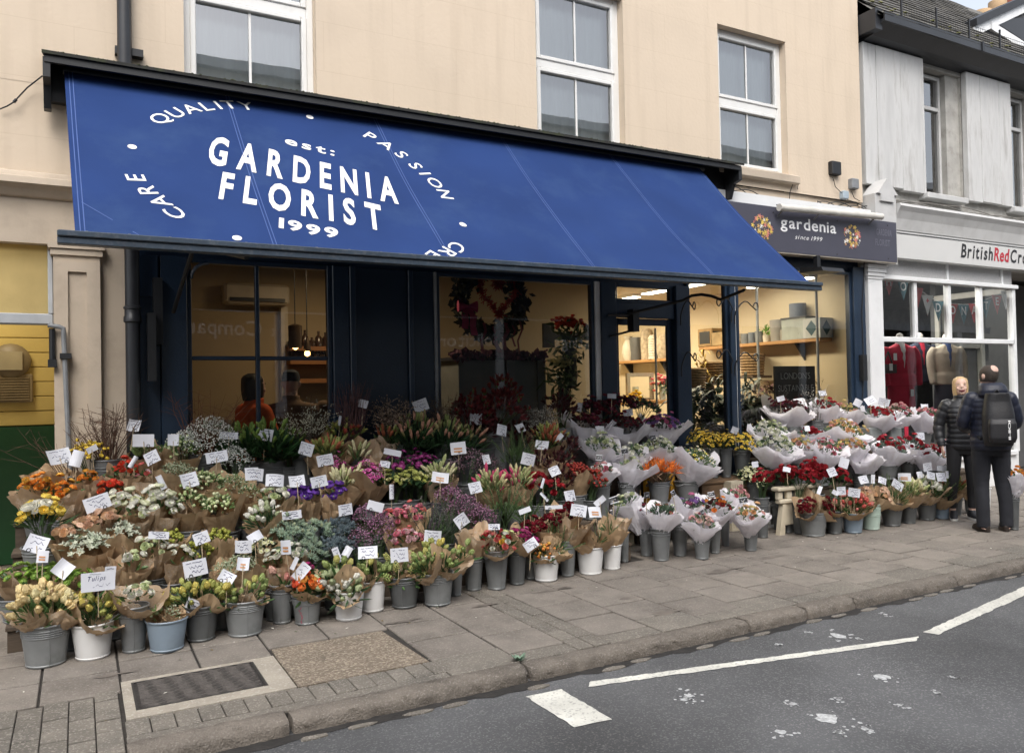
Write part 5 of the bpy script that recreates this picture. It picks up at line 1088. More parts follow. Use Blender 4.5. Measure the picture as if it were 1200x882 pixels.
mb = MB(); mb.box(a.x, e.x, 7.9, 8.4, .02, a.z-.02); mb.build('table_front', M_BOX, tbl); mb = MB(); mb.box(a.x-.05, e.x+.05, 7.85, 8.45, a.z-.02, a.z+.02); mb.build('table_top', M_BLKT, tbl)
mb = MB()
for k in range(400): p = Vector((RND.uniform(a.x-.1, e.x+.05), 7.85+RND.gauss(0, .03), a.z+.04+RND.gauss(0, .025))); d = Vector((RND.gauss(0, 1), RND.gauss(0, 1), RND.gauss(0, 1)))*.02; mb.add([p-d, p+Vector((d.z, d.x, d.y)), p+d, p-Vector((d.z, d.x, d.y))], [(0, 1, 2, 3)])
tag(mb.build('purple_garland', mat('purple_flower', (.07, .012, .035), .7)), 'dark purple dried garland lying along the slate table edge', 'garland').__setitem__('kind', 'thing')
for u in (598, 634):
    a = at_y(u-5, 422, 7.84); e = at_y(u+5, 470, 7.84); mb = MB(); mb.box(a.x, e.x, 7.82, 7.85, .3, a.z); tag(mb.build('easel_leg', mat('pale_wood_grey', (.24, .25, .25), .7)), 'pale upright board in front of the slate table left of centre' if u < 600 else 'pale upright board in front of the slate table by its right end', 'board')
def leafblob(mb, c, R, n, L=.1, wd=.02, mi=0, zs=1.0, up=.3):
    for k in range(n):
        p = Vector(c)+Vector((RND.gauss(0, R*.5), RND.gauss(0, R*.5), RND.gauss(0, R*.5*zs))); d = Vector((RND.gauss(0, 1), RND.gauss(0, 1), RND.gauss(0, 1)+up)).normalized()*L*RND.uniform(.6, 1.2); s = d.cross(Vector((RND.gauss(0, 1), RND.gauss(0, 1), RND.gauss(0, 1)))).normalized()*wd
        mb.add([p, p+d*.45+s, p+d, p+d*.45-s], [(0, 1, 2, 3)], mi)
M_DGR = mat('deep_green_leaf', (.022, .05, .018), .5, .35, 20); M_MGR = mat('mid_green_leaf', (.05, .10, .03), .5, .3, 20)
for (u, v, y, R, nl, col, lab, vv, sp) in ((668, 378, 7.6, .13, 70, (.6, .05, .02), 'tall vase of orange red flowers behind the right end of the wreath window', 440, 1.6), (660, 424, 7.6, .14, 90, (.55, .50, .25), 'bunch of cream white flowers over greenery behind the wreath window', 465, 1.3)):
    c = at_y(u, v, y); t = thing('flower_vase', lab, 'vase', (c.x, c.y, c.z-.5))
    mb = MB(); mb.lathe([(.06, -.75), (.08, -.6), (.06, -.35), (.07, -.3)], 14, c); mb.build('vase', mat('dark_vase', (.03, .04, .035), .3), t, smooth=True)
    mb = MB(); leafblob(mb, c-Vector((0, 0, .22)), .16, 160, .14, .02, zs=1.3); mb.build('leaves', M_MGR, t, kind='stuff')
    mb = MB(); 
    for k in range(nl): p = c+Vector((RND.gauss(0, R*.6*sp*.7), RND.gauss(0, .06), RND.gauss(0, R*.25))); mb.lathe([(.001, -.02), (.024, -.005), (.03, .01), (.012, .018), (.001, .012)], 6, p)
    mb.build('blooms', mat('bloom_%d' % u, col, .7, .25, 25), t, kind='stuff')
fr = thing('black_frame', 'black hanging frame on the beige wall behind the orange red flowers', 'frame', at_y(645, 390, 8.6)); a = at_y(636, 379, 8.6); e = at_y(700, 399, 8.6)
for q in ((a.x, a.x+.16, e.z-.1, a.z), (a.x+.16, e.x, e.z+.0, e.z+.1), (e.x-.2, e.x, e.z+.1, a.z)): mb = MB(); mb.box(q[0], q[1], 8.58, 8.62, q[2], q[3]); mb.build('bar', M_BLACK, fr)
# shelves on the far right wall
WX = 9.355
def wshelf(u0, v0, u1, v1, lab, d=.26):
    a = at_x(u0, v0, WX-d/2); e = at_x(u1, v1, WX-d/2); t = thing('wooden_shelf', lab, 'shelf', (WX, (a.y+e.y)/2, a.z)); mb = MB(); mb.bbox(WX-d, WX, min(a.y, e.y), max(a.y, e.y), a.z-.05, a.z, .005); mb.build('plank', mat('honey_wood', (.42, .22, .08), .5, .2, 3, stretch=(6, 1, 6)), t)
    for y in (a.y*.8+e.y*.2, a.y*.2+e.y*.8): mb = MB(); mb.prism([(WX-.2, a.z-.05), (WX, a.z-.05), (WX, a.z-.3)], y-.015, y+.015); mb.build('bracket', M_BLACK, t)
    return a.z
z1 = wshelf(722, 424, 792, 419, 'honey wood shelf with pale vases seen through the open door')
z2 = wshelf(826, 407, 968, 396, 'long honey wood shelf of pots inside the bright right window')
def pot(u, zb, prof, M, lab, name='vase', d=.14, sc=1.0, cat=None, grp=None):
    a = at_x(u, 410, WX-d); mb = MB(); mb.lathe([(r*sc, h*sc) for r, h in prof], 16, (WX-d, a.y, zb)); return single(name, mb, M, lab, cat or name, grp)
M_CER = mat('cream_ceramic', (.6, .55, .45), .5, .1, 8); M_CARV = mat('carved_ceramic', (.42, .34, .24), .8, .35, 18, .8, 25); M_GRC = mat('grey_glaze', (.12, .12, .12), .35)
S_ = 1.05
pot(736, z1, [(.07, 0), (.12, .15), (.10, .28), (.05, .38), (.09, .45), (.001, .45)], M_CER, 'cream waisted vase at the left end of the shelf beyond the door', sc=S_)
pot(745, z1, [(.09, 0), (.11, .2), (.10, .42), (.001, .42)], M_GRC, 'dark grey cylinder vase behind the cream waisted vase', sc=S_, d=.06)
pot(758, z1, [(.10, 0), (.11, .3), (.10, .5), (.06, .55), (.001, .5)], M_CARV, 'tallest carved tan vase on the shelf beyond the door', sc=S_, d=.08)
rib = [(.08, 0)]; 
for k in range(9): rib += [(.085, .03+k*.04), (.075, .05+k*.04)]
pot(765, z1, rib+[(.04, .42), (.001, .42)], M_CER, 'cream ribbed vase in the middle of the shelf beyond the door', sc=S_, d=.2)
pot(778, z1, [(.09, 0), (.13, .12), (.13, .32), (.08, .42), (.001, .4)], M_CARV, 'stout carved tan vase at the right end of the shelf beyond the door', sc=S_)
PB = [('crate', 833, .17, .30, (.30, .19, .08), 'brown wooden lantern box at the left end of the pot shelf'), ('basket', 847, .14, .22, (.36, .25, .12), 'small woven basket beside the lantern box on the pot shelf')]
for nm, u, wd, h, col, lab in PB:
    a = at_x(u, 405, WX-.14); mb = MB(); mb.bbox(WX-.27, WX-.02, a.y-wd, a.y+wd, z2, z2+h, .01); 
    if nm == 'crate': mb.box(WX-.275, WX-.271, a.y-wd+.05, a.y+wd-.05, z2+.05, z2+h-.05, 1); mb.box(WX-.25, WX-.05, a.y-wd-.006, a.y-wd-.001, z2+.05, z2+h-.05, 1)
    tag(mb.build('lantern_box' if nm == 'crate' else 'basket', [mat('wood_'+nm, col, .7, .25, 8), M_BLACK]), lab, 'box' if nm == 'crate' else 'basket')
for u, r, h, M, lab in ((866, .07, .17, M_CARV, 'small tan pot beside the tin row on the pot shelf'), (874, .07, .16, M_GREYM, 'first grey tin pot on the pot shelf'), (882, .065, .17, mat('slate_pot', (.15, .17, .2), .5), 'blue-grey tin pot on the pot shelf'), (890, .065, .18, M_GREYM, 'grey tin pot beside the small plant on the pot shelf'), (899, .06, .11, M_CER, 'little cream pot holding a green sprout on the pot shelf'), (912, .115, .32, mat('grey_stone_pot', (.3, .28, .25), .7), 'tall grey stone pot on the pot shelf'), (920, .07, .16, mat('grey_stone_pot', (.3, .28, .25)), 'short grey stone pot beside the tall one on the pot shelf')):
    pot(u, z2, [(r*.9, 0), (r, h*.9), (r, h), (r*.85, h), (r*.8, h*.8), (.001, h*.8)], M, lab, 'plant_pot', cat='pot', grp='pots on the long shelf')
a = at_x(899, 405, WX-.14); mb = MB(); leafblob(mb, (WX-.14, a.y, z2+.17), .06, 40, .08, .012, up=1); tag(mb.build('sprout', mat('bright_leaf', (.15, .30, .04), .5)), 'bright green sprout in the little cream pot', 'plant').__setitem__('kind', 'thing')
a = at_x(937, 398, WX-.14); tk = thing('glass_tank', 'clear glass tank with a dark rim on the pot shelf', 'tank', (WX-.14, a.y, z2)); mb = MB()
for q in ((WX-.26, WX-.02, a.y-.22, a.y-.21), (WX-.26, WX-.02, a.y+.21, a.y+.22), (WX-.26, WX-.25, a.y-.21, a.y+.21)): mb.box(*q, z2, z2+.3)
mb.build('glass', mat('tank_glass', (.35, .38, .36), .2), tk); mb = MB(); mb.box(WX-.27, WX-.01, a.y-.23, a.y+.23, z2+.3, z2+.325); mb.build('rim', M_BLACK, tk)
mb = MB(); mb.lathe([(.12, 0), (.12, .2), (.001, .2)], 18, (WX-.14, a.y+.02, z2+.325)); single('round_box', mb, mat('blue_grey_box', (.12, .14, .18), .6), 'blue-grey round box on top of the glass tank', 'box')
a = at_x(958, 397, WX-.14); dbx = thing('patterned_box', 'pale grey box with dark blue diamond at the right end of the pot shelf', 'box', (WX-.14, a.y, z2)); mb = MB(); mb.box(WX-.27, WX-.01, a.y-.16, a.y+.14, z2, z2+.28); mb.build('box_body', mat('pale_grey_card', (.42, .43, .42), .7), dbx)
mb = MB(); yc = a.y-.01; mb.add([(WX-.272, yc-.1, z2+.14), (WX-.272, yc, z2+.03), (WX-.272, yc+.1, z2+.14), (WX-.272, yc, z2+.25)], [(0, 1, 2, 3)]); mb.add([(WX-.23, a.y-.162, z2+.14), (WX-.14, a.y-.162, z2+.03), (WX-.05, a.y-.162, z2+.14), (WX-.14, a.y-.162, z2+.25)], [(0, 1, 2, 3)]); mb.build('diamond', mat('dark_teal_print', (.02, .06, .08), .6), dbx, kind='stuff')
# table with flowers seen through the door, plants and chalkboard in the right window
tb2 = thing('flower_table', 'wooden table carrying pink flowers and a picture frame beyond the door', 'table', (7.6, 10.2, 0)); a = at_y(725, 470, 10.0); e = at_y(792, 470, 10.0); mb = MB(); mb.box(a.x, e.x+.3, 9.9, 10.6, a.z-.06, a.z); mb.build('table_top', mat('honey_wood', (.42, .22, .08)), tb2)
for x in (a.x+.06, e.x+.2): mb = MB(); mb.box(x, x+.06, 10.2, 10.26, .02, a.z-.06); mb.build('leg', mat('honey_wood', (.42, .22, .08)), tb2)
tz = a.z
for (u, v, col, R, lab) in ((776, 446, (.65, .17, .2), .15, 'pink carnations in a glass vase on the table beyond the door'), (745, 463, (.62, .42, .03), .08, 'small yellow flowers on the table beyond the door')):
    c = at_y(u, v, 10.1); t = thing('flower_vase', lab, 'vase', (c.x, c.y, tz)); mb = MB(); mb.lathe([(.05, 0), (.055, .1), (.05, .22)], 12, (c.x, c.y, tz)); mb.build('vase', mat('tank_glass', (.35, .38, .36)), t, smooth=True)
    mb = MB(); leafblob(mb, (c.x, c.y, c.z-.1), .1, 60, .1, .015); mb.build('leaves', M_MGR, t, kind='stuff')
    mb = MB()
    for k in range(40): p = c+Vector((RND.gauss(0, R*.6), RND.gauss(0, .06), RND.gauss(0, R*.4))); mb.lathe([(.001, -.02), (.03, 0), (.035, .015), (.001, .02)], 6, p)
    mb.build('blooms', mat('bloomc_%d' % u, col, .7, .25, 25), t, kind='stuff')
pf = thing('picture_frame', 'pale grey wooden picture frame standing on the table beyond the door', 'frame', at_y(748, 450, 10.3)); a = at_y(734, 437, 10.3); e = at_y(766, 470, 10.3)
for q in ((a.x, a.x+.06, e.z, a.z), (e.x-.06, e.x, e.z, a.z), (a.x+.06, e.x-.06, a.z-.06, a.z), (a.x+.06, e.x-.06, e.z, e.z+.06)): mb = MB(); mb.box(q[0], q[1], 10.28, 10.33, q[2], q[3]); mb.build('frame_rail', mat('driftwood', (.26, .23, .18), .8), pf)
def plant(u, v, y, R, n, lab, L=.35, wd=.03, M=None, name='house_plant', zp=.02):
    c = at_y(u, v, y); t = thing(name, lab, 'plant', (c.x, c.y, zp)); hp_ = min(.32, max(.12, c.z-zp-R)); mb = MB(); mb.lathe([(.10, 0), (.15, hp_), (.13, hp_), (.001, hp_-.02)], 14, (c.x, c.y, zp)); mb.build('plant_pot', mat('grey_stone_pot', (.3, .28, .25)), t, smooth=True); mb = MB()
    zb = zp+hp_-.03
    for k in range(n):
        a = RND.uniform(0, 2*PI); el = RND.uniform(-.1, 1.35); l = L*RND.uniform(.6, 1.15); p = Vector((c.x+RND.gauss(0, R*.35), c.y+RND.gauss(0, .07), zb+(c.z+R*.5-zb)*RND.random())); d = Vector((math.cos(a)*math.cos(el), math.sin(a)*math.cos(el)*.6, math.sin(el))); s = d.cross(Vector((0, 0, 1))).normalized()*wd; P = []
        for i in range(5): q = i/4; P.append((p+d*l*q+Vector((0, 0, -l*.55*q*q)), s*math.sin(PI*min(.12+q*.88, .97))))
        V = [];
        for b2, s2 in P: V += [b2+s2, b2-s2]
        mb.add(V, [(2*i, 2*i+1, 2*i+3, 2*i+2) for i in range(4)])
    mb.build('leaves', M or M_DGR, t, kind='stuff')
bn = thing('window_bench', 'low dark wooden bench of plants and baskets inside the bright right window', 'bench', (7.8, 7.7, 0)); mb = MB(); mb.box(6.4, 9.2, 7.4, 8.0, .72, .78); mb.build('bench_top', mat('dark_bench_wood', (.08, .05, .03), .7), bn); mb = MB(); mb.box(6.42, 9.18, 7.42, 7.46, .02, .719); mb.build('bench_front', mat('dark_bench_wood', (.08, .05, .03)), bn)
Z_ = .78; M_GR2 = mat('grey_green_leaf', (.05, .075, .045), .5, .3, 20)
plant(812, 478, 7.65, .30, 130, 'dark leafy palm behind the window left of the mullion', .42, .03, zp=Z_); plant(832, 470, 7.75, .28, 110, 'broad leaved dark plant behind the window beside the mullion', .32, .055, zp=Z_); plant(846, 462, 7.9, .26, 110, 'thin leaved grey green plant just left of the mullion', .45, .014, M_GR2, zp=Z_)
plant(876, 466, 7.65, .30, 130, 'dark spiky plant behind the window right of the mullion', .45, .022, M_GR2, zp=Z_); plant(897, 458, 7.9, .22, 110, 'reddish dried foliage behind the window left of the chalkboard', .2, .02, mat('red_brown_leaf', (.10, .035, .04), .8), zp=Z_); plant(950, 455, 7.8, .24, 120, 'tan dried grasses behind the chalkboard', .30, .010, mat('dry_grass', (.30, .22, .12), .9), zp=Z_); plant(826, 424, 8.6, .2, 140, 'yellow pampas plumes behind the window left of the mullion', .3, .012, mat('yellow_pampas', (.42, .28, .07), .9), zp=Z_)
plant(862, 485, 7.55, .28, 120, 'glossy broad leaved plant low behind the mullion', .30, .05, M_DGR, zp=Z_); plant(890, 488, 7.55, .28, 120, 'glossy broad leaved plant low below the chalkboard', .30, .045, M_DGR, zp=Z_)
for (u, v, y, r, h, lab) in ((812, 455, 8.4, .2, .28, 'large woven basket behind the palm in the right window'), (838, 448, 8.6, .22, .3, 'large woven basket left of the mullion among the plants'), (882, 440, 8.9, .2, .34, 'tall woven basket under the pot shelf')):
    c = at_y(u, v, y); mb = MB(); prof = [(r*.8, 0)]
    for k in range(8): prof += [(r*(.82+.02*k)+.008, h*(k+.3)/8), (r*(.82+.02*k)-.004, h*(k+.9)/8)]
    mb.lathe(prof+[(r*.85, h*.9), (.001, h*.3)], 18, (c.x, c.y, c.z)); single('woven_basket', mb, mat('wicker', (.24, .15, .07), .85, .3, 30), lab, 'basket'); mb = MB(); mb.box(c.x-r, c.x+r, c.y-.2, c.y+.2, c.z-.04, c.z-.001); tag(mb.build('side_shelf', mat('dark_bench_wood', (.08, .05, .03))), 'dark shelf board under the '+lab.split(' behind')[0].split(' left')[0].split(' under')[0]+' near u%d' % u if False else 'dark shelf board carrying the '+lab, 'shelf')
mb = MB(); mb.tube([(8.9, 8.6, 1.0), (8.9, 8.6, 3.1)], .02, 8); mb.tube([(9.0, 7.6, .8), (9.0, 7.6, 3.1)], .018, 8); tag(mb.build('shelf_upright', M_GREYM), 'pale metal shelf uprights inside the right window', 'shelf upright').__setitem__('kind', 'stuff')
cb = thing('chalkboard', 'black chalkboard with white hand lettering standing inside the right window', 'chalkboard', at_y(932, 465, 7.42)); a = at_y(908, 429, 7.42); e = at_y(956, 468, 7.42); mb = MB(); mb.box(a.x, e.x, 7.42, 7.45, e.z-.25, a.z); mb.build('board', mat('chalk_black', (.018, .018, .02), .8, .3, 6), cb)
for txt, dz, wd_ in (("LONDON'S", .17, .55), ('SUSTAINABLE', .33, .66)):
    V2, F2, w0 = text2d(txt, -.01, 0, .09); q = MB(); k = wd_/w0; q.add([((a.x+e.x)/2-wd_/2+x*k, 7.417, a.z-dz+y*.085/.7) for x, y in V2], F2); q.build('lettering', mat('chalk', (.4, .4, .38), .9), cb)
# ================================================================== FLOWERS: bloom shapes
R2 = random.Random(21)
def leaf(mb, p, d, s, mi=0, fold=.25):
    """a leaf from p along d (vector), half width vector s; six corners, creased along its middle"""
    n = d.cross(s); n = n.normalized()*s.length*fold if n.length > 1e-9 else Vector((0, 0, 0))
    mb.add([p, p+d*.35+s*.9+n, p+d*.75+s*.6+n, p+d, p+d*.75-s*.6+n, p+d*.35-s*.9+n, p+d*.4-n*.2], [(0, 1, 6), (1, 2, 6), (2, 3, 6), (3, 4, 6), (4, 5, 6), (5, 0, 6)], mi)
def petal_ring(mb, n, r0, r1, z0, z1, wd, cup=.3, a0=0.0, tip=.5, mi=0):
    for k in range(n):
        a = a0+2*PI*k/n+R2.uniform(-.1, .1); c, s = math.cos(a), math.sin(a); z1_ = z1*R2.uniform(.92, 1.05)
        def P(r, t, z): return (r*c-t*s, r*s+t*c, z)
        rm = r0+(r1-r0)*(.5+cup*.5); zm = z0+(z1_-z0)*.5
        mb.add([P(r0, -wd*.35, z0), P(r0, wd*.35, z0), P(rm, wd*.62, zm), P(r1, wd*tip, z1_), P(r1*1.02, -wd*tip, z1_), P(rm, -wd*.62, zm), P(rm*1.08, 0, zm-.05*wd)], [(0, 1, 6), (1, 2, 6), (2, 3, 6), (3, 4, 6), (4, 5, 6), (5, 0, 6)], mi)
def pr_tulip():
    m_ = MB(); petal_ring(m_, 3, .006, .009, 0, .052, .024, 1.9, 0, .18); petal_ring(m_, 3, .007, .013, 0, .048, .027, 1.7, PI/3, .2)
    m_.tube([(0, 0, -.05), (0, 0, .004)], .0035, 5, mi=1); m_.lathe([(.007, 0), (.0165, .012), (.017, .028), (.009, .046), (.001, .05)], 7); return m_
def pr_tulipopen():
    m_ = MB(); petal_ring(m_, 3, .006, .020, 0, .05, .026, 1.4, 0, .25); petal_ring(m_, 3, .007, .024, 0, .046, .028, 1.2, PI/3, .25); m_.tube([(0, 0, -.05), (0, 0, .004)], .0035, 5, mi=1); return m_
def pr_rose(r=.025):
    m_ = MB(); k = r/.025
    for i, (n, r0, r1, z1, wd) in enumerate(((3, .002, .005, .026, .012), (4, .004, .010, .027, .016), (5, .006, .016, .025, .02), (6, .007, .0225, .02, .024), (6, .006, .027, .012, .025))): petal_ring(m_, n, r0*k, r1*k, 0, z1*k, wd*k, .9, i*.7, .42)
    m_.lathe([(.004*k, -.01*k), (.008*k, 0), (.006*k, .004*k)], 6, mi=1); return m_
def pr_rosette(r=.024): 
    m_ = MB(); k = r/.024
    for i, (n, r0, r1, z1, wd) in enumerate(((4, .001, .005, .016, .009), (5, .004, .010, .018, .013), (7, .007, .015, .017, .015), (8, .009, .020, .013, .017), (8, .008, .025, .006, .019))): petal_ring(m_, n, r0*k, r1*k, -.002, z1*k, wd*k, .7, i*.5, .45)
    m_.lathe([(.005*k, .012*k), (.003*k, .017*k), (.001, .018*k)], 6, mi=1); return m_
def pr_lisi():
    m_ = MB(); petal_ring(m_, 5, .004, .020, 0, .034, .024, 1.1, 0, .6); petal_ring(m_, 5, .005, .027, 0, .029, .028, 1.0, .6, .6); m_.lathe([(.006, .006), (.006, .018), (.001, .02)], 6, mi=1); m_.tube([(0, 0, -.04), (0, 0, .002)], .002, 4, mi=1); return m_
def pr_daisy(r=.017):
    m_ = MB(); petal_ring(m_, 9, r*.25, r, .004, .007, r*.42, .3, 0, .35); m_.lathe([(r*.42, .004), (r*.34, .009), (.001, .011)], 7, mi=1); return m_
def pr_disc(r=.027):
    m_ = MB(); petal_ring(m_, 14, r*.4, r, .0, .009, r*.36, .5, 0, .3); petal_ring(m_, 10, r*.2, r*.75, .004, .014, r*.36, .5, .2, .3); m_.lathe([(r*.4, .008), (r*.25, .014), (.001, .013)], 7, mi=1); return m_
def pr_ball(r=.013, bump=.18):
    m_ = MB(); rows = 5; n = 8; V = [(0, 0, -r)]
    for i in range(1, rows):
        for j in range(n): t = PI*i/rows; a = 2*PI*j/n+(.4 if i % 2 else 0); q = r*(1+R2.uniform(-bump, bump)); V.append((q*math.sin(t)*math.cos(a), q*math.sin(t)*math.sin(a), -q*math.cos(t)))
    V.append((0, 0, r)); F = [(0, 1+(j+1) % n, 1+j) for j in range(n)]
    for i in range(rows-2):
        for j in range(n): a = 1+i*n; F.append((a+j, a+(j+1) % n, a+n+(j+1) % n, a+n+j))
    L_ = len(V)-1; a = 1+(rows-2)*n; F += [(a+j, a+(j+1) % n, L_) for j in range(n)]
    m_.add(V, F); return m_
def pr_bud(r=.013, l=.085):
    m_ = MB(); m_.lathe([(.004, 0), (r*.75, l*.25), (r, l*.55), (r*.8, l*.82), (.002, l)], 6); m_.tube([(0, 0, -.06), (0, 0, .002)], .003, 4, mi=1); return m_
def pr_thistle():
    m_ = MB(); m_.lathe([(.004, 0), (.012, .006), (.011, .02), (.004, .03), (.001, .032)], 7)
    for k in range(11):
        a = 2*PI*k/11; d = Vector((math.cos(a), math.sin(a), .35))*.036; s = Vector((-math.sin(a), math.cos(a), 0))*.0035; leaf(m_, Vector((0, 0, .004)), d, s, 1)
    return m_
def pr_tiny(r=.0062): 
    m_ = MB(); m_.add([(r, 0, 0), (-r, 0, 0), (0, r, 0), (0, -r, 0), (0, 0, r), (0, 0, -r)], [(0, 2, 4), (2, 1, 4), (1, 3, 4), (3, 0, 4), (2, 0, 5), (1, 2, 5), (3, 1, 5), (0, 3, 5)]); return m_
def pr_strel():
    m_ = MB()
    for k in range(5): leaf(m_, Vector((0, 0, 0)), Vector((R2.uniform(-.03, .05), R2.uniform(-.03, .03), R2.uniform(.06, .10))), Vector((R2.uniform(-.6, .6), 1, 0)).normalized()*.010, 0)
    leaf(m_, Vector((0, 0, 0)), Vector((.11, 0, .012)), Vector((0, 1, 0))*.008, 1); m_.tube([(0, 0, -.25), (0, 0, 0)], .006, 5, mi=1); return m_
def pr_hyac():
    m_ = MB()
    for k in range(34):
        z = .005+.07*k/34; a = k*2.4; r = .021*(1-.5*(z/.08)**2); q = pr_tiny(.0085); m_.put(q, Matrix.Translation((r*math.cos(a), r*math.sin(a), z)))
    m_.tube([(0, 0, -.05), (0, 0, .06)], .007, 5, mi=1); return m_
def pr_spike():
    m_ = MB()
    for k in range(26):
        z = .15*k/26; a = k*2.4; d = Vector((math.cos(a)*.012, math.sin(a)*.012, .012)); leaf(m_, Vector((0, 0, z)), d, Vector((-math.sin(a), math.cos(a), 0))*.004)
    m_.tube([(0, 0, -.1), (0, 0, .15)], .002, 4, mi=1); return m_
def pr_flame():                                # red-green pointed bracts
    m_ = MB()
    for k in range(9): a = k*2.4; leaf(m_, Vector((0, 0, .004*k)), Vector((math.cos(a)*.02, math.sin(a)*.02, .035)), Vector((-math.sin(a), math.cos(a), 0))*.009, 0 if k > 3 else 1)
    return m_
def pr_brunia():
    m_ = MB()
    for k in range(7): a = k*2.4; r = .011*math.sqrt(k/7); leaf(m_, Vector((r*.3*math.cos(a), r*.3*math.sin(a), 0)), Vector((math.cos(a)*.024, math.sin(a)*.024, .010+.012*(k % 2))), Vector((-math.sin(a), math.cos(a), 0))*.009, 0, .5)
    return m_
def mute(c):                                   # flowers are duller than paint
    g = (c[0]+c[1]+c[2])/3; return tuple((g+(x-g)*.9)*.95 for x in c)
PROTO = {}
def proto(nm, c1, c2=None):
    k = (nm, c1, c2)
    if k not in PROTO:
        mb = globals()['pr_'+nm](); PROTO[k] = mb.mesh(nm, [mat('petal_%.2f_%.2f_%.2f' % c1, mute(c1), .6, .18, 35, rand=.16, spec=.3, trans=.18), mat('stem_%.2f_%.2f_%.2f' % (c2 or (.09, .16, .05)), c2 or (.09, .16, .05), .6, .2, 30, rand=.15)], smooth=nm in ('ball', 'bud'), angle=None)
    return PROTO[k]
GRN = (.045, .10, .028); DGN = (.022, .055, .02); LGN = (.14, .22, .06); GRY = (.13, .17, .13); SAGE = (.17, .22, .17)
CRM = (.78, .62, .30); YEL = (.78, .52, .05); WHT = (.78, .77, .68); PNK = (.72, .22, .30); PCH = (.80, .56, .40); ORG = (.80, .25, .03); RED = (.36, .010, .018); ORD = (.72, .06, .02); MAG = (.40, .02, .16); PUR = (.17, .05, .42); CRI = (.20, .008, .02); COR = (.75, .18, .16); BGR = (.38, .45, .10); MAU = (.33, .14, .24)
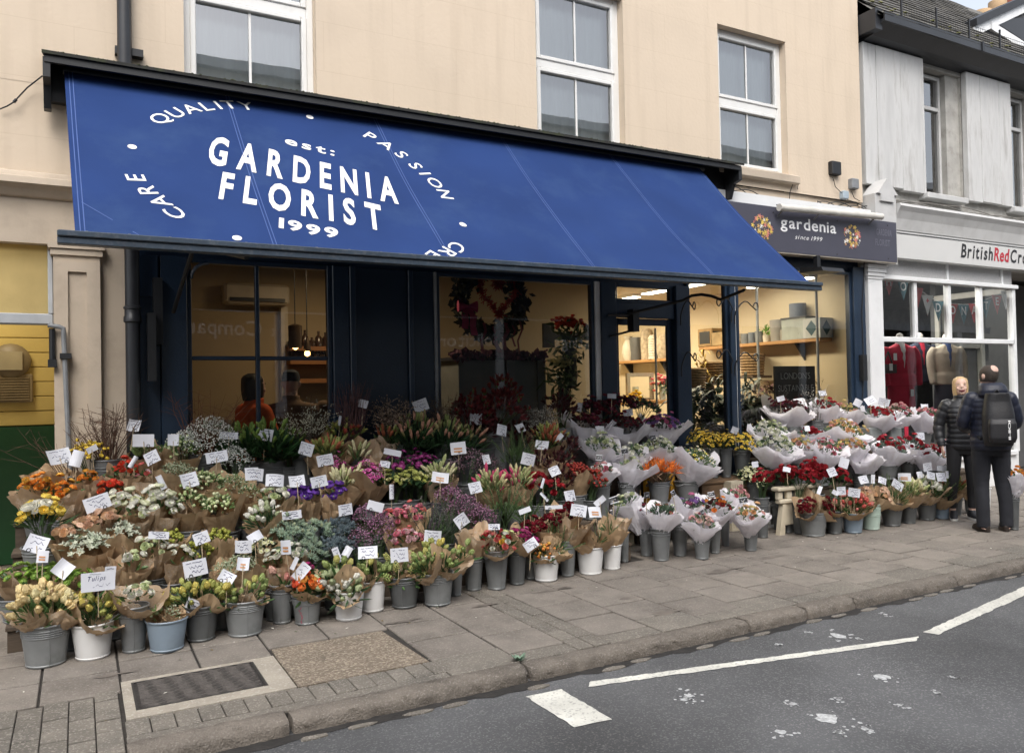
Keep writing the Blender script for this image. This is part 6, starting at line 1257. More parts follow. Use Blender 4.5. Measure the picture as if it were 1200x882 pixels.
# kind: bloom, [(c1, c2, weight)], spacing (m), dome (x R), parts?, leaf (colour, length, half width, per bloom)
KIND = {
 'tulip_cream': ('tulip', [(CRM, None, 3), ((.74, .66, .36), None, 1)], .036, .45, 1, ((.10, .19, .06), .11, .010, 1.6)),
 'tulip_yellow': ('tulip', [((.66, .56, .12), None, 2), ((.46, .48, .12), None, 3)], .036, .45, 1, (GRN, .11, .010, 2.2)),
 'tulip_green': ('tulip', [((.30, .38, .12), None, 3), ((.55, .52, .14), None, 1)], .040, .4, 1, (GRN, .11, .011, 2.5)),
 'tulip_white': ('tulip', [(WHT, None, 3), ((.45, .52, .28), None, 2)], .036, .5, 1, ((.035, .08, .03), .11, .011, 2.2)),
 'tulip_orange': ('tulipopen', [((.80, .20, .02), None, 2), ((.78, .34, .04), None, 1), ((.7, .08, .02), None, 1)], .038, .5, 1, (GRN, .11, .011, 2)),
 'tulip_pink': ('tulip', [((.75, .33, .27), None, 2), ((.75, .45, .35), None, 1)], .036, .45, 1, (GRN, .1, .01, 1.2)),
 'rosette_orange': ('rosette', [((.80, .30, .02), None, 3), ((.78, .42, .04), None, 1)], .040, .4, 1, (GRN, .06, .012, 1)),
 'rosette_red': ('rosette', [(ORD, None, 3), ((.78, .12, .03), None, 1)], .036, .5, 1, (GRN, .06, .012, .8)),
 'rosette_white': ('rosette', [(WHT, (.25, .33, .12), 3), ((.62, .68, .40), None, 1)], .040, .45, 1, ((.10, .18, .06), .06, .012, 1.3)),
 'rosette_mix': ('rosette', [(COR, None, 2), (WHT, None, 2), (RED, None, 2), (YEL, None, 1), ((.6, .66, .3), None, 1)], .044, .5, 1, (GRN, .06, .012, 2.2)),
 'rosette_crimson': ('rosette', [(CRI, None, 3), ((.30, .01, .03), None, 2)], .036, .4, 1, (DGN, .06, .012, .6)),
 'rosette_magenta': ('rosette', [(MAG, None, 3), ((.5, .06, .22), None, 1)], .042, .4, 1, (GRN, .06, .012, 1.3)),
 'rosette_pink': ('rosette', [(PNK, None, 3), ((.75, .5, .52), None, 1), (COR, None, 1)], .036, .4, 1, (GRN, .06, .012, .8)),
 'rose_peach': ('rose', [(PCH, None, 3), ((.78, .55, .34), None, 2)], .036, .35, 1, (GRN, .06, .014, .5)),
 'rose_red': ('rose', [(RED, None, 3), ((.34, .008, .02), None, 2)], .042, .5, 1, (DGN, .07, .016, 1.2)),
 'lisi_white': ('lisi', [(WHT, (.3, .4, .15), 3), ((.7, .72, .5), (.3, .4, .15), 1)], .044, .5, 1, ((.12, .20, .08), .05, .012, 1.6)),
 'lisi_purple': ('lisi', [(PUR, (.3, .4, .15), 3), ((.12, .03, .3), None, 1)], .044, .5, 1, ((.14, .22, .08), .05, .012, 1.6)),
 'craspedia': ('ball', [((.72, .50, .02), None, 1)], .028, .75, 1, None),
 'button_olive': ('ball', [((.26, .28, .03), None, 2), ((.36, .36, .05), None, 1)], .021, .6, 0, ((.05, .09, .02), .05, .01, .25)),
 'button_green': ('disc', [((.16, .28, .03), (.2, .33, .04), 3), ((.24, .36, .05), None, 1)], .034, .25, 1, (GRN, .06, .012, .6)),
 'santini': ('disc', [((.44, .46, .12), (.35, .38, .08), 3), ((.5, .5, .2), (.3, .25, .1), 1)], .040, .25, 1, (DGN, .08, .018, 2.5)),
 'pompom': ('disc', [((.26, .02, .16), (.3, .05, .2), 1)], .044, .4, 1, (DGN, .08, .016, 1.6)),
 'daisy_yellow': ('daisy', [((.80, .55, .03), (.62, .36, .02), 3), ((.75, .62, .06), (.6, .35, .02), 1)], .026, .6, 0, (DGN, .06, .010, .8)),
 'gyp': ('tiny', [((.78, .79, .74), None, 4), ((.55, .60, .50), None, 1)], .0115, .7, 0, ((.13, .19, .11), .03, .003, .25)),
 'wax_white': ('tiny', [((.62, .66, .48), None, 2), ((.36, .46, .22), None, 3)], .016, .7, 0, ((.14, .22, .08), .035, .005, .8)),
 'wax_green': ('ball', [((.42, .50, .22), None, 2), ((.58, .62, .36), None, 2), ((.25, .34, .12), None, 1)], .026, .6, 0, ((.09, .16, .05), .05, .010, 1.2)),
 'rice': ('tiny', [((.48, .52, .36), None, 2), ((.30, .36, .2), None, 2)], .012, .5, 0, ((.16, .2, .1), .03, .004, .4)),
 'pinkwax': ('daisy', [((.52, .08, .30), (.3, .03, .12), 3), ((.62, .20, .42), None, 1)], .022, .6, 0, ((.08, .11, .05), .03, .005, .8)),
 'mauve': ('tiny', [((.30, .12, .22), None, 3), ((.42, .22, .33), None, 2), ((.16, .06, .11), None, 2)], .0115, .75, 0, ((.06, .06, .05), .04, .003, .3)),
 'palepink': ('tiny', [((.42, .26, .32), None, 2), ((.22, .10, .15), None, 2)], .017, .75, 0, ((.045, .05, .04), .05, .004, .9)),
 'thistle': ('thistle', [((.20, .26, .17), (.16, .23, .16), 3), ((.30, .34, .20), (.14, .20, .15), 1)], .034, .5, 0, ((.06, .10, .07), .06, .008, .6)),
 'thistle_blue': ('thistle', [((.08, .11, .13), (.06, .09, .10), 1)], .034, .5, 0, ((.04, .07, .06), .06, .008, .6)),
 'lily_green': ('bud', [((.16, .26, .04), None, 3), ((.24, .33, .07), None, 1)], .055, .5, 1, ((.018, .055, .015), .17, .018, 5)),
 'lily_pink': ('bud', [((.22, .28, .08), None, 2), ((.50, .25, .16), None, 2), ((.34, .30, .12), None, 1)], .046, .5, 1, ((.022, .055, .02), .15, .014, 3.5)),
 'brunia': ('brunia', [((.55, .58, .46), None, 3), ((.40, .45, .34), None, 2)], .028, .35, 0, ((.15, .2, .13), .04, .008, .3)),
 'berries': ('ball', [((.34, .03, .015), None, 3), ((.20, .015, .012), None, 1)], .021, .6, 0, ((.05, .06, .02), .05, .010, .6)),
 'leaf_red': ('flame', [((.13, .012, .014), (.05, .008, .01), 2), ((.22, .02, .02), None, 1)], .04, 1.0, 0, ((.10, .012, .016), .08, .018, 2.2)),
 'leaf_maroon': ('flame', [((.07, .012, .015), (.04, .01, .01), 1)], .045, .7, 0, ((.05, .012, .014), .07, .012, 3)),
 'leuca': ('flame', [((.35, .06, .03), (.22, .26, .06), 2), ((.36, .36, .08), (.2, .26, .06), 1)], .04, .5, 0, ((.10, .15, .04), .07, .010, 1)),
 'alstro': ('bud', [((.42, .12, .05), None, 2), ((.30, .32, .08), None, 2)], .03, .5, 0, ((.09, .15, .04), .09, .008, 2)),
 'green_fluff': ('spike', [((.11, .16, .06), None, 1)], .05, .5, 0, ((.06, .11, .035), .08, .008, 3)),
 'grass': ('spike', [((.13, .09, .12), (.06, .08, .04), 2), ((.22, .18, .2), None, 1)], .05, .6, 0, ((.035, .055, .03), .14, .006, 3)),
 'foliage': ('tiny', [((.2, .28, .1), None, 1)], .05, .6, 0, ((.16, .23, .08), .06, .015, 5)),
 'freesia': ('bud', [((.66, .62, .36), None, 2), ((.45, .50, .2), None, 1)], .024, .5, 0, ((.08, .14, .04), .05, .006, .6)),
 'freesia_mix': ('bud', [((.62, .55, .28), None, 2), ((.55, .05, .14), None, 1), ((.4, .46, .18), None, 1)], .026, .5, 0, ((.08, .14, .04), .06, .006, .8)),
 'cream_tiny': ('daisy', [((.66, .66, .42), (.5, .5, .2), 1)], .022, .5, 0, (DGN, .08, .014, .8)),
 'calendula': ('ball', [((.78, .26, .03), None, 2), ((.7, .38, .05), None, 1)], .03, .4, 1, (GRN, .07, .012, 3)),
 'coral': ('tulip', [((.72, .13, .10), None, 2), ((.70, .25, .2), None, 1)], .042, .5, 1, (GRN, .10, .010, 2.5)),
 'hyacinth': ('hyac', [((.46, .46, .14), (.12, .22, .06), 2), ((.30, .38, .10), None, 1)], .055, .3, 1, ((.08, .16, .05), .1, .014, 2.5)),
 'daffodil': ('lisi', [(WHT, (.75, .5, .03), 2), ((.78, .60, .08), (.75, .45, .02), 2)], .036, .9, 1, ((.05, .10, .035), .13, .009, 3)),
 'strel': ('strel', [((.85, .22, .01), (.16, .10, .06), 1)], .045, .3, 1, None),
 'mix_red': ('rose', [(RED, None, 3), ((.36, .01, .03), None, 2), ((.5, .06, .08), None, 1)], .056, .45, 1, ((.12, .17, .13), .055, .020, 4)),
 'mix_dark': ('rosette', [((.16, .012, .03), None, 3), ((.09, .01, .02), None, 2), ((.25, .05, .1), None, 1)], .05, .45, 1, ((.05, .045, .04), .06, .018, 3.5)),
 'mix_pink': ('rosette', [((.72, .36, .36), None, 2), ((.75, .55, .50), None, 2), ((.6, .15, .22), None, 1)], .05, .5, 1, ((.10, .15, .08), .05, .015, 3.5)),
 'mix_peach': ('rosette', [((.75, .45, .22), None, 2), ((.76, .62, .25), None, 2), ((.7, .35, .3), None, 1)], .048, .45, 1, ((.14, .2, .09), .05, .014, 3)),
 'mix_white': ('rosette', [(WHT, (.4, .46, .2), 3), ((.55, .60, .34), None, 2)], .046, .5, 1, ((.10, .16, .09), .05, .014, 3.5)),
 'mix_purple': ('rosette', [((.30, .14, .45), None, 2), ((.6, .14, .3), None, 2), ((.15, .02, .05), None, 1)], .05, .45, 1, ((.07, .10, .07), .055, .015, 3.5)),
 'mix_orange': ('rosette', [((.80, .28, .02), None, 2), ((.10, .012, .02), None, 2), ((.4, .03, .03), None, 1)], .048, .45, 1, ((.09, .13, .08), .055, .016, 3)),
 'mix_green': ('daisy', [((.55, .58, .46), None, 1), ((.30, .02, .03), None, 2)], .06, .5, 1, ((.06, .10, .06), .055, .014, 7)),
 'mix_yellow': ('daisy', [((.78, .60, .05), None, 1), (WHT, (.6, .4, .05), 2)], .04, .5, 1, ((.11, .17, .08), .055, .013, 3)),
}
def pick(cols):
    t = R2.uniform(0, sum(c[2] for c in cols))
    for c in cols:
        t -= c[2]
        if t <= 0: return c
    return cols[-1]
def head(root, kind, R, L):
    """the blooms and leaves of one bunch, centred on the local z axis at height L"""
    nm, cols, sp, dome, parts, lf = KIND[kind]
    n = max(3, int((R/sp)**2*R2.uniform(1.9, 2.8))); dz = dome*R*R2.uniform(.7, 1.3)
    if sp < .013: n = min(n, 900)
    stuff = {}; lm = MB()
    for i in range(n):
        r = R*math.sqrt((i+.5)/n); a = i*2.39996+R2.uniform(-.35, .35); r *= R2.uniform(.88, 1.08)
        z = L+dz*(1-(r/R)**2)+R2.gauss(0, .016 if parts else .012)-.008
        if not parts and sp < .03: z -= R2.random()**2*dz*.6
        if R2.random() < .10 and sp > .02: z += R2.uniform(.015, .05); r *= 1.12
        p = Vector((r*math.cos(a), r*math.sin(a), z)); tilt = min(1.0, r/R)*.75
        d = Vector((math.cos(a)*math.sin(tilt)+R2.gauss(0, .12), math.sin(a)*math.sin(tilt)+R2.gauss(0, .12), math.cos(tilt))).normalized()
        q = d.to_track_quat('Z', 'Y') @ Quaternion((0, 0, 1), R2.uniform(0, 6.28)); sc = R2.uniform(.78, 1.28)
        c = pick(cols)
        if parts:
            o = bpy.data.objects.new({'tulipopen': 'tulip', 'ball': 'flower_ball', 'bud': 'lily_bud', 'disc': 'chrysanthemum', 'strel': 'strelitzia', 'hyac': 'hyacinth', 'lisi': 'open_bloom', 'rosette': 'ranunculus'}.get(nm, nm), proto(nm, c[0], c[1])); COL.objects.link(o); o.parent = root
            o.location = p; o.rotation_mode = 'QUATERNION'; o.rotation_quaternion = q; o.scale = (sc, sc, sc)
        else:
            k = (c[0], c[1]); mb = stuff.setdefault(k, MB())
            if nm not in RAW: RAW[nm] = globals()['pr_'+nm]()
            mb.put(RAW[nm], Matrix.LocRotScale(p, q, Vector((sc, sc, sc))))
    for (c1, c2), mb in stuff.items():
        me = mb.mesh('blooms', [mat('petal_%.2f_%.2f_%.2f' % c1, mute(c1), .6, .18, 35, rand=.16, spec=.3, trans=.18), mat('stem_%.2f_%.2f_%.2f' % (c2 or (.09, .16, .05)), c2 or (.09, .16, .05), .6, .2, 30, rand=.15)], smooth=nm == 'ball', angle=None)
        obj('blooms', me, root, kind='stuff', local=True)
    if lf:
        col, ln, hw, per = lf
        for i in range(int(min(n*per, 260))+4):
            a = R2.uniform(0, 2*PI); r = R*math.sqrt(R2.random())*1.02; tilt = min(1.0, r/R)*1.0+R2.gauss(0, .25)
            p = Vector((r*math.cos(a)*.9, r*math.sin(a)*.9, L+dz*(1-(r/R)**2)*.75-ln*.75+R2.gauss(0, .015)))
            d = Vector((math.cos(a)*math.sin(tilt)+R2.gauss(0, .2), math.sin(a)*math.sin(tilt)+R2.gauss(0, .2), math.cos(tilt)))*ln*R2.uniform(.7, 1.2)
            s = d.cross(Vector((R2.gauss(0, 1), R2.gauss(0, 1), .3))).normalized()*hw*R2.uniform(.7, 1.2); leaf(lm, p, d, s)
        M1 = mat('leaf_%.2f_%.2f_%.2f' % col, col, .5, .3, 25, rand=.15, trans=.12)
        obj('leaves', lm.mesh('leaves', M1), root, kind='stuff', local=True)
RAW = {}
# ------------------------------------------------------------------ wrapping paper
def kraft_mat(name, col, printed):
    M = mat(name, col, .7, .22, 9, .5, 28, rand=.14, trans=.22)
    if printed:
        N = M.node_tree.nodes; L = M.node_tree.links; b = N['Principled BSDF']; src = b.inputs['Base Color'].links[0].from_socket
        tc = N.new('ShaderNodeTexCoord'); vo = N.new('ShaderNodeTexVoronoi'); vo.inputs['Scale'].default_value = 62; vo.feature = 'DISTANCE_TO_EDGE'; L.new(tc.outputs['Object'], vo.inputs['Vector'])
        a = N.new('ShaderNodeMath'); a.operation = 'LESS_THAN'; a.inputs[1].default_value = .10; L.new(vo.outputs['Distance'], a.inputs[0])
        nz = N.new('ShaderNodeTexNoise'); nz.inputs['Scale'].default_value = 9; L.new(tc.outputs['Object'], nz.inputs['Vector']); g = N.new('ShaderNodeMapRange'); g.inputs[1].default_value = .50; g.inputs[2].default_value = .58; g.inputs[4].default_value = .6; L.new(nz.outputs['Fac'], g.inputs[0])
        mu = N.new('ShaderNodeMath'); mu.operation = 'MULTIPLY'; L.new(a.outputs[0], mu.inputs[0]); L.new(g.outputs[0], mu.inputs[1])
        mx = N.new('ShaderNodeMix'); mx.data_type = 'RGBA'; L.new(mu.outputs[0], mx.inputs['Factor']); L.new(src, mx.inputs['A']); mx.inputs['B'].default_value = (.62, .56, .48, 1); L.new(mx.outputs['Result'], b.inputs['Base Color'])
    return M
M_KRAFT = [kraft_mat('kraft_paper', (.50, .355, .215), False), kraft_mat('printed_kraft_paper', (.475, .34, .215), True)]
M_TISS = mat('grey_tissue_wrap', (.92, .90, .93), .75, .05, 8, .8, 24, rand=.04, trans=.36)
M_CELLO = mat('purple_grey_tissue', (.40, .385, .40), .7, .1, 8, .5, 30)
def wrap_mesh(r, L, style, seed):
    q = random.Random(seed); mb = MB(); nt, nz = 44, 9; ph = q.uniform(0, 6.28); pk = q.choice((3, 4)) if style == 'K' else q.choice((4, 5)); p1, p2, p3 = q.uniform(0, 6), q.uniform(0, 6), q.uniform(0, 6)
    sheets = [(0, 1.0, 0)] if style == 'K' else [(0, 1.0, 0), (PI/pk, .93, .02)]
    for (off, sc, dzs) in sheets:
        V = []; F = []; span = 2*PI+.55
        for j in range(nz+1):
            t = j/nz
            for i in range(nt+1):
                th = ph+off+span*i/nt; c = max(0, math.cos(pk*(th+p1)/2*1.0))**2*(.6+.6*math.sin(2.3*int((th+p1)*pk/PI)+p2)**2)
                flare = (.30+.70*t**.85) if style == 'K' else (.26+.74*t**1.15)
                fold = 1+.05*t*math.sin(9*th+p2)+.04*t*math.sin(17*th+p3+3*t)+.09*t*t*math.sin(3*th+p3)+.07*t*math.sin(2*th+p2+2*t)
                rad = r*sc*flare*fold*(1+(.10 if style == 'T' else .08)*c*t**3)+.012*(i/nt)*t
                cr = q.gauss(0, .0055)
                z = L*t+(r*(.40 if style == 'T' else .55)*c*t**2-(r*.10*t**2))*sc+dzs*t-.01+cr*t
                V.append(((rad+cr)*math.cos(th), (rad+cr)*math.sin(th), z))
        for j in range(nz):
            for i in range(nt): a = j*(nt+1)+i; F.append((a, a+1, a+nt+2, a+nt+1))
        mb.add(V, F)
    return mb
# ------------------------------------------------------------------ buckets
def galv(name, col, rough=.45): return mat(name, col, rough, .2, 5, .25, 14, metal=.25, rand=.10, dirt=(.10, .11, .10), dirt_scale=6, dirt_amt=.5)
BM = {'pail': galv('galvanised_steel', (.225, .235, .235)), 'vase': galv('galvanised_grey', (.205, .215, .218)), 'dark': galv('dark_galvanised', (.125, .132, .134)), 'white': mat('white_plastic', (.68, .68, .67), .35, .05, 5, rand=.03, dirt=(.5, .47, .42), dirt_scale=5, dirt_amt=.3), 'blue': mat('blue_grey_plastic', (.21, .265, .32), .4, .06, 4, dirt=(.15, .18, .2), dirt_scale=5), 'mint': mat('mint_enamel', (.40, .50, .44), .45, .08, 5, dirt=(.3, .3, .25), dirt_scale=6)}
def bucket(label, x, y, z0, r, h, typ, group, handles=True):
    t = thing('bucket', label, 'bucket', (x, y, z0), group); rb_ = r*(.72 if typ in ('vase', 'dark') else .80); n = 26
    prof = [(rb_*.94, .0), (rb_, .006), (rb_+.003, .014), (rb_, .02)]
    ridges = {'pail': (.72, .77, .82, .87), 'dark': (.8, .86), 'vase': (.80, .88), 'mint': (.55, .6, .8, .85)}.get(typ, ())
    for f in ridges: rr = rb_+(r-rb_)*f; prof += [(rr, h*f-.006), (rr+.0045, h*f-.002), (rr+.0045, h*f+.002), (rr, h*f+.006)]
    prof += [(r, h-.012)]
    inner = [(r-.004, h-.004), (r*.93, h*.75), (r*.9, h*.7), (.001, h*.7)]
    mb = MB(); mb.lathe(prof+[(r, h-.006)]+inner, n); obj('body', mb.mesh('body', BM[typ], True, .5), t, local=True)
    mb = MB(); mb.lathe([(r-.003, h-.010), (r+.006, h-.009), (r+.008, h-.002), (r+.004, h+.003), (r-.004, h+.001)], n); obj('rim', mb.mesh('rim', BM[typ], True), t, local=True)
    if typ in ('pail', 'vase', 'dark', 'mint') and handles:
        a0 = R2.uniform(-.5, .5)
        for s in (0, PI):
            a = a0+s; mb = MB(); pts = []
            for k in range(9):
                b_ = a+(k/8-.5)*.75; dr = .022*math.sin(PI*k/8); pts.append(((r+.003+dr)*math.cos(b_), (r+.003+dr)*math.sin(b_), h-.03-.018*math.sin(PI*k/8)))
            mb.tube(pts, .004, 6); obj('handle', mb.mesh('handle', BM[typ], True), t, local=True)
        mb = MB(); mb.box(-.003, .003, -r-.0015, -r+.002, .02, .03); mb = MB()
        a = R2.uniform(-2.2, -1.0); mb.tube([((rb_+(r-rb_)*f+.001)*math.cos(a), (rb_+(r-rb_)*f+.001)*math.sin(a), h*f) for f in (.05, .5, .95)], .0025, 4); obj('seam', mb.mesh('seam', BM[typ], True), t, local=True)
    return t
# ================================================================== THE FLOWER BANK: stands, buckets, bunches
WOOD = mat('dark_staging_wood', (.075, .055, .038), .85, .3, 6, .4, 30, stretch=(1, 6, 6)); WOODR = mat('brown_staging_wood', (.14, .085, .045), .8, .3, 6, .4, 30, stretch=(1, 6, 6))
def staging(label, x0, x1, steps, M):
    t = thing('display_staging', label, 'stand', (x0, steps[0][0], 0))
    for (ya, yb, z) in steps:
        k = 0; n = 2
        for i in range(n):
            a, c = ya+(yb-ya)*i/n, ya+(yb-ya)*(i+1)/n; mb = MB(); mb.bbox(x0, x1, a+.003, c-.003, z-.03, z, .004); mb.build('plank', M, t)
        mb = MB(); mb.box(x0+.01, x1-.01, ya+.02, ya+.04, z-.2 if z > .2 else 0.001, z-.031); mb.build('riser', M, t)
        x = x0+.02
        while x < x1: mb = MB(); mb.box(x, x+.05, yb-.08, yb-.03, .001, z-.031); mb.build('leg', M, t); x += (x1-x0-.09)/3
STEPS_L = [(6.02, 6.30, .17), (6.30, 6.58, .36), (6.58, 6.84, .54), (6.84, 7.12, .72)]
STEPS_M = [(6.34, 6.70, .42), (6.70, 7.12, .74)]
STEPS_R = [(6.44, 6.80, .42), (6.80, 7.12, .74)]
staging('dark stepped wooden staging hidden under the left flower bank', -.42, 4.55, STEPS_L, WOOD)
staging('dark two step staging under the white wrapped bouquets by the door', 4.62, 5.98, STEPS_M, WOOD)
staging('two step staging under the white wrapped bouquets of the right display', 6.98, 10.75, STEPS_R, WOOD)
staging('low brown wooden bench carrying the yellow daisy buckets', 6.04, 6.92, [(6.70, 7.10, .56)], WOODR)
def shelf(x, y):
    st = STEPS_L if x < 4.58 else STEPS_M if x < 6.02 else [(6.70, 7.12, .56)] if x < 6.95 else STEPS_R
    z = 0
    for a, c, h in st:
        if y >= a: z = h
    return z
def bank(u, v, up=0.0, fwd=0.0):               # where the sight line meets the sloping front of the flower bank
    d = ray(u, v); den = d.z-.68*d.y; t = (.33-.68*5.7-CAM_Z+up)/den if abs(den) > 1e-6 else 7
    y = d.y*t
    y = min(max(y, 5.68), 7.02)-fwd
    return at_y(u, v, y)
FRONT = 'metal and plastic buckets along the front of the flower bank'
BK = {}
def vb(key, u, v, w, hp, typ, label, y=None, z0=0.0):
    p = at_z(u, v, z0) if y is None else at_y(u, v, y); dep = p.dot(FW) - CAM_Z*FW.z; px = dep/FPX; r = w*px/2; 
    r_base = r*.75; c = Vector((p.x, p.y+r_base, p.z if y is not None else z0)); dirx = Vector((p.x, p.y)).normalized(); c.x = p.x+dirx.x*r_base; c.y = p.y+dirx.y*r_base
    zz = z0 if y is None else shelf(c.x, c.y)
    h = hp*px if y is None else (c.z+hp*px)-zz
    bucket(label, c.x, c.y, zz, r, h, typ, FRONT if z0 == 0 and y is None else 'buckets standing on the stands'); BK[key] = (c.x, c.y, zz, r, h, label)
vb('A1', 54, 783, 53, 50, 'pail', 'ridged grey steel pail of cream tulips, leftmost on the pavement')
vb('A2', 109, 774, 46, 42, 'white', 'white plastic bucket of yellow tulips beside the leftmost steel pail')
vb('A3', 157, 766, 34, 54, 'vase', 'tall narrow grey steel bucket between the white bucket and the blue-grey tub')
vb('A4', 196, 765, 46, 37, 'blue', 'blue-grey plastic tub with two small bunches standing in it')
vb('A5', 236, 753, 42, 42, 'dark', 'dark grey ridged pail of yellow tulips right of the blue-grey tub')
vb('A6', 287, 747, 47, 42, 'pail', 'broad ridged steel pail of green tulips, third steel pail from the left')
vb('A6b', 331, 732, 28, 46, 'vase', 'grey steel bucket half hidden left of the pail with red writing')
vb('A7', 360, 733, 34, 34, 'pail', 'steel pail with red handwriting under the orange tulips')
vb('A8', 409, 728, 37, 34, 'white', 'white plastic bucket of white tulip buds hanging over its rim')
vb('A8b', 437, 718, 31, 36, 'white', 'white plastic bucket half hidden behind the white tulip bucket')
vb('A9', 474, 714, 40, 37, 'dark', 'ridged grey pail of yellow hyacinths')
vb('A10', 513, 711, 38, 38, 'pail', 'pale steel pail under the large brown paper bunch with tulip tips')
vb('A10b', 534, 699, 18, 34, 'vase', 'narrow ribbed steel bucket behind the large brown paper bunch')
vb('A11', 555, 693, 25, 43, 'vase', 'tall grey bucket under the closed brown paper bunch')
vb('A12', 582, 692, 29, 46, 'vase', 'tall steel bucket of mixed red white and yellow ranunculus')
vb('A13', 606, 686, 24, 43, 'dark', 'tall dark steel bucket of magenta ranunculus')
vb('A14', 640, 682, 33, 31, 'white', 'white plastic bucket of small orange flowers in paper cones')
vb('A15', 665, 676, 22, 42, 'vase', 'tall narrow grey bucket between two white buckets')
vb('A16', 692, 674, 33, 32, 'white', 'white plastic bucket with orange stain along its foot')
vb('A17', 717, 668, 24, 29, 'white', 'white plastic bucket under the tall brown paper cones')
vb('A18', 732, 659, 12, 40, 'vase', 'thin grey bucket behind the rightmost white plastic bucket')
vb('C1', 758, 652, 18, 36, 'vase', 'tall grey bucket at the left of the white tissue group')
vb('C2', 775, 658, 24, 38, 'vase', 'tall grey bucket in front of the white tissue group, under green foliage')
vb('C3', 797, 652, 20, 39, 'vase', 'tall grey bucket in the middle of the white tissue group')
vb('C4', 823, 656, 20, 27, 'vase', 'short grey bucket of small pink tulips in white tissue')
vb('C5', 838, 649, 15, 39, 'vase', 'tall grey bucket under the orange bouquet in white tissue')
vb('C6', 850, 640, 12, 37, 'vase', 'slim grey bucket at the back right of the white tissue group')
vb('C7', 880, 646, 18, 27, 'vase', 'small steel bucket standing apart on the pavement with a pink and yellow bouquet')
vb('E1', 953, 629, 32, 28, 'pail', 'steel pail of red flowers in front of the cream plastic trestle')
vb('E2', 978, 626, 22, 27, 'dark', 'grey pail of green stems beside the red flower pail')
vb('E3', 1000, 625, 24, 23, 'blue', 'blue-grey plastic bucket of coral flowers')
vb('E4', 1021, 621, 23, 30, 'mint', 'pale mint green bucket of peach roses')
vb('E5', 1045, 617, 26, 25, 'dark', 'dark steel pail right of the mint green bucket')
vb('E6', 1065, 614, 20, 25, 'dark', 'second dark steel pail right of the mint green bucket')
vb('E7', 1086, 610, 23, 25, 'dark', 'third dark steel pail right of the mint green bucket')
vb('E8', 1104, 608, 18, 20, 'blue', 'blue-grey plastic bucket by the blonde person')
vb('E9', 1120, 604, 16, 22, 'dark', 'grey pail partly hidden behind the leg of the blonde person')
vb('E10', 1137, 602, 12, 24, 'pail', 'grey pail seen between the legs of the blonde person')
vb('E11', 1153, 598, 16, 26, 'white', 'white bucket partly hidden between the two standing people')
vb('D1', 735, 588, 21, 23, 'vase', 'steel bucket on the stand under the tallest white tissue cone', y=6.42)
vb('D2', 773, 590, 26, 25, 'vase', 'steel bucket on the stand holding orange strelitzia', y=6.42)
vb('D3', 805, 588, 30, 24, 'vase', 'steel bucket on the stand under the broad white tissue bouquet of yellow flowers', y=6.45)
vb('D0', 705, 588, 22, 24, 'vase', 'grey bucket beside the red hypericum berries', y=6.40)
vb('Y1', 870, 556, 20, 28, 'dark', 'dark grey bucket of yellow daisies, rightmost on the wooden bench', y=6.82)
vb('Y2', 851, 553, 15, 27, 'dark', 'dark grey bucket of yellow daisies, second from the right on the bench', y=6.86)
vb('Y3', 836, 552, 15, 26, 'dark', 'dark grey bucket of yellow daisies, third from the right on the bench', y=6.9)
vb('Y4', 824, 551, 12, 25, 'dark', 'dark grey bucket of yellow daisies, leftmost on the bench', y=6.95)
vb('W1', 884, 591, 18, 26, 'dark', 'grey bucket of tiny cream flowers on the white lattice crate', z0=.26)
vb('RR1', 913, 621, 16, 33, 'dark', 'tall dark bucket of crimson roses left of the cream plastic trestle')

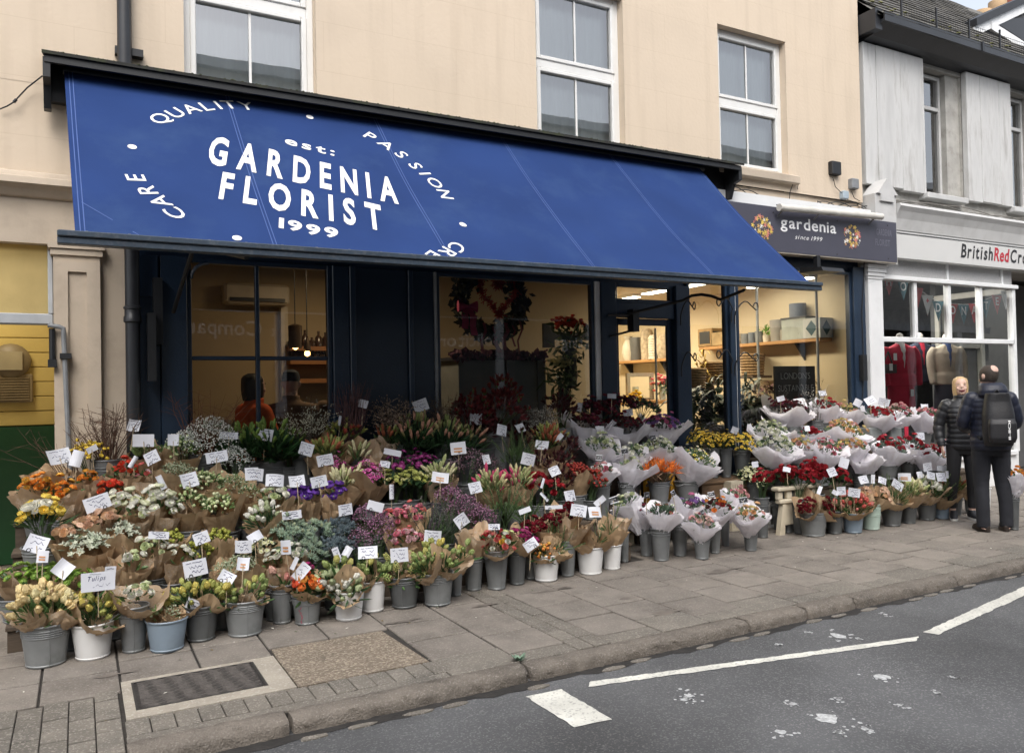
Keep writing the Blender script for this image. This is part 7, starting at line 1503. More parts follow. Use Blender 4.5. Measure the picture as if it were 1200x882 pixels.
bq_n = [0]
BQ = []                                        # (u, v, label) of every bunch, for the price cards
def bunch(u, v, w, kind, wrap, label, key=None, L=None, dy=0.0, head_r=.74, cat='bouquet', lean=.05, group=None):
    bq_n[0] += 1
    if key:
        bx, by, bz, br, bh, bl = BK[key]; H = at_y(u, v, by-.035+dy); base = Vector((bx+(H.x-bx)*.35, by+.25*dy, bz+bh-.07))
        base.x = min(max(base.x, bx-br*.6), bx+br*.6)
        if H.z < base.z+.09: H = H+Vector((0, 0, base.z+.09-H.z))
    else:
        H = bank(u, v)
        if dy: H = at_y(u, v, H.y+dy)
        s = shelf(H.x, H.y+lean); ll = L or .27; bt = H.z-ll+.06
        if bt-s < .16: bt = s+.16
        if bt > H.z-.08: bt = H.z-.08
        base = Vector((H.x*1.0, H.y+lean, bt-.07))
        rb = min(max(w*.5*H.y/FPX*.9, .06), .13)
        bucket('grey bucket under the '+label.replace(',', ''), base.x, base.y, s, rb, max(bt-s, .06), 'dark' if bq_n[0] % 3 else 'vase', 'grey buckets inside the flower bank', handles=False)
    dep = (H-Vector((0, 0, CAM_Z))).dot(FW); R = w*.5*dep/FPX*(1.12 if wrap in ('K', 'P') else 1.02)*R2.uniform(.9, 1.1)
    ax = H-base; Ln = ax.length
    t = thing('bouquet' if wrap else 'flower_bunch', label, cat, base, group or ('bouquets in brown paper' if wrap in ('K', 'P') else 'bouquets in pale tissue' if wrap == 'T' else 'loose flower bunches'))
    t.rotation_mode = 'QUATERNION'; t.rotation_quaternion = (ax+Vector((R2.gauss(0, .07), R2.gauss(-.02, .05), 0))*Ln).to_track_quat('Z', 'Y')
    if wrap: 
        st = 'K' if wrap in ('K', 'P') else 'T'; me = wrap_mesh(R*1.06, Ln, st, bq_n[0]*13+5).mesh('wrap', M_KRAFT[1 if wrap == 'P' else 0] if st == 'K' else M_TISS, True, .42 if st == 'K' else .38); obj('wrap', me, t, local=True)
    if kind: head(t, kind, R*(head_r if wrap else .95), Ln*(1.0 if not wrap else 1.07))
    if not wrap and kind:
        mb = MB(); 
        for k in range(14): a = R2.uniform(0, 6.28); r0 = R*.22*math.sqrt(R2.random()); mb.tube([(r0*math.cos(a), r0*math.sin(a), -.02), (r0*1.6*math.cos(a), r0*1.6*math.sin(a), Ln*.5), (R*.75*math.cos(a), R*.75*math.sin(a), Ln)], .003, 4)
        obj('stems', mb.mesh('stems', mat('green_stem', (.05, .09, .03), .6)), t, kind='stuff', local=True)
    BQ.append((u, v, label)); return t
b_ = bunch
# --- front row
b_(34, 712, 46, 'tulip_cream', 'P', 'cream tulips in printed brown paper at the left of the leftmost steel pail', 'A1')
b_(74, 711, 42, 'tulip_cream', 'P', 'cream tulips in printed brown paper at the right of the leftmost steel pail', 'A1', dy=-.01)
b_(50, 698, 34, 'tulip_cream', None, 'loose cream tulips rising behind the two cream bunches of the leftmost pail', 'A1', dy=.1)
b_(113, 716, 56, 'tulip_yellow', 'K', 'yellow tulip buds in a wide brown paper fan in the leftmost white bucket', 'A2', head_r=.6)
b_(94, 705, 26, 'tulip_yellow', None, 'yellow tulip buds standing behind the leftmost white bucket', 'A2', dy=.1)
b_(166, 694, 56, 'rosette_white', 'P', 'greenish white ranunculus in wide brown paper above the tall narrow bucket', 'A3', head_r=.5)
b_(180, 720, 18, 'wax_green', 'K', 'small green bunch in brown paper at the left of the blue-grey tub', 'A4', L=.1)
b_(205, 716, 24, 'rice', 'K', 'small pale green bunch in brown paper at the right of the blue-grey tub', 'A4')
b_(217, 701, 36, 'tulip_yellow', 'K', 'yellow green tulips at the left of the dark pail beside the blue-grey tub', 'A5')
b_(247, 696, 36, 'tulip_yellow', 'K', 'yellow green tulips at the right of the dark pail beside the blue-grey tub', 'A5')
b_(222, 680, 22, 'tulip_white', None, 'few white tulip buds behind the yellow green tulips', 'A5', dy=.12)
b_(272, 698, 28, 'tulip_green', 'P', 'green tulip buds in printed brown paper at the left of the broad ridged pail', 'A6')
b_(300, 692, 32, 'tulip_green', 'P', 'green tulip buds in brown paper at the right of the broad ridged pail', 'A6')
b_(333, 684, 26, 'tulip_pink', 'K', 'pale pink tulips beside the orange tulips', 'A6b')
b_(363, 688, 32, 'tulip_orange', 'K', 'bright orange tulips above the pail with red handwriting', 'A7')
b_(364, 667, 20, 'rosette_magenta', None, 'small magenta flowers behind the orange tulips', 'A7', dy=.12)
b_(404, 690, 36, 'tulip_white', 'K', 'white tulip buds drooping over the white bucket', 'A8', dy=-.03)
b_(384, 682, 24, 'tulip_white', None, 'white tulip buds left of the white bucket beside the orange tulips', 'A8', dy=.03)
b_(398, 668, 34, 'tulip_green', 'K', 'pale green tulip buds in brown paper behind the drooping white tulips', 'A8', dy=.08)
b_(426, 672, 32, 'tulip_green', 'K', 'green tulip tips in upright brown paper above the half hidden white bucket', 'A8b', dy=-.02)
b_(443, 668, 30, 'tulip_green', 'P', 'green tulip tips in brown paper left of the yellow hyacinths', 'A8b', dy=.05)
b_(464, 672, 24, 'hyacinth', 'K', 'yellow hyacinths at the left of the ridged grey pail', 'A9', head_r=.95)
b_(483, 671, 24, 'hyacinth', 'K', 'greenish yellow hyacinths at the right of the ridged grey pail', 'A9', head_r=.95)
b_(494, 660, 42, 'tulip_green', 'P', 'tulip tips in a large printed brown paper wrap at the left of the pale steel pail', 'A10', head_r=.62)
b_(522, 658, 42, 'tulip_green', 'P', 'tulip tips in a large printed brown paper wrap at the right of the pale steel pail', 'A10', head_r=.62)
b_(508, 645, 40, 'tulip_yellow', 'K', 'tulip tips in brown paper at the back of the pale steel pail', 'A10', dy=.12, head_r=.55)
b_(543, 648, 20, 'tulip_green', 'K', 'slim brown paper cone of tulip tips above the narrow ribbed bucket', 'A10b')
b_(556, 622, 36, None, 'P', 'closed brown paper bunch standing above the tall grey bucket', 'A11')
b_(581, 634, 40, 'rosette_mix', 'P', 'mixed red white and yellow ranunculus in brown paper', 'A12', head_r=.95)
b_(611, 628, 34, 'rosette_magenta', 'K', 'magenta ranunculus in brown paper above the tall dark bucket', 'A13')
b_(635, 648, 26, 'calendula', 'K', 'small orange marigold buds in a brown paper cone', 'A14', head_r=.9)
b_(658, 640, 24, 'green_fluff', 'K', 'green leafy tips in a brown paper cone leaning right', 'A14', dy=-.04)
b_(644, 624, 24, 'green_fluff', 'K', 'green leafy tips in a brown paper cone behind the orange buds', 'A14', dy=.1)
b_(673, 612, 34, None, 'P', 'closed printed brown paper cones above the tall narrow grey bucket', 'A15')
b_(683, 632, 24, None, 'K', 'left closed brown paper cone in the stained white bucket', 'A16')
b_(702, 630, 28, 'green_fluff', 'K', 'green tips in the right brown paper cone of the stained white bucket', 'A16', head_r=.5)
b_(715, 618, 26, 'green_fluff', 'K', 'green tips in brown paper left of the tallest brown cone', 'A17', head_r=.6)
b_(729, 606, 22, None, 'P', 'tallest closed brown paper cone leaning right beside the white tissue group', 'A17', dy=-.02)
# --- second row and up, from the left
b_(22, 674, 46, 'button_green', 'P', 'green button chrysanthemums in brown paper at the far left edge', dy=.16)
b_(52, 672, 42, 'button_green', 'P', 'green button chrysanthemums in brown paper, second from the far left edge', dy=.12)
b_(84, 678, 38, 'button_green', 'K', 'green button chrysanthemums in brown paper behind the white tilted card')
b_(50, 604, 48, 'daffodil', None, 'white and yellow daffodils fanning out at the left end of the bank', dy=-.15)
b_(80, 584, 26, None, 'P', 'tall closed printed brown paper bunch right of the daffodils')
b_(82, 626, 34, 'rose_peach', 'K', 'peach roses in brown paper, leftmost of the three peach bunches')
b_(104, 616, 32, 'rose_peach', 'K', 'peach roses in brown paper, middle of the three peach bunches')
b_(128, 608, 38, 'rose_peach', 'K', 'peach roses in brown paper, rightmost of the three peach bunches')
b_(95, 641, 50, 'brunia', 'K', 'grey white woolly brunia in brown paper left of the tilted card')
b_(118, 634, 42, 'brunia', 'K', 'grey white woolly brunia in brown paper, middle of the three')
b_(142, 626, 42, 'brunia', 'K', 'grey white woolly brunia in brown paper, rightmost of the three')
b_(50, 570, 46, 'rosette_orange', 'P', 'orange ranunculus in printed brown paper, leftmost orange bunch')
b_(76, 574, 36, 'rosette_orange', 'P', 'orange ranunculus in printed brown paper, middle orange bunch')
b_(108, 559, 30, 'rosette_orange', 'P', 'yellow orange ranunculus in brown paper, rightmost orange bunch')
b_(60, 553, 44, None, 'K', 'broad folded brown paper behind the leftmost orange ranunculus')
b_(88, 555, 36, None, 'K', 'folded brown paper bunch behind the middle orange ranunculus')
b_(142, 554, 34, 'rosette_red', 'K', 'orange red ranunculus in brown paper')
b_(128, 571, 28, 'rosette_red', None, 'orange red ranunculus without paper below the wrapped ones')
b_(170, 559, 32, 'rosette_pink', 'P', 'dusty pink flowers sunk in brown paper right of the orange red bunch', head_r=.5)
b_(150, 588, 38, 'lisi_white', 'K', 'white lisianthus in brown paper right of the peach roses')
b_(162, 598, 40, 'lisi_white', 'P', 'white lisianthus in printed brown paper, front left one')
b_(186, 596, 40, 'lisi_white', 'P', 'white lisianthus in printed brown paper, front right one')
b_(184, 581, 32, 'lisi_white', 'K', 'white lisianthus at the back right of the white group')
b_(152, 657, 36, 'rosette_white', 'K', 'white ranunculus with dark centres in brown paper')
b_(176, 642, 40, 'rosette_white', 'P', 'white ranunculus with green buds in printed brown paper')
b_(206, 651, 34, 'rosette_white', 'P', 'white ranunculus peeking from a tight brown paper cone')
b_(132, 660, 30, None, 'P', 'closed brown paper bunch left of the white ranunculus')
b_(203, 632, 32, 'button_olive', 'K', 'olive yellow button berries, left of the three olive bunches')
b_(232, 642, 36, 'button_olive', None, 'olive yellow button berries, front middle of the three olive bunches')
b_(258, 632, 34, 'button_olive', 'K', 'olive yellow button berries in brown paper, right of the three olive bunches')
b_(222, 588, 42, 'wax_green', 'K', 'green budded lisianthus in brown paper left of the grey tag')
b_(262, 590, 42, 'wax_green', 'K', 'green budded lisianthus in brown paper right of the grey tag')
b_(245, 565, 52, 'wax_green', 'K', 'yellow green budded stems below the white gypsophila')
b_(280, 568, 44, 'wax_white', 'K', 'pale green waxflower below the lily buds')
b_(205, 552, 46, 'rice', 'K', 'pale green rice flower in brown paper')
b_(170, 528, 40, 'foliage', 'K', 'fresh pale green foliage beside the bare brown twigs')
b_(212, 528, 44, 'wax_green', 'K', 'green yellow buds in front of the gypsophila')
b_(245, 515, 72, 'gyp', None, 'broad cloud of white gypsophila under the left window')
b_(212, 517, 46, 'gyp', None, 'small cloud of white gypsophila left of the broad one')
b_(276, 536, 40, 'gyp', None, 'white gypsophila spilling in front of the lily buds')
b_(318, 584, 40, 'rosette_white', 'K', 'white ranunculus in brown paper left of the purple flowers')
b_(318, 606, 40, 'tulip_white', 'K', 'few white flowers in brown paper above the grey thistles')
b_(297, 578, 34, 'wax_white', 'K', 'creamy waxflower left of the white ranunculus')
b_(342, 582, 30, 'lisi_purple', 'K', 'purple lisianthus in brown paper, leftmost purple bunch')
b_(364, 580, 30, 'lisi_purple', 'K', 'purple lisianthus in brown paper, middle purple bunch')
b_(391, 581, 34, 'lisi_purple', 'K', 'purple lisianthus in brown paper, rightmost purple bunch')
b_(399, 565, 32, 'freesia', 'K', 'cream freesia buds behind the purple flowers')
b_(389, 547, 36, 'pinkwax', 'K', 'magenta pink waxflower beside the small card')
b_(428, 556, 54, 'pinkwax', 'K', 'broad magenta pink waxflower in brown paper')
b_(385, 530, 42, 'alstro', 'K', 'folded brown paper bunch left of the red and green leucadendron')
b_(418, 534, 50, 'freesia', 'P', 'wide crumpled brown paper with few pale tips above the pink waxflower', head_r=.35)
b_(400, 514, 50, 'leuca', 'K', 'red and green leucadendron in brown paper')
b_(452, 514, 30, 'alstro', 'P', 'orange green alstroemeria buds in a tall printed brown paper')
b_(285, 664, 50, 'rice', 'K', 'grey green dusty foliage above the green tulip pail')
b_(262, 668, 32, 'rice', 'K', 'grey green filler in brown paper left of the taped card')
b_(312, 640, 36, 'cream_tiny', 'K', 'tiny cream flowers behind the taped card')
b_(326, 657, 40, 'rosette_white', 'P', 'small green white ranunculus in printed brown paper left of the taped card')
b_(344, 650, 32, 'rosette_white', 'K', 'small green white ranunculus right of the taped card')
b_(338, 622, 46, 'thistle', None, 'grey green thistles, left part of the large thistle mass')
b_(372, 624, 48, 'thistle', None, 'grey green thistles, middle of the large thistle mass')
b_(355, 646, 50, 'thistle', None, 'grey green thistles, front of the large thistle mass')
b_(402, 618, 42, 'thistle_blue', None, 'dark blue grey thistles right of the green thistles')
b_(395, 641, 40, 'thistle_blue', None, 'dark blue grey thistles above the drooping white tulips')
b_(434, 600, 40, 'mauve', None, 'dusty mauve limonium right of the thistles')
b_(444, 620, 40, 'mauve', None, 'dusty mauve limonium, front bunch by the pink roses')
b_(426, 632, 36, 'mauve', None, 'dark mauve limonium below the dusty mauve bunches')
b_(466, 605, 32, 'rosette_pink', 'K', 'pink spray roses in brown paper, left of the pair')
b_(486, 603, 34, 'rosette_pink', 'K', 'pink spray roses in brown paper, right of the pair')
b_(479, 630, 42, 'rosette_pink', 'K', 'bright pink ranunculus in brown paper above the hyacinths')
b_(462, 560, 34, 'santini', None, 'flat yellow green chrysanthemums, left of the three clumps')
b_(480, 557, 36, 'santini', None, 'flat yellow green chrysanthemums, middle of the three clumps')
b_(496, 561, 30, 'santini', None, 'flat yellow green chrysanthemums, right of the three clumps')
b_(468, 541, 36, 'pompom', None, 'magenta pompom chrysanthemums, left clump')
b_(496, 541, 36, 'pompom', None, 'magenta pompom chrysanthemums, right clump')
b_(518, 560, 38, 'freesia', 'P', 'tall brown paper bunch of yellow freesia with a taped card')
b_(508, 618, 42, 'grass', None, 'grey purple feathery grasses, left clump')
b_(528, 606, 36, 'grass', None, 'grey purple feathery grasses, right clump')
b_(544, 594, 44, 'mauve', None, 'mauve limonium above the closed brown paper bunch')
b_(566, 604, 38, 'mauve', None, 'mauve limonium right of the feathery grasses')
b_(526, 578, 36, 'mauve', None, 'dark mauve limonium behind the feathery grasses')
b_(548, 540, 46, 'palepink', None, 'pale pink waxflower on dark stems under the cross marked card')
b_(572, 544, 36, 'palepink', None, 'pale pink waxflower right of the cross marked card')
b_(530, 548, 36, 'palepink', None, 'pale pink waxflower left of the kraft wrapped freesia')
b_(577, 568, 38, 'freesia_mix', 'K', 'cream and crimson freesia in brown paper, left of the pair')
b_(608, 566, 38, 'freesia_mix', 'K', 'cream and crimson freesia in brown paper, right of the pair')
b_(592, 594, 42, 'green_fluff', None, 'dark green leafy filler below the freesia')
b_(624, 600, 30, 'green_fluff', None, 'dark green leafy filler right of the freesia')
b_(632, 565, 32, 'rose_red', None, 'deep red roses, left clump without paper')
b_(648, 572, 28, 'rose_red', None, 'deep red roses, right clump without paper')
b_(658, 560, 30, 'leaf_maroon', None, 'dark maroon foliage beside the deep red roses')
b_(676, 554, 40, 'berries', 'K', 'red hypericum berries in brown paper, left bunch')
b_(695, 560, 34, 'berries', None, 'red hypericum berries, right bunch leaning out')
b_(646, 611, 34, 'rosette_crimson', 'K', 'crimson red flowers in rolled brown paper')
b_(624, 615, 28, 'rosette_crimson', None, 'crimson red flowers left of the rolled brown paper')
b_(666, 600, 30, 'rosette_crimson', 'K', 'crimson red flowers behind the two price cards')
b_(630, 543, 28, 'leaf_maroon', 'P', 'dark maroon sprigs in narrow brown paper, left one')
b_(654, 543, 30, 'leaf_maroon', 'K', 'dark maroon sprigs in narrow brown paper, right one')
b_(662, 524, 40, 'leaf_maroon', None, 'dark maroon leafy stems behind the narrow brown papers')
b_(640, 516, 38, 'alstro', 'K', 'rust coloured stems in folded brown paper')
b_(604, 532, 40, 'green_fluff', None, 'green feathery foliage left of the maroon sprigs')
b_(606, 508, 40, 'leaf_maroon', None, 'dark foliage behind the white card in the middle of the bank')
b_(318, 512, 56, 'lily_green', None, 'large clump of green lily buds with dark leaves, left half', dy=-.05)
b_(290, 514, 46, 'lily_green', None, 'large clump of green lily buds with dark leaves, right half', dy=-.02)
b_(338, 518, 40, 'lily_green', None, 'green lily buds at the right edge of the dark leafy clump')
b_(486, 508, 54, 'lily_pink', None, 'pink tinged lily buds, left half of the large clump', dy=-.05)
b_(520, 511, 52, 'lily_pink', None, 'pink tinged lily buds, right half of the large clump', dy=-.05)
b_(548, 514, 34, 'lily_pink', None, 'pink tinged lily buds at the right edge of the clump')
b_(550, 484, 50, 'leaf_red', None, 'tall dark red leafy branches, left part')
b_(585, 480, 52, 'leaf_red', None, 'tall dark red leafy branches, right part')
b_(568, 500, 44, 'leaf_maroon', None, 'dark red leaves below the tall red branches')
b_(106, 531, 46, 'craspedia', None, 'yellow craspedia balls beside the leftmost price card')
# --- white tissue group near the door
b_(731, 592, 38, 'mix_white', 'T', 'white flowers in pale tissue left of the green foliage bucket', 'C1', dy=.12)
b_(755, 598, 26, 'mix_dark', 'T', 'dark red flowers in pale tissue above the tall grey bucket', 'C1')
b_(776, 600, 44, 'mix_green', 'T', 'green foliage with dark berries in pale tissue', 'C2')
b_(807, 594, 40, 'mix_purple', 'T', 'purple and pink flowers in tall pale tissue', 'C3')
b_(822, 613, 38, 'mix_pink', 'T', 'small pink tulips in pale tissue in the short bucket', 'C4')
b_(840, 591, 46, 'mix_orange', 'T', 'orange and dark red flowers in broad pale tissue', 'C5')
b_(864, 582, 32, 'mix_pink', 'T', 'white and pink flowers in pale tissue behind the orange bouquet', 'C6')
b_(876, 602, 40, 'mix_peach', 'T', 'pink and yellow flowers in pale tissue standing apart', 'C7')
b_(706, 551, 38, 'mix_pink', 'T', 'pink flowers half hidden in pale tissue beside the hypericum berries', 'D0', head_r=.6)
b_(740, 545, 48, 'mix_white', 'T', 'tall pale tissue cone with few flowers left of the strelitzia', 'D1', head_r=.5)
b_(774, 551, 44, 'strel', None, 'orange strelitzia standing in a steel bucket', 'D2')
b_(814, 538, 58, 'mix_yellow', 'T', 'yellow and white flowers in broad pale tissue right of the strelitzia', 'D3', head_r=.75)
b_(703, 522, 46, 'mix_white', 'T', 'white flowers in pale tissue under the wreath window')
b_(772, 525, 46, 'mix_white', 'T', 'white and dark red flowers in pale tissue behind the strelitzia')
b_(742, 530, 36, 'mix_white', 'T', 'pale tissue with green buds between the white bouquets')
b_(686, 494, 58, 'mix_dark', 'T', 'dark red flowers in grey tissue, leftmost of the top row')
b_(732, 499, 62, 'mix_dark', 'T', 'dark red and pink flowers in the widest grey tissue of the top row')
b_(778, 497, 52, 'mix_purple', 'T', 'purple and pink flowers in grey tissue beside the navy door post')
b_(700, 478, 50, 'mix_dark', None, 'dark red leafy flowers behind the top row, left part', dy=.1)
b_(728, 472, 46, 'mix_dark', None, 'dark red flowers with grey leaves behind the top row, middle', dy=.1)
b_(752, 474, 40, 'mix_green', None, 'grey green leaves with red berries behind the top row by the door', dy=.1)
b_(660, 478, 36, 'leaf_maroon', None, 'dark red leaves right of the pale catkins')
# --- yellow daisies
b_(868, 517, 36, 'daisy_yellow', None, 'yellow daisies, rightmost bunch on the wooden bench', 'Y1')
b_(850, 515, 32, 'daisy_yellow', None, 'yellow daisies, second bunch from the right on the bench', 'Y2')
b_(834, 514, 28, 'daisy_yellow', None, 'yellow daisies, third bunch from the right on the bench', 'Y3')
b_(820, 513, 26, 'daisy_yellow', None, 'yellow daisies, leftmost bunch on the wooden bench', 'Y4')
b_(885, 556, 38, 'cream_tiny', None, 'tiny cream flowers on the white lattice crate', 'W1')
# --- right display: roses
b_(913, 560, 34, 'rose_red', None, 'crimson roses in the tall dark bucket left of the trestle', 'RR1')
for u, v, w, l in ((896, 560, 26, 'crimson roses at the left end of the rose row'), (940, 561, 30, 'bright red roses in clear wrap, left of the rose row centre'), (960, 557, 30, 'bright red roses in clear wrap, centre of the rose row'), (983, 560, 28, 'bright red roses in clear wrap, right end of the rose row'), (925, 552, 26, 'crimson roses behind the red roses, left'), (952, 547, 26, 'crimson roses behind the red roses, right')):
    b_(u, v, w, 'rose_red', None, l, dy=-.02)
# --- right display: top row
b_(923, 479, 62, 'mix_dark', 'T', 'dark red ranunculus in the widest pale tissue of the right top row')
b_(966, 476, 40, 'mix_red', 'T', 'red roses in pale tissue, second of the right top row')
b_(990, 482, 44, 'mix_peach', 'T', 'yellow and peach flowers in pale tissue of the right top row')
b_(1027, 486, 42, 'mix_red', 'T', 'red roses with grey leaves in pale tissue of the right top row')
b_(1055, 483, 38, 'mix_pink', 'T', 'pink roses in pale tissue of the right top row')
b_(1084, 488, 42, 'mix_pink', 'T', 'pale pink roses in pale tissue at the right end of the top row')
# middle rows
b_(903, 504, 50, 'mix_white', 'T', 'white green flowers in pale tissue behind the yellow daisies')
b_(908, 522, 54, 'mix_white', 'T', 'white green flowers in the front left pale tissue of the right display')
b_(938, 522, 36, 'mix_peach', 'T', 'smooth pale tissue cone with orange tips of the right display')
b_(952, 508, 34, 'mix_red', 'T', 'red roses with grey leaves in the middle of the right display')
b_(988, 505, 50, 'mix_peach', 'T', 'peach and yellow flowers in low wide pale tissue of the middle row')
b_(965, 526, 48, 'mix_pink', 'T', 'grey leaves and pink buds in large pale tissue of the right display')
b_(998, 521, 44, 'mix_peach', 'T', 'pale tissue with peach ranunculus right of the large one')
b_(1016, 534, 40, None, 'T', 'closed pale tissue bunch with a dark red label')
b_(1043, 525, 42, 'mix_red', 'T', 'red roses in pale tissue left of the red ribbon')
b_(1066, 521, 34, 'mix_red', 'T', 'red roses in pale tissue behind the red ribbon')
b_(1091, 531, 42, 'mix_red', 'T', 'red roses in pale tissue left of the blonde person')
b_(1108, 522, 26, 'mix_pink', 'T', 'pink flowers in pale tissue beside the arm of the blonde person')
# front row of the right display
b_(946, 594, 30, 'rosette_crimson', 'K', 'red flowers in brown paper and clear wrap, left of the red pair', 'E1', dy=-.02)
b_(965, 594, 28, 'rosette_crimson', 'K', 'red flowers in brown paper and clear wrap, right of the red pair', 'E1', dy=-.02)
b_(958, 584, 30, None, 'K', 'folded brown paper behind the red pair', 'E1', dy=.1)
b_(980, 592, 26, 'green_fluff', 'K', 'fine green foliage in brown paper beside the coral flowers', 'E2')
b_(1001, 591, 36, 'coral', 'K', 'coral pink flowers with green leaves', 'E3', head_r=.95)
b_(1014, 581, 26, 'rose_peach', 'K', 'peach roses in crumpled brown paper, left of the mint bucket', 'E4')
b_(1031, 580, 26, 'rose_peach', 'K', 'peach roses in crumpled brown paper, right of the mint bucket', 'E4')
b_(1048, 583, 34, 'green_fluff', 'K', 'green leafy bunch in brown paper right of the peach roses', 'E5')
b_(1067, 575, 30, 'freesia', 'P', 'cream freesia tips in printed brown paper', 'E6')
b_(1085, 573, 34, 'tulip_white', 'P', 'white tulip buds in printed brown paper of the right front row', 'E7')
b_(1103, 576, 30, 'green_fluff', 'K', 'green grassy tips in brown paper by the blonde person', 'E8')
b_(1114, 570, 24, 'alstro', 'K', 'rust tips in brown paper behind the leg of the blonde person', 'E9')
b_(1136, 570, 20, None, 'K', 'brown paper cone seen between the legs of the blonde person', 'E10')
b_(1192, 556, 26, 'rosette_orange', 'T', 'yellow orange flowers in clear wrap beyond the person with backpack', dy=-.9)

# --- twigs, catkins and blossoming branches standing at the back
def twigs(label, u, v, ub, vbm, y, n, h, spread, M, catkin=None, cM=None, fork=2, cat='branches', cn=6, r0=.004):
    p = at_y(ub, vbm, y); s = shelf(p.x, p.y); base = Vector((p.x, p.y, s)); top = at_y(u, v, y); bt = min(max(p.z+.02, s+.18), s+.42)
    bucket('grey bucket under the '+label.replace(',', ''), base.x, base.y, s, .10, bt-s, 'dark', 'grey buckets inside the flower bank', handles=False)
    t = thing('branches', label, cat, (base.x, base.y, bt-.1), 'branches at the back of the flower bank'); mb = MB(); cm = MB(); q = pr_ball(.007, .1)
    for k in range(n):
        a = R2.uniform(0, 2*PI); rr = math.sqrt(R2.random()); tip = Vector((top.x-base.x+spread*rr*math.cos(a), spread*.35*rr*math.sin(a)-.03, (top.z-bt+.1)*R2.uniform(.65, 1.12)))
        r_ = Vector((R2.gauss(0, .03), R2.gauss(0, .03), 0)); pts = [r_, r_.lerp(tip, .4)+Vector((R2.gauss(0, .012), R2.gauss(0, .012), .02)), r_.lerp(tip, .72)+Vector((R2.gauss(0, .018), R2.gauss(0, .015), 0)), tip]
        mb.tube(pts, [r0, r0*.8, r0*.6, r0*.3], 4, cap=False)
        tips = [(pts[1], tip)]
        for f in range(fork):
            b0 = pts[1].lerp(tip, R2.uniform(.1, .8)); d = Vector((R2.gauss(0, spread*.35), R2.gauss(0, spread*.15), R2.uniform(.04, .16)*h)); mb.tube([b0, b0+d*.5+Vector((R2.gauss(0, .01), 0, .01)), b0+d], [r0*.5, r0*.4, r0*.2], 3, cap=False); tips.append((b0, b0+d))
        if catkin:
            for a_, b2 in tips:
                for j in range(cn): c = a_.lerp(b2, .25+.75*(j+R2.random())/cn)+Vector((R2.gauss(0, .008), R2.gauss(0, .008), 0)); sc = R2.uniform(.6, 1.15)*catkin; cm.put(q, Matrix.LocRotScale(c, (b2-a_).to_track_quat('Z', 'Y'), Vector((sc*.8, sc*.8, sc*1.4))))
    obj('twigs', mb.mesh('twigs', M), t, kind='stuff', local=True)
    if catkin: obj('catkins', cm.mesh('catkins', cM, True, None), t, kind='stuff', local=True)
    BQ.append((u, v, label))
TWB = mat('brown_twig', (.075, .04, .025), .8, .3, 20, rand=.1); TWR = mat('dark_red_twig', (.10, .05, .05), .8, .3, 20); TWD = mat('dark_twig', (.06, .045, .032), .8, .3, 20)
twigs('bare brown twigs standing against the cream pilaster', 128, 480, 125, 540, 6.95, 46, .5, .30, TWB, fork=3)
twigs('thin bare twigs leaning left over the green dado', 45, 505, 85, 560, 6.9, 14, .4, .32, TWB, fork=2, r0=.003)
twigs('fine bare twigs in front of the left window', 250, 465, 235, 520, 7.02, 30, .5, .36, mat('rust_twig', (.12, .045, .02), .8), fork=3, r0=.003)
twigs('branches of tiny cream blossom in front of the left window', 360, 470, 355, 520, 6.95, 34, .4, .22, TWD, .62, mat('cream_blossom', (.5, .48, .36), .8, .2, 30), fork=3, cn=6, r0=.003)
twigs('dense dark red stems in front of the navy panel', 412, 455, 412, 510, 7.0, 90, .5, .20, TWR, fork=1)
twigs('brown budded branches right of the dark red stems', 462, 470, 460, 510, 7.0, 60, .4, .25, TWD, .8, mat('brown_bud', (.26, .19, .14), .8, .2, 30), fork=2, cn=6)
twigs('dark budded branches left of the tall red leaves', 517, 465, 520, 505, 7.0, 36, .4, .2, TWD, .6, mat('dark_bud', (.10, .07, .05), .8), fork=2, cn=4)
twigs('pale silver catkin branches right of the tall red leaves', 630, 478, 632, 520, 6.98, 60, .4, .21, TWD, .85, mat('silver_catkin', (.38, .37, .33), .8, .15, 30), fork=2, cn=6)
twigs('pale catkin sprigs rising before the chalkboard', 952, 455, 955, 485, 6.95, 10, .4, .25, TWD, .9, mat('silver_catkin', (.38, .37, .33), .8), fork=1, cn=6)

lf = MB()                                      # fallen petals and leaf scraps on the pavement
for k in range(90):
    x = R2.uniform(-.4, 10.5); y = 5.62+R2.gauss(0, .22) if R2.random() < .7 else R2.uniform(4.4, 5.5); a = R2.uniform(0, 6.28); l = R2.uniform(.008, .026); leaf(lf, Vector((x, min(y, 5.75), .005)), Vector((math.cos(a)*l, math.sin(a)*l, .004)), Vector((-math.sin(a), math.cos(a), 0))*l*.35, R2.choice((0, 1, 1, 2)))
lf.build('fallen_petals', [mat('dry_leaf', (.16, .12, .06), .8), mat('pale_petal', (.6, .58, .5), .8), mat('leaf_scrap', (.06, .09, .03), .8)], pave, kind='stuff')
M_DAMP = mat('damp_stone', (.145, .126, .108), .6, .3, 9)
for (u, v, sx, sy) in ((780, 717, .20, .07), (735, 700, .12, .05), (652, 690, .25, .06), (570, 708, .16, .05), (470, 728, .2, .05), (845, 668, .3, .08), (905, 652, .25, .06), (130, 790, .16, .04)):
    c = at_z(u, v, .004); n = 22; ph = R2.uniform(0, 6); mb = MB(); mb.add([(c.x+sx*(.6+.25*math.sin(3*t+ph)+.15*math.sin(7*t+2*ph))*math.cos(t), c.y+sy*(.6+.25*math.sin(4*t+ph)+.15*math.sin(9*t))*math.sin(t), .0035) for t in [2*PI*i/n for i in range(n)]], [tuple(range(n))]); mb.build('damp_patch', M_DAMP, pave)
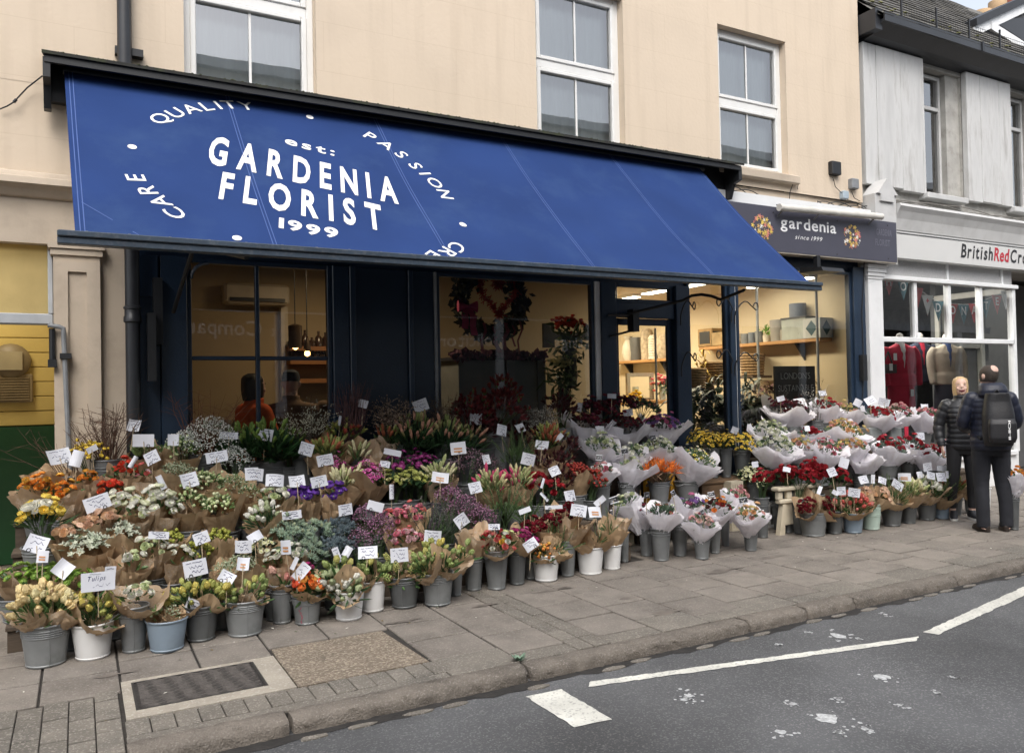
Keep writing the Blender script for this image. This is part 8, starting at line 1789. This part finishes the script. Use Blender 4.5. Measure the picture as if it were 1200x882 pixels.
# --- crates, trestle, yellow crate, ribbon
M_CRM = mat('cream_plastic', (.56, .50, .38), .5, .08, 5, dirt=(.35, .3, .22), dirt_scale=6, dirt_amt=.4)
tr = thing('plastic_trestle', 'cream plastic stacking trestle behind the red flower pail', 'crate', (6.85, 6.2, 0))
a = at_z(928, 626, 0); x0, y0 = a.x-.13, a.y+.02
for z0, z1, e in ((0, .36, 0),):
    mb = MB(); mb.add([(x0-.03, y0, 0), (x0+.05, y0, 0), (x0+.07, y0, .33), (x0+.03, y0, .33), (x0-.03, y0+.06, 0), (x0+.05, y0+.06, 0), (x0+.07, y0+.06, .33), (x0+.03, y0+.06, .33)], [(0, 1, 2, 3), (7, 6, 5, 4), (0, 4, 5, 1), (1, 5, 6, 2), (3, 2, 6, 7), (0, 3, 7, 4)]); mb.build('leg', M_CRM, tr)
    mb = MB(); mb.add([(x0+.26, y0, 0), (x0+.34, y0, 0), (x0+.28, y0, .33), (x0+.24, y0, .33), (x0+.26, y0+.06, 0), (x0+.34, y0+.06, 0), (x0+.28, y0+.06, .33), (x0+.24, y0+.06, .33)], [(0, 1, 2, 3), (7, 6, 5, 4), (0, 4, 5, 1), (1, 5, 6, 2), (3, 2, 6, 7), (0, 3, 7, 4)]); mb.build('leg', M_CRM, tr)
    mb = MB(); mb.bbox(x0+.03, x0+.28, y0+.01, y0+.05, .10, .36, .006); mb.build('end_panel', M_CRM, tr)
    mb = MB(); mb.bbox(x0-.02, x0+.33, y0-.01, y0+.07, .335, .38, .01); mb.build('rail', M_CRM, tr)
for k in range(3): mb = MB(); mb.bbox(x0-.03+k*.14, x0+.04+k*.14, y0+.005, y0+.06, .38, .47, .008); mb.build('stub', M_CRM, tr)
mb = MB(); mb.bbox(x0-.05, x0+.62, y0-.02, y0+.10, .47, .515, .012); mb.build('top_tray', M_CRM, tr)
mb = MB(); mb.bbox(x0+.50, x0+.58, y0+.0, y0+.06, 0, .47, .01); mb.build('leg', M_CRM, tr)
def lattice(label, x0, x1, y0, y1, z0, h, M):
    t = thing('lattice_crate', label, 'crate', ((x0+x1)/2, y0, z0), 'plastic crates by the bench')
    for zz in (0, h*.45, h-.03): mb = MB(); mb.box(x0, x1, y0, y0+.018, z0+zz, z0+zz+.03); mb.build('rail', M, t)
    n = 5
    for i in range(n+1):
        x = x0+(x1-x0-.02)*i/n; mb = MB(); mb.box(x, x+.02, y0+.001, y0+.017, z0+.03, z0+h*.45); mb.box(x, x+.02, y0+.001, y0+.017, z0+h*.45+.03, z0+h-.03); mb.build('slat', M, t, kind='stuff')
    mb = MB(); mb.box(x0, x1, y0+.019, y1, z0+h-.02, z0+h-.001); mb.box(x0, x0+.015, y0+.019, y1, z0, z0+h-.021); mb.box(x1-.015, x1, y0+.019, y1, z0, z0+h-.021); mb.build('shell', M, t, kind='stuff')
q = BK['W1']; lattice('white plastic lattice crate standing on the pavement under the cream flowers', q[0]-.16, q[0]+.24, q[1]-.16, q[1]+.16, 0, .26, mat('white_crate', (.62, .61, .57), .5))
a = at_y(862, 580, 6.62); lattice('cream plastic crate on end behind the cream flowers', a.x-.08, a.x+.10, 6.6, 6.85, 0, .55, M_CRM)
yc = thing('yellow_crate', 'yellow plastic crate standing behind the strelitzia bucket', 'crate', (5.2, 6.6, .42)); M_YC = mat('yellow_plastic', (.62, .32, .03), .5)
a = at_y(756, 560, 6.62); e = at_y(790, 580, 6.62)
for xa, xb in ((a.x, a.x+.05), (e.x-.05, e.x)): mb = MB(); mb.bbox(xa, xb, 6.6, 6.66, .42, a.z+.02, .006); mb.build('post', M_YC, yc)
mb = MB(); mb.bbox(a.x+.05, e.x-.05, 6.605, 6.65, a.z-.04, a.z+.015, .006); mb.build('rail', M_YC, yc)
a = at_y(1061, 505, 6.62); mb = MB(); mb.box(a.x-.035, a.x+.035, 6.6, 6.61, a.z-.13, a.z+.06); tag(mb.build('red_card', M_RS), 'tall red card standing among the red roses of the right display', 'card')
a = at_y(1010, 529, 6.42); mb = MB(); mb.add([(a.x-.06, a.y-.02, a.z-.035), (a.x+.045, a.y-.02, a.z-.005), (a.x+.055, a.y-.02, a.z+.045), (a.x-.04, a.y-.02, a.z+.02)], [(0, 1, 2, 3)]); tag(mb.build('paper_label', mat('dark_red_label', (.14, .012, .03), .6)), 'dark red printed label stuck on the closed pale tissue bunch', 'label')
for (u, v, wd, h, lab) in ((1052, 550, .30, .22, 'grey square plastic box under the red roses of the right display'), (1088, 552, .26, .18, 'grey square plastic box under the rightmost red roses'), (1027, 508, .24, .2, 'dark grey ridged box under the red roses of the top row'), (1051, 508, .22, .2, 'dark grey ridged box under the pink roses of the top row'), (934, 506, .2, .16, 'dark grey ridged box under the dark red ranunculus of the top row')):
    c = at_y(u, v, 6.5 if v > 540 else 6.86); s = shelf(c.x, c.y+.05); mb = MB(); mb.bbox(c.x-wd/2, c.x+wd/2, c.y, c.y+.2, s, max(c.z+h*.4, s+.1), .012)
    for k in range(3): mb.box(c.x-wd/2-.004, c.x+wd/2+.004, c.y-.004, c.y+.2, s+.04+k*.05, s+.05+k*.05)
    tag(mb.build('flower_box', mat('grey_plastic_box', (.20, .215, .21) if v > 540 else (.13, .14, .135), .6)), lab, 'box').__setitem__('kind', 'thing')

# ================================================================== PRICE CARDS
M_CARD = mat('price_card_paper', (.56, .575, .62), .6, .04, 6, rand=.08); M_INK = mat('blue_black_ink', (.03, .035, .10), .6); M_TAPE = mat('brown_tape', (.42, .20, .08), .5); M_STICK = mat('pale_stick', (.35, .28, .18), .7); M_TAG = mat('black_tag', (.02, .02, .022), .5)
def scribble(mb, x0, x1, z, a, y, seed, wd=.0035):
    q = random.Random(seed); n = int((x1-x0)/.008); pts = []
    for i in range(n+1): pts.append((x0+(x1-x0)*i/n+q.uniform(-.002, .002), z+a*q.uniform(-1, 1)))
    for (xa, za), (xb, zb) in zip(pts, pts[1:]):
        if q.random() < .12: continue
        mb.add([(xa, y, za-wd*.4), (xb, y, zb-wd*.4), (xb, y, zb+wd*.5), (xa, y, za+wd*.5)], [(0, 1, 2, 3)])
cards = []
def card(u, v, w, h, rot, style='n', y=None):
    P = at_y(u, v, y) if y else bank(u, v, .10, .07); 
    if P.y < 5.6 and not y: P = at_y(u, v, 5.6)
    dep = (P-Vector((0, 0, CAM_Z))).dot(FW); k = dep/FPX; W, H = w*k*.43, h*k*.43
    near = min(BQ, key=lambda b: (b[0]-u)**2+(b[1]-v-14)**2*.8); ph = near[2].split(',')[0]
    words = ph.split(); ph = ' '.join(words[:9])
    while ph.split()[-1] in ('in', 'of', 'the', 'a', 'and', 'with', 'at', 'by', 'to', 'on', 'under', 'above', 'behind', 'beside', 'from', 'left', 'right', 'between', 'few', 'its', 'over', 'half', 'tall', 'large', 'leftmost', 'wide', 'front', 'back', 'brown', 'pale', 'grey', 'white', 'dark', 'steel', 'printed', 'small', 'narrow'): ph = ' '.join(ph.split()[:-1])
    pre = {'n': 'handwritten price card', 't': 'price card marked with brown tape', 'b': 'blank back of a price card', 'k': 'small black price tag', 's': 'strip like edge of a price card'}[style]
    t = thing('price_card' if style != 'k' else 'price_tag', pre+' by the '+ph, 'price card', P, 'price cards among the flowers'); cards.append((t, u, pre+' by the '+ph))
    yaw = math.atan2(P.x, P.y); t.rotation_euler = (R2.uniform(-.5, .05), R2.uniform(-.08, .08), -yaw*.6+R2.uniform(-.5, .5))
    ca, sa = math.cos(math.radians(-rot)), math.sin(math.radians(-rot)); Rm = Matrix(((ca, 0, -sa), (0, 1, 0), (sa, 0, ca))).to_4x4()
    mb = MB(); n = 6; cv = R2.uniform(-.018, .02); V = []; F = []
    def cy(x): return cv*(1-(x/W)**2)
    for side in (0, .0015):
        for i in range(n+1): x = -W+2*W*i/n; V += [(x, side-cy(x), -H), (x, side-cy(x), H)]
    o = 2*(n+1)
    for i in range(n): F += [(2*i, 2*i+2, 2*i+3, 2*i+1), (o+2*i, o+2*i+1, o+2*i+3, o+2*i+2)]
    mb.add(V, F); mb.add([V[0], V[1], V[o+1], V[o]], [(0, 1, 2, 3)]); q = MB(); q.put(mb, Rm); obj('card', q.mesh('card', M_TAG if style == 'k' else M_CARD), t, local=True)
    ink = MB(); sd = int(u*7+v)
    if style == 'n' and h > 7:
        scribble(ink, -W*.72, W*.6, H*.68, H*.07, 0, sd, .004); scribble(ink, -W*.62, W*.66, H*.15, H*.26, 0, sd+1, .0055); scribble(ink, -W*.3, W*.7, -H*.45, H*.24, 0, sd+2, .0055)
    elif style == 'k':
        for a, b_2 in (((-W*.9, -H*.9), (W*.9, -H*.9)), ((-W*.9, H*.9), (W*.9, H*.9)), ((-W*.9, -H*.9), (-W*.9, H*.9)), ((W*.9, -H*.9), (W*.9, H*.9))): ink.add([(a[0]-.003, 0, a[1]-.003), (b_2[0]+.003, 0, b_2[1]-.003), (b_2[0]+.003, 0, b_2[1]+.003), (a[0]-.003, 0, a[1]+.003)], [(0, 1, 2, 3)])
        scribble(ink, -W*.5, W*.5, 0, H*.35, 0, sd, .006)
    elif style == 'T':
        pass
    if style == 't':
        tp = MB()
        for zz in (-H*.05, -H*.5): tp.add([(-W*.6, -.003-cy(0), zz-H*.12), (W*.5, -.003-cy(0), zz-H*.2), (W*.5, -.003-cy(0), zz+H*.08), (-W*.6, -.003-cy(0), zz+H*.14)], [(0, 1, 2, 3)])
        q = MB(); q.put(tp, Rm); obj('tape', q.mesh('tape', M_TAPE), t, kind='stuff', local=True)
    if ink.v:
        ink.v = [(x, yy-.0012-cy(x), z) for x, yy, z in ink.v]; q = MB(); q.put(ink, Rm); obj('handwriting', q.mesh('handwriting', M_CARD if style == 'k' else M_INK), t, kind='stuff', local=True)
    if style in 'nb' and w > 15 and R2.random() < .75:
        rg = MB(); c0 = (-W*.45*(1 if R2.random() < .6 else -1), -H*.86); pts = [(c0[0]+.011*math.cos(a), -.003-cy(c0[0]), c0[1]+.011*math.sin(a)) for a in [2*PI*i/12 for i in range(13)]]; rg.tube(pts, .0022, 4, cap=False); q = MB(); q.put(rg, Rm); obj('clip_ring', q.mesh('clip_ring', M_BLACK), t, local=True)
    st = MB(); st.tube([(0, .006, -H*.2), (0, .02, -H-.16)], .003, 5); obj('stick', st.mesh('stick', M_STICK), t, local=True)
    return t
for c in ((70, 534, 31, 21, -3, 'n'), (90, 537, 15, 22, 12, 'b'), (108, 526, 15, 8, -20, 'b'), (157, 498, 16, 17, 6, 'n'), (168, 516, 27, 17, 5, 'b'), (178, 536, 19, 17, -25, 'n'), (156, 541, 6, 17, 35, 's'), (203, 515, 14, 17, 4, 'b'), (268, 510, 24, 10, 6, 'n'), (254, 535, 28, 15, -12, 'n'), (114, 589, 32, 20, -16, 'n'), (222, 562, 22, 20, -8, 'n'), (189, 565, 8, 20, -25, 's'), (295, 555, 18, 17, 5, 'n'), (43, 637, 26, 24, 24, 'n'), (50, 652, 14, 16, 4, 't'), (74, 666, 22, 22, 38, 'b'), (129, 672, 14, 20, 10, 'n'), (186, 627, 27, 10, 3, 'n'), (236, 630, 20, 16, -14, 'n'), (229, 665, 30, 22, -12, 'n'), (228, 710, 24, 19, 27, 'n'), (285, 640, 23, 17, -4, 'n'), (299, 629, 20, 13, -28, 'b'), (285, 660, 16, 18, 4, 't'), (266, 676, 21, 16, 30, 'n'),
          (310, 509, 23, 16, 8, 'n'), (359, 526, 20, 17, 20, 'n'), (381, 539, 23, 15, -4, 'n'), (300, 556, 19, 17, 3, 'n'), (322, 563, 24, 17, 4, 'n'), (348, 563, 21, 16, -3, 'n'), (374, 564, 24, 15, -3, 'n'), (342, 603, 26, 11, -4, 'n'), (405, 597, 22, 15, -6, 'n'), (440, 593, 22, 13, 16, 'b'), (459, 576, 7, 20, 3, 'n'), (451, 544, 14, 9, 12, 'n'), (460, 530, 24, 8, 8, 'b'), (493, 475, 20, 16, -16, 'n'), (425, 473, 14, 11, 14, 'b'), (398, 493, 4, 14, 6, 's'), (516, 559, 23, 15, 6, 't'), (537, 525, 21, 17, -4, 't'), (541, 610, 18, 17, -30, 'n'), (507, 629, 23, 18, 4, 'n'), (468, 650, 24, 19, -6, 'n'), (431, 647, 26, 17, -6, 'n'), (335, 641, 15, 19, 8, 't'), (395, 650, 9, 21, -20, 'n'), (407, 646, 11, 14, 20, 'b'), (353, 670, 15, 26, 38, 'n'), (345, 660, 6, 18, 30, 's'),
          (558, 491, 17, 15, 4, 'b'), (588, 504, 16, 15, 18, 'n'), (610, 501, 14, 12, -12, 'b'), (635, 521, 18, 13, 4, 'n'), (619, 538, 20, 16, 16, 'n'), (650, 552, 15, 13, -20, 'n'), (557, 571, 20, 15, -8, 'n'), (655, 513, 7, 14, 42, 'b'), (679, 477, 7, 12, 14, 'b'), (668, 581, 17, 15, -2, 'n'), (678, 598, 22, 16, 8, 'n'), (697, 600, 18, 15, 5, 't'), (703, 587, 17, 8, -35, 'b'), (615, 598, 17, 7, -22, 'b'), (638, 582, 4, 15, -40, 's'), (636, 566, 4, 14, 25, 's'), (622, 638, 19, 14, -38, 'n'), (649, 594, 24, 5, 2, 'b'), (579, 617, 16, 8, 3, 'n'), (570, 538, 12, 13, -6, 'n'), (736, 483, 13, 10, -6, 'n'), (717, 464, 12, 7, 0, 'b'), (703, 502, 12, 7, 2, 'n'),
          (915, 467, 10, 7, -18, 'n'), (964, 460.5, 10, 8, -3, 'n'), (946, 502, 7, 8, -3, 'b'), (989, 542, 14, 14, 20, 'b'), (975, 553, 13, 12, -16, 'n'), (922, 550, 10, 7, 14, 'b'), (885, 544, 12, 8, -6, 'b'), (861, 504, 9, 9, 25, 'b'), (1012, 562, 13, 11, -12, 'n'), (1020, 469, 14, 11, -30, 'n'), (1036, 471, 14, 10, 18, 'n'), (960.5, 574, 5, 12, 20, 's'), (986, 575, 15, 11, -2, 'n'), (1001, 577, 15, 12, 5, 'n'), (979, 577, 9, 6, 25, 'b'), (1023, 561, 6, 12, 4, 'b'), (1034, 563, 12, 9, 20, 'n'), (1052, 568, 18, 11, 32, 'n'), (1060, 559, 16, 11, 0, 't'), (1087, 547, 14, 11, -6, 'n'), (1103.5, 548.5, 15, 7, 0, 'n'), (1091, 557, 12, 10, 12, 'n'), (1103, 559, 14, 12, 0, 'n'), (1112, 556, 10, 10, 5, 'n'), (1078, 556, 7, 9, -10, 'b'), (1078, 511, 12, 10, 0, 'n'), (1083.5, 475.5, 9, 6, 4, 'n'), (1005, 472, 10, 10, 30, 'b'),
          (719, 585.6, 12, 9, -20, 'k'), (758, 580, 9, 8, 0, 'k'), (789, 578, 8, 8, -20, 'k'), (833.5, 579, 9, 7, -18, 'k'), (823, 600, 5, 6, -20, 'k'), (871, 586, 11, 8, -10, 'k'), (702, 536, 9, 8, 3, 'k'), (732, 528.6, 9, 7, -12, 'k'), (765, 513, 9, 7, -8, 'k'), (903.6, 512, 5, 6, -10, 'k')):
    card(*c)
# the one legible card
P = at_y(115, 681, 5.52); t = thing('price_card', 'price card with the word Tulips standing in front of the brown paper bunches', 'price card', P, 'price cards among the flowers'); t.rotation_euler = (-.12, 0, -.02); W, H = .093, .057
mb = MB(); mb.box(-W, W, 0, .0015, -H, H); obj('card', mb.mesh('card', M_CARD), t, local=True); V2, F2, wd = text2d('Tulips', 0, .3, .05); ink = MB(); ink.add([(-W*.6+x*W*1.05/wd, -.0012, .006+y*.042) for x, y in V2], F2); scribble(ink, -W*.3, W*.7, -H*.42, H*.2, -.0012, 4, .003); scribble(ink, -W*.5, W*.2, H*.78, H*.05, -.0012, 5, .002); obj('handwriting', ink.mesh('handwriting', M_INK), t, kind='stuff', local=True)
st = MB(); st.tube([(0, .006, -H*.2), (0, .03, -H-.16)], .003, 5); obj('stick', st.mesh('stick', M_STICK), t, local=True)
# red handwriting on the seventh pail
q = BK['A7']; mb = MB(); scribble(mb, -.085, .085, 0, .017, 0, 77, .006); V = []
for x, y, z in mb.v: a = -PI/2-.75+z*9; rr = q[3]*(.88+(x)*.9)+.003; V.append((q[0]+rr*math.cos(a), q[1]+rr*math.sin(a), q[2]+q[4]*.5+x))
mb.v = V; bo = [o for o in bpy.data.objects if o.get('label') == q[5]][0]; mb.build('red_writing', mat('red_marker', (.42, .02, .06), .6), bo, kind='stuff')

# ------------------------------------------------------------------ labels that turn out alike get their place among each other
_by = {}
for o in bpy.data.objects:
    if o.get('category') and o.get('label'):
        l = o['label'].split()
        if len(l) > 13: l = l[:13]
        while l[-1].strip(',') in ('in', 'of', 'the', 'a', 'and', 'with', 'at', 'by', 'to', 'on', 'under', 'above', 'behind', 'beside', 'from', 'over', 'right', 'left', 'brown', 'pale', 'grey', 'white', 'dark', 'leftmost', 'rightmost', 'wide', 'few', 'tall', 'second', 'third', 'its', 'printed'): l = l[:-1]
        if len(o['label'].split()) > 16: o['label'] = ' '.join(l).rstrip(',')
        _by.setdefault(o['label'], []).append(o)
ORD = ['first', 'second', 'third', 'fourth', 'fifth', 'sixth', 'seventh', 'eighth', 'ninth', 'tenth', 'eleventh', 'twelfth', 'thirteenth', 'fourteenth']
def along(o):
    bpy_p = o.location if o.type == 'EMPTY' else (Vector(o.bound_box[0])+Vector(o.bound_box[6]))/2; q = Vector(bpy_p)-Vector((0, 0, CAM_Z)); return q.dot(CR)/max(q.dot(FW), .1)
for l, it in _by.items():
    if len(it) > 1:
        it.sort(key=along)
        for k, o in enumerate(it):
            ws = l.replace(',', '').split()[:12]
            o['label'] = ' '.join(ws)+', '+(('left' if k == 0 else 'right')+' of the two' if len(it) == 2 else ORD[min(k, 13)]+' from the left')
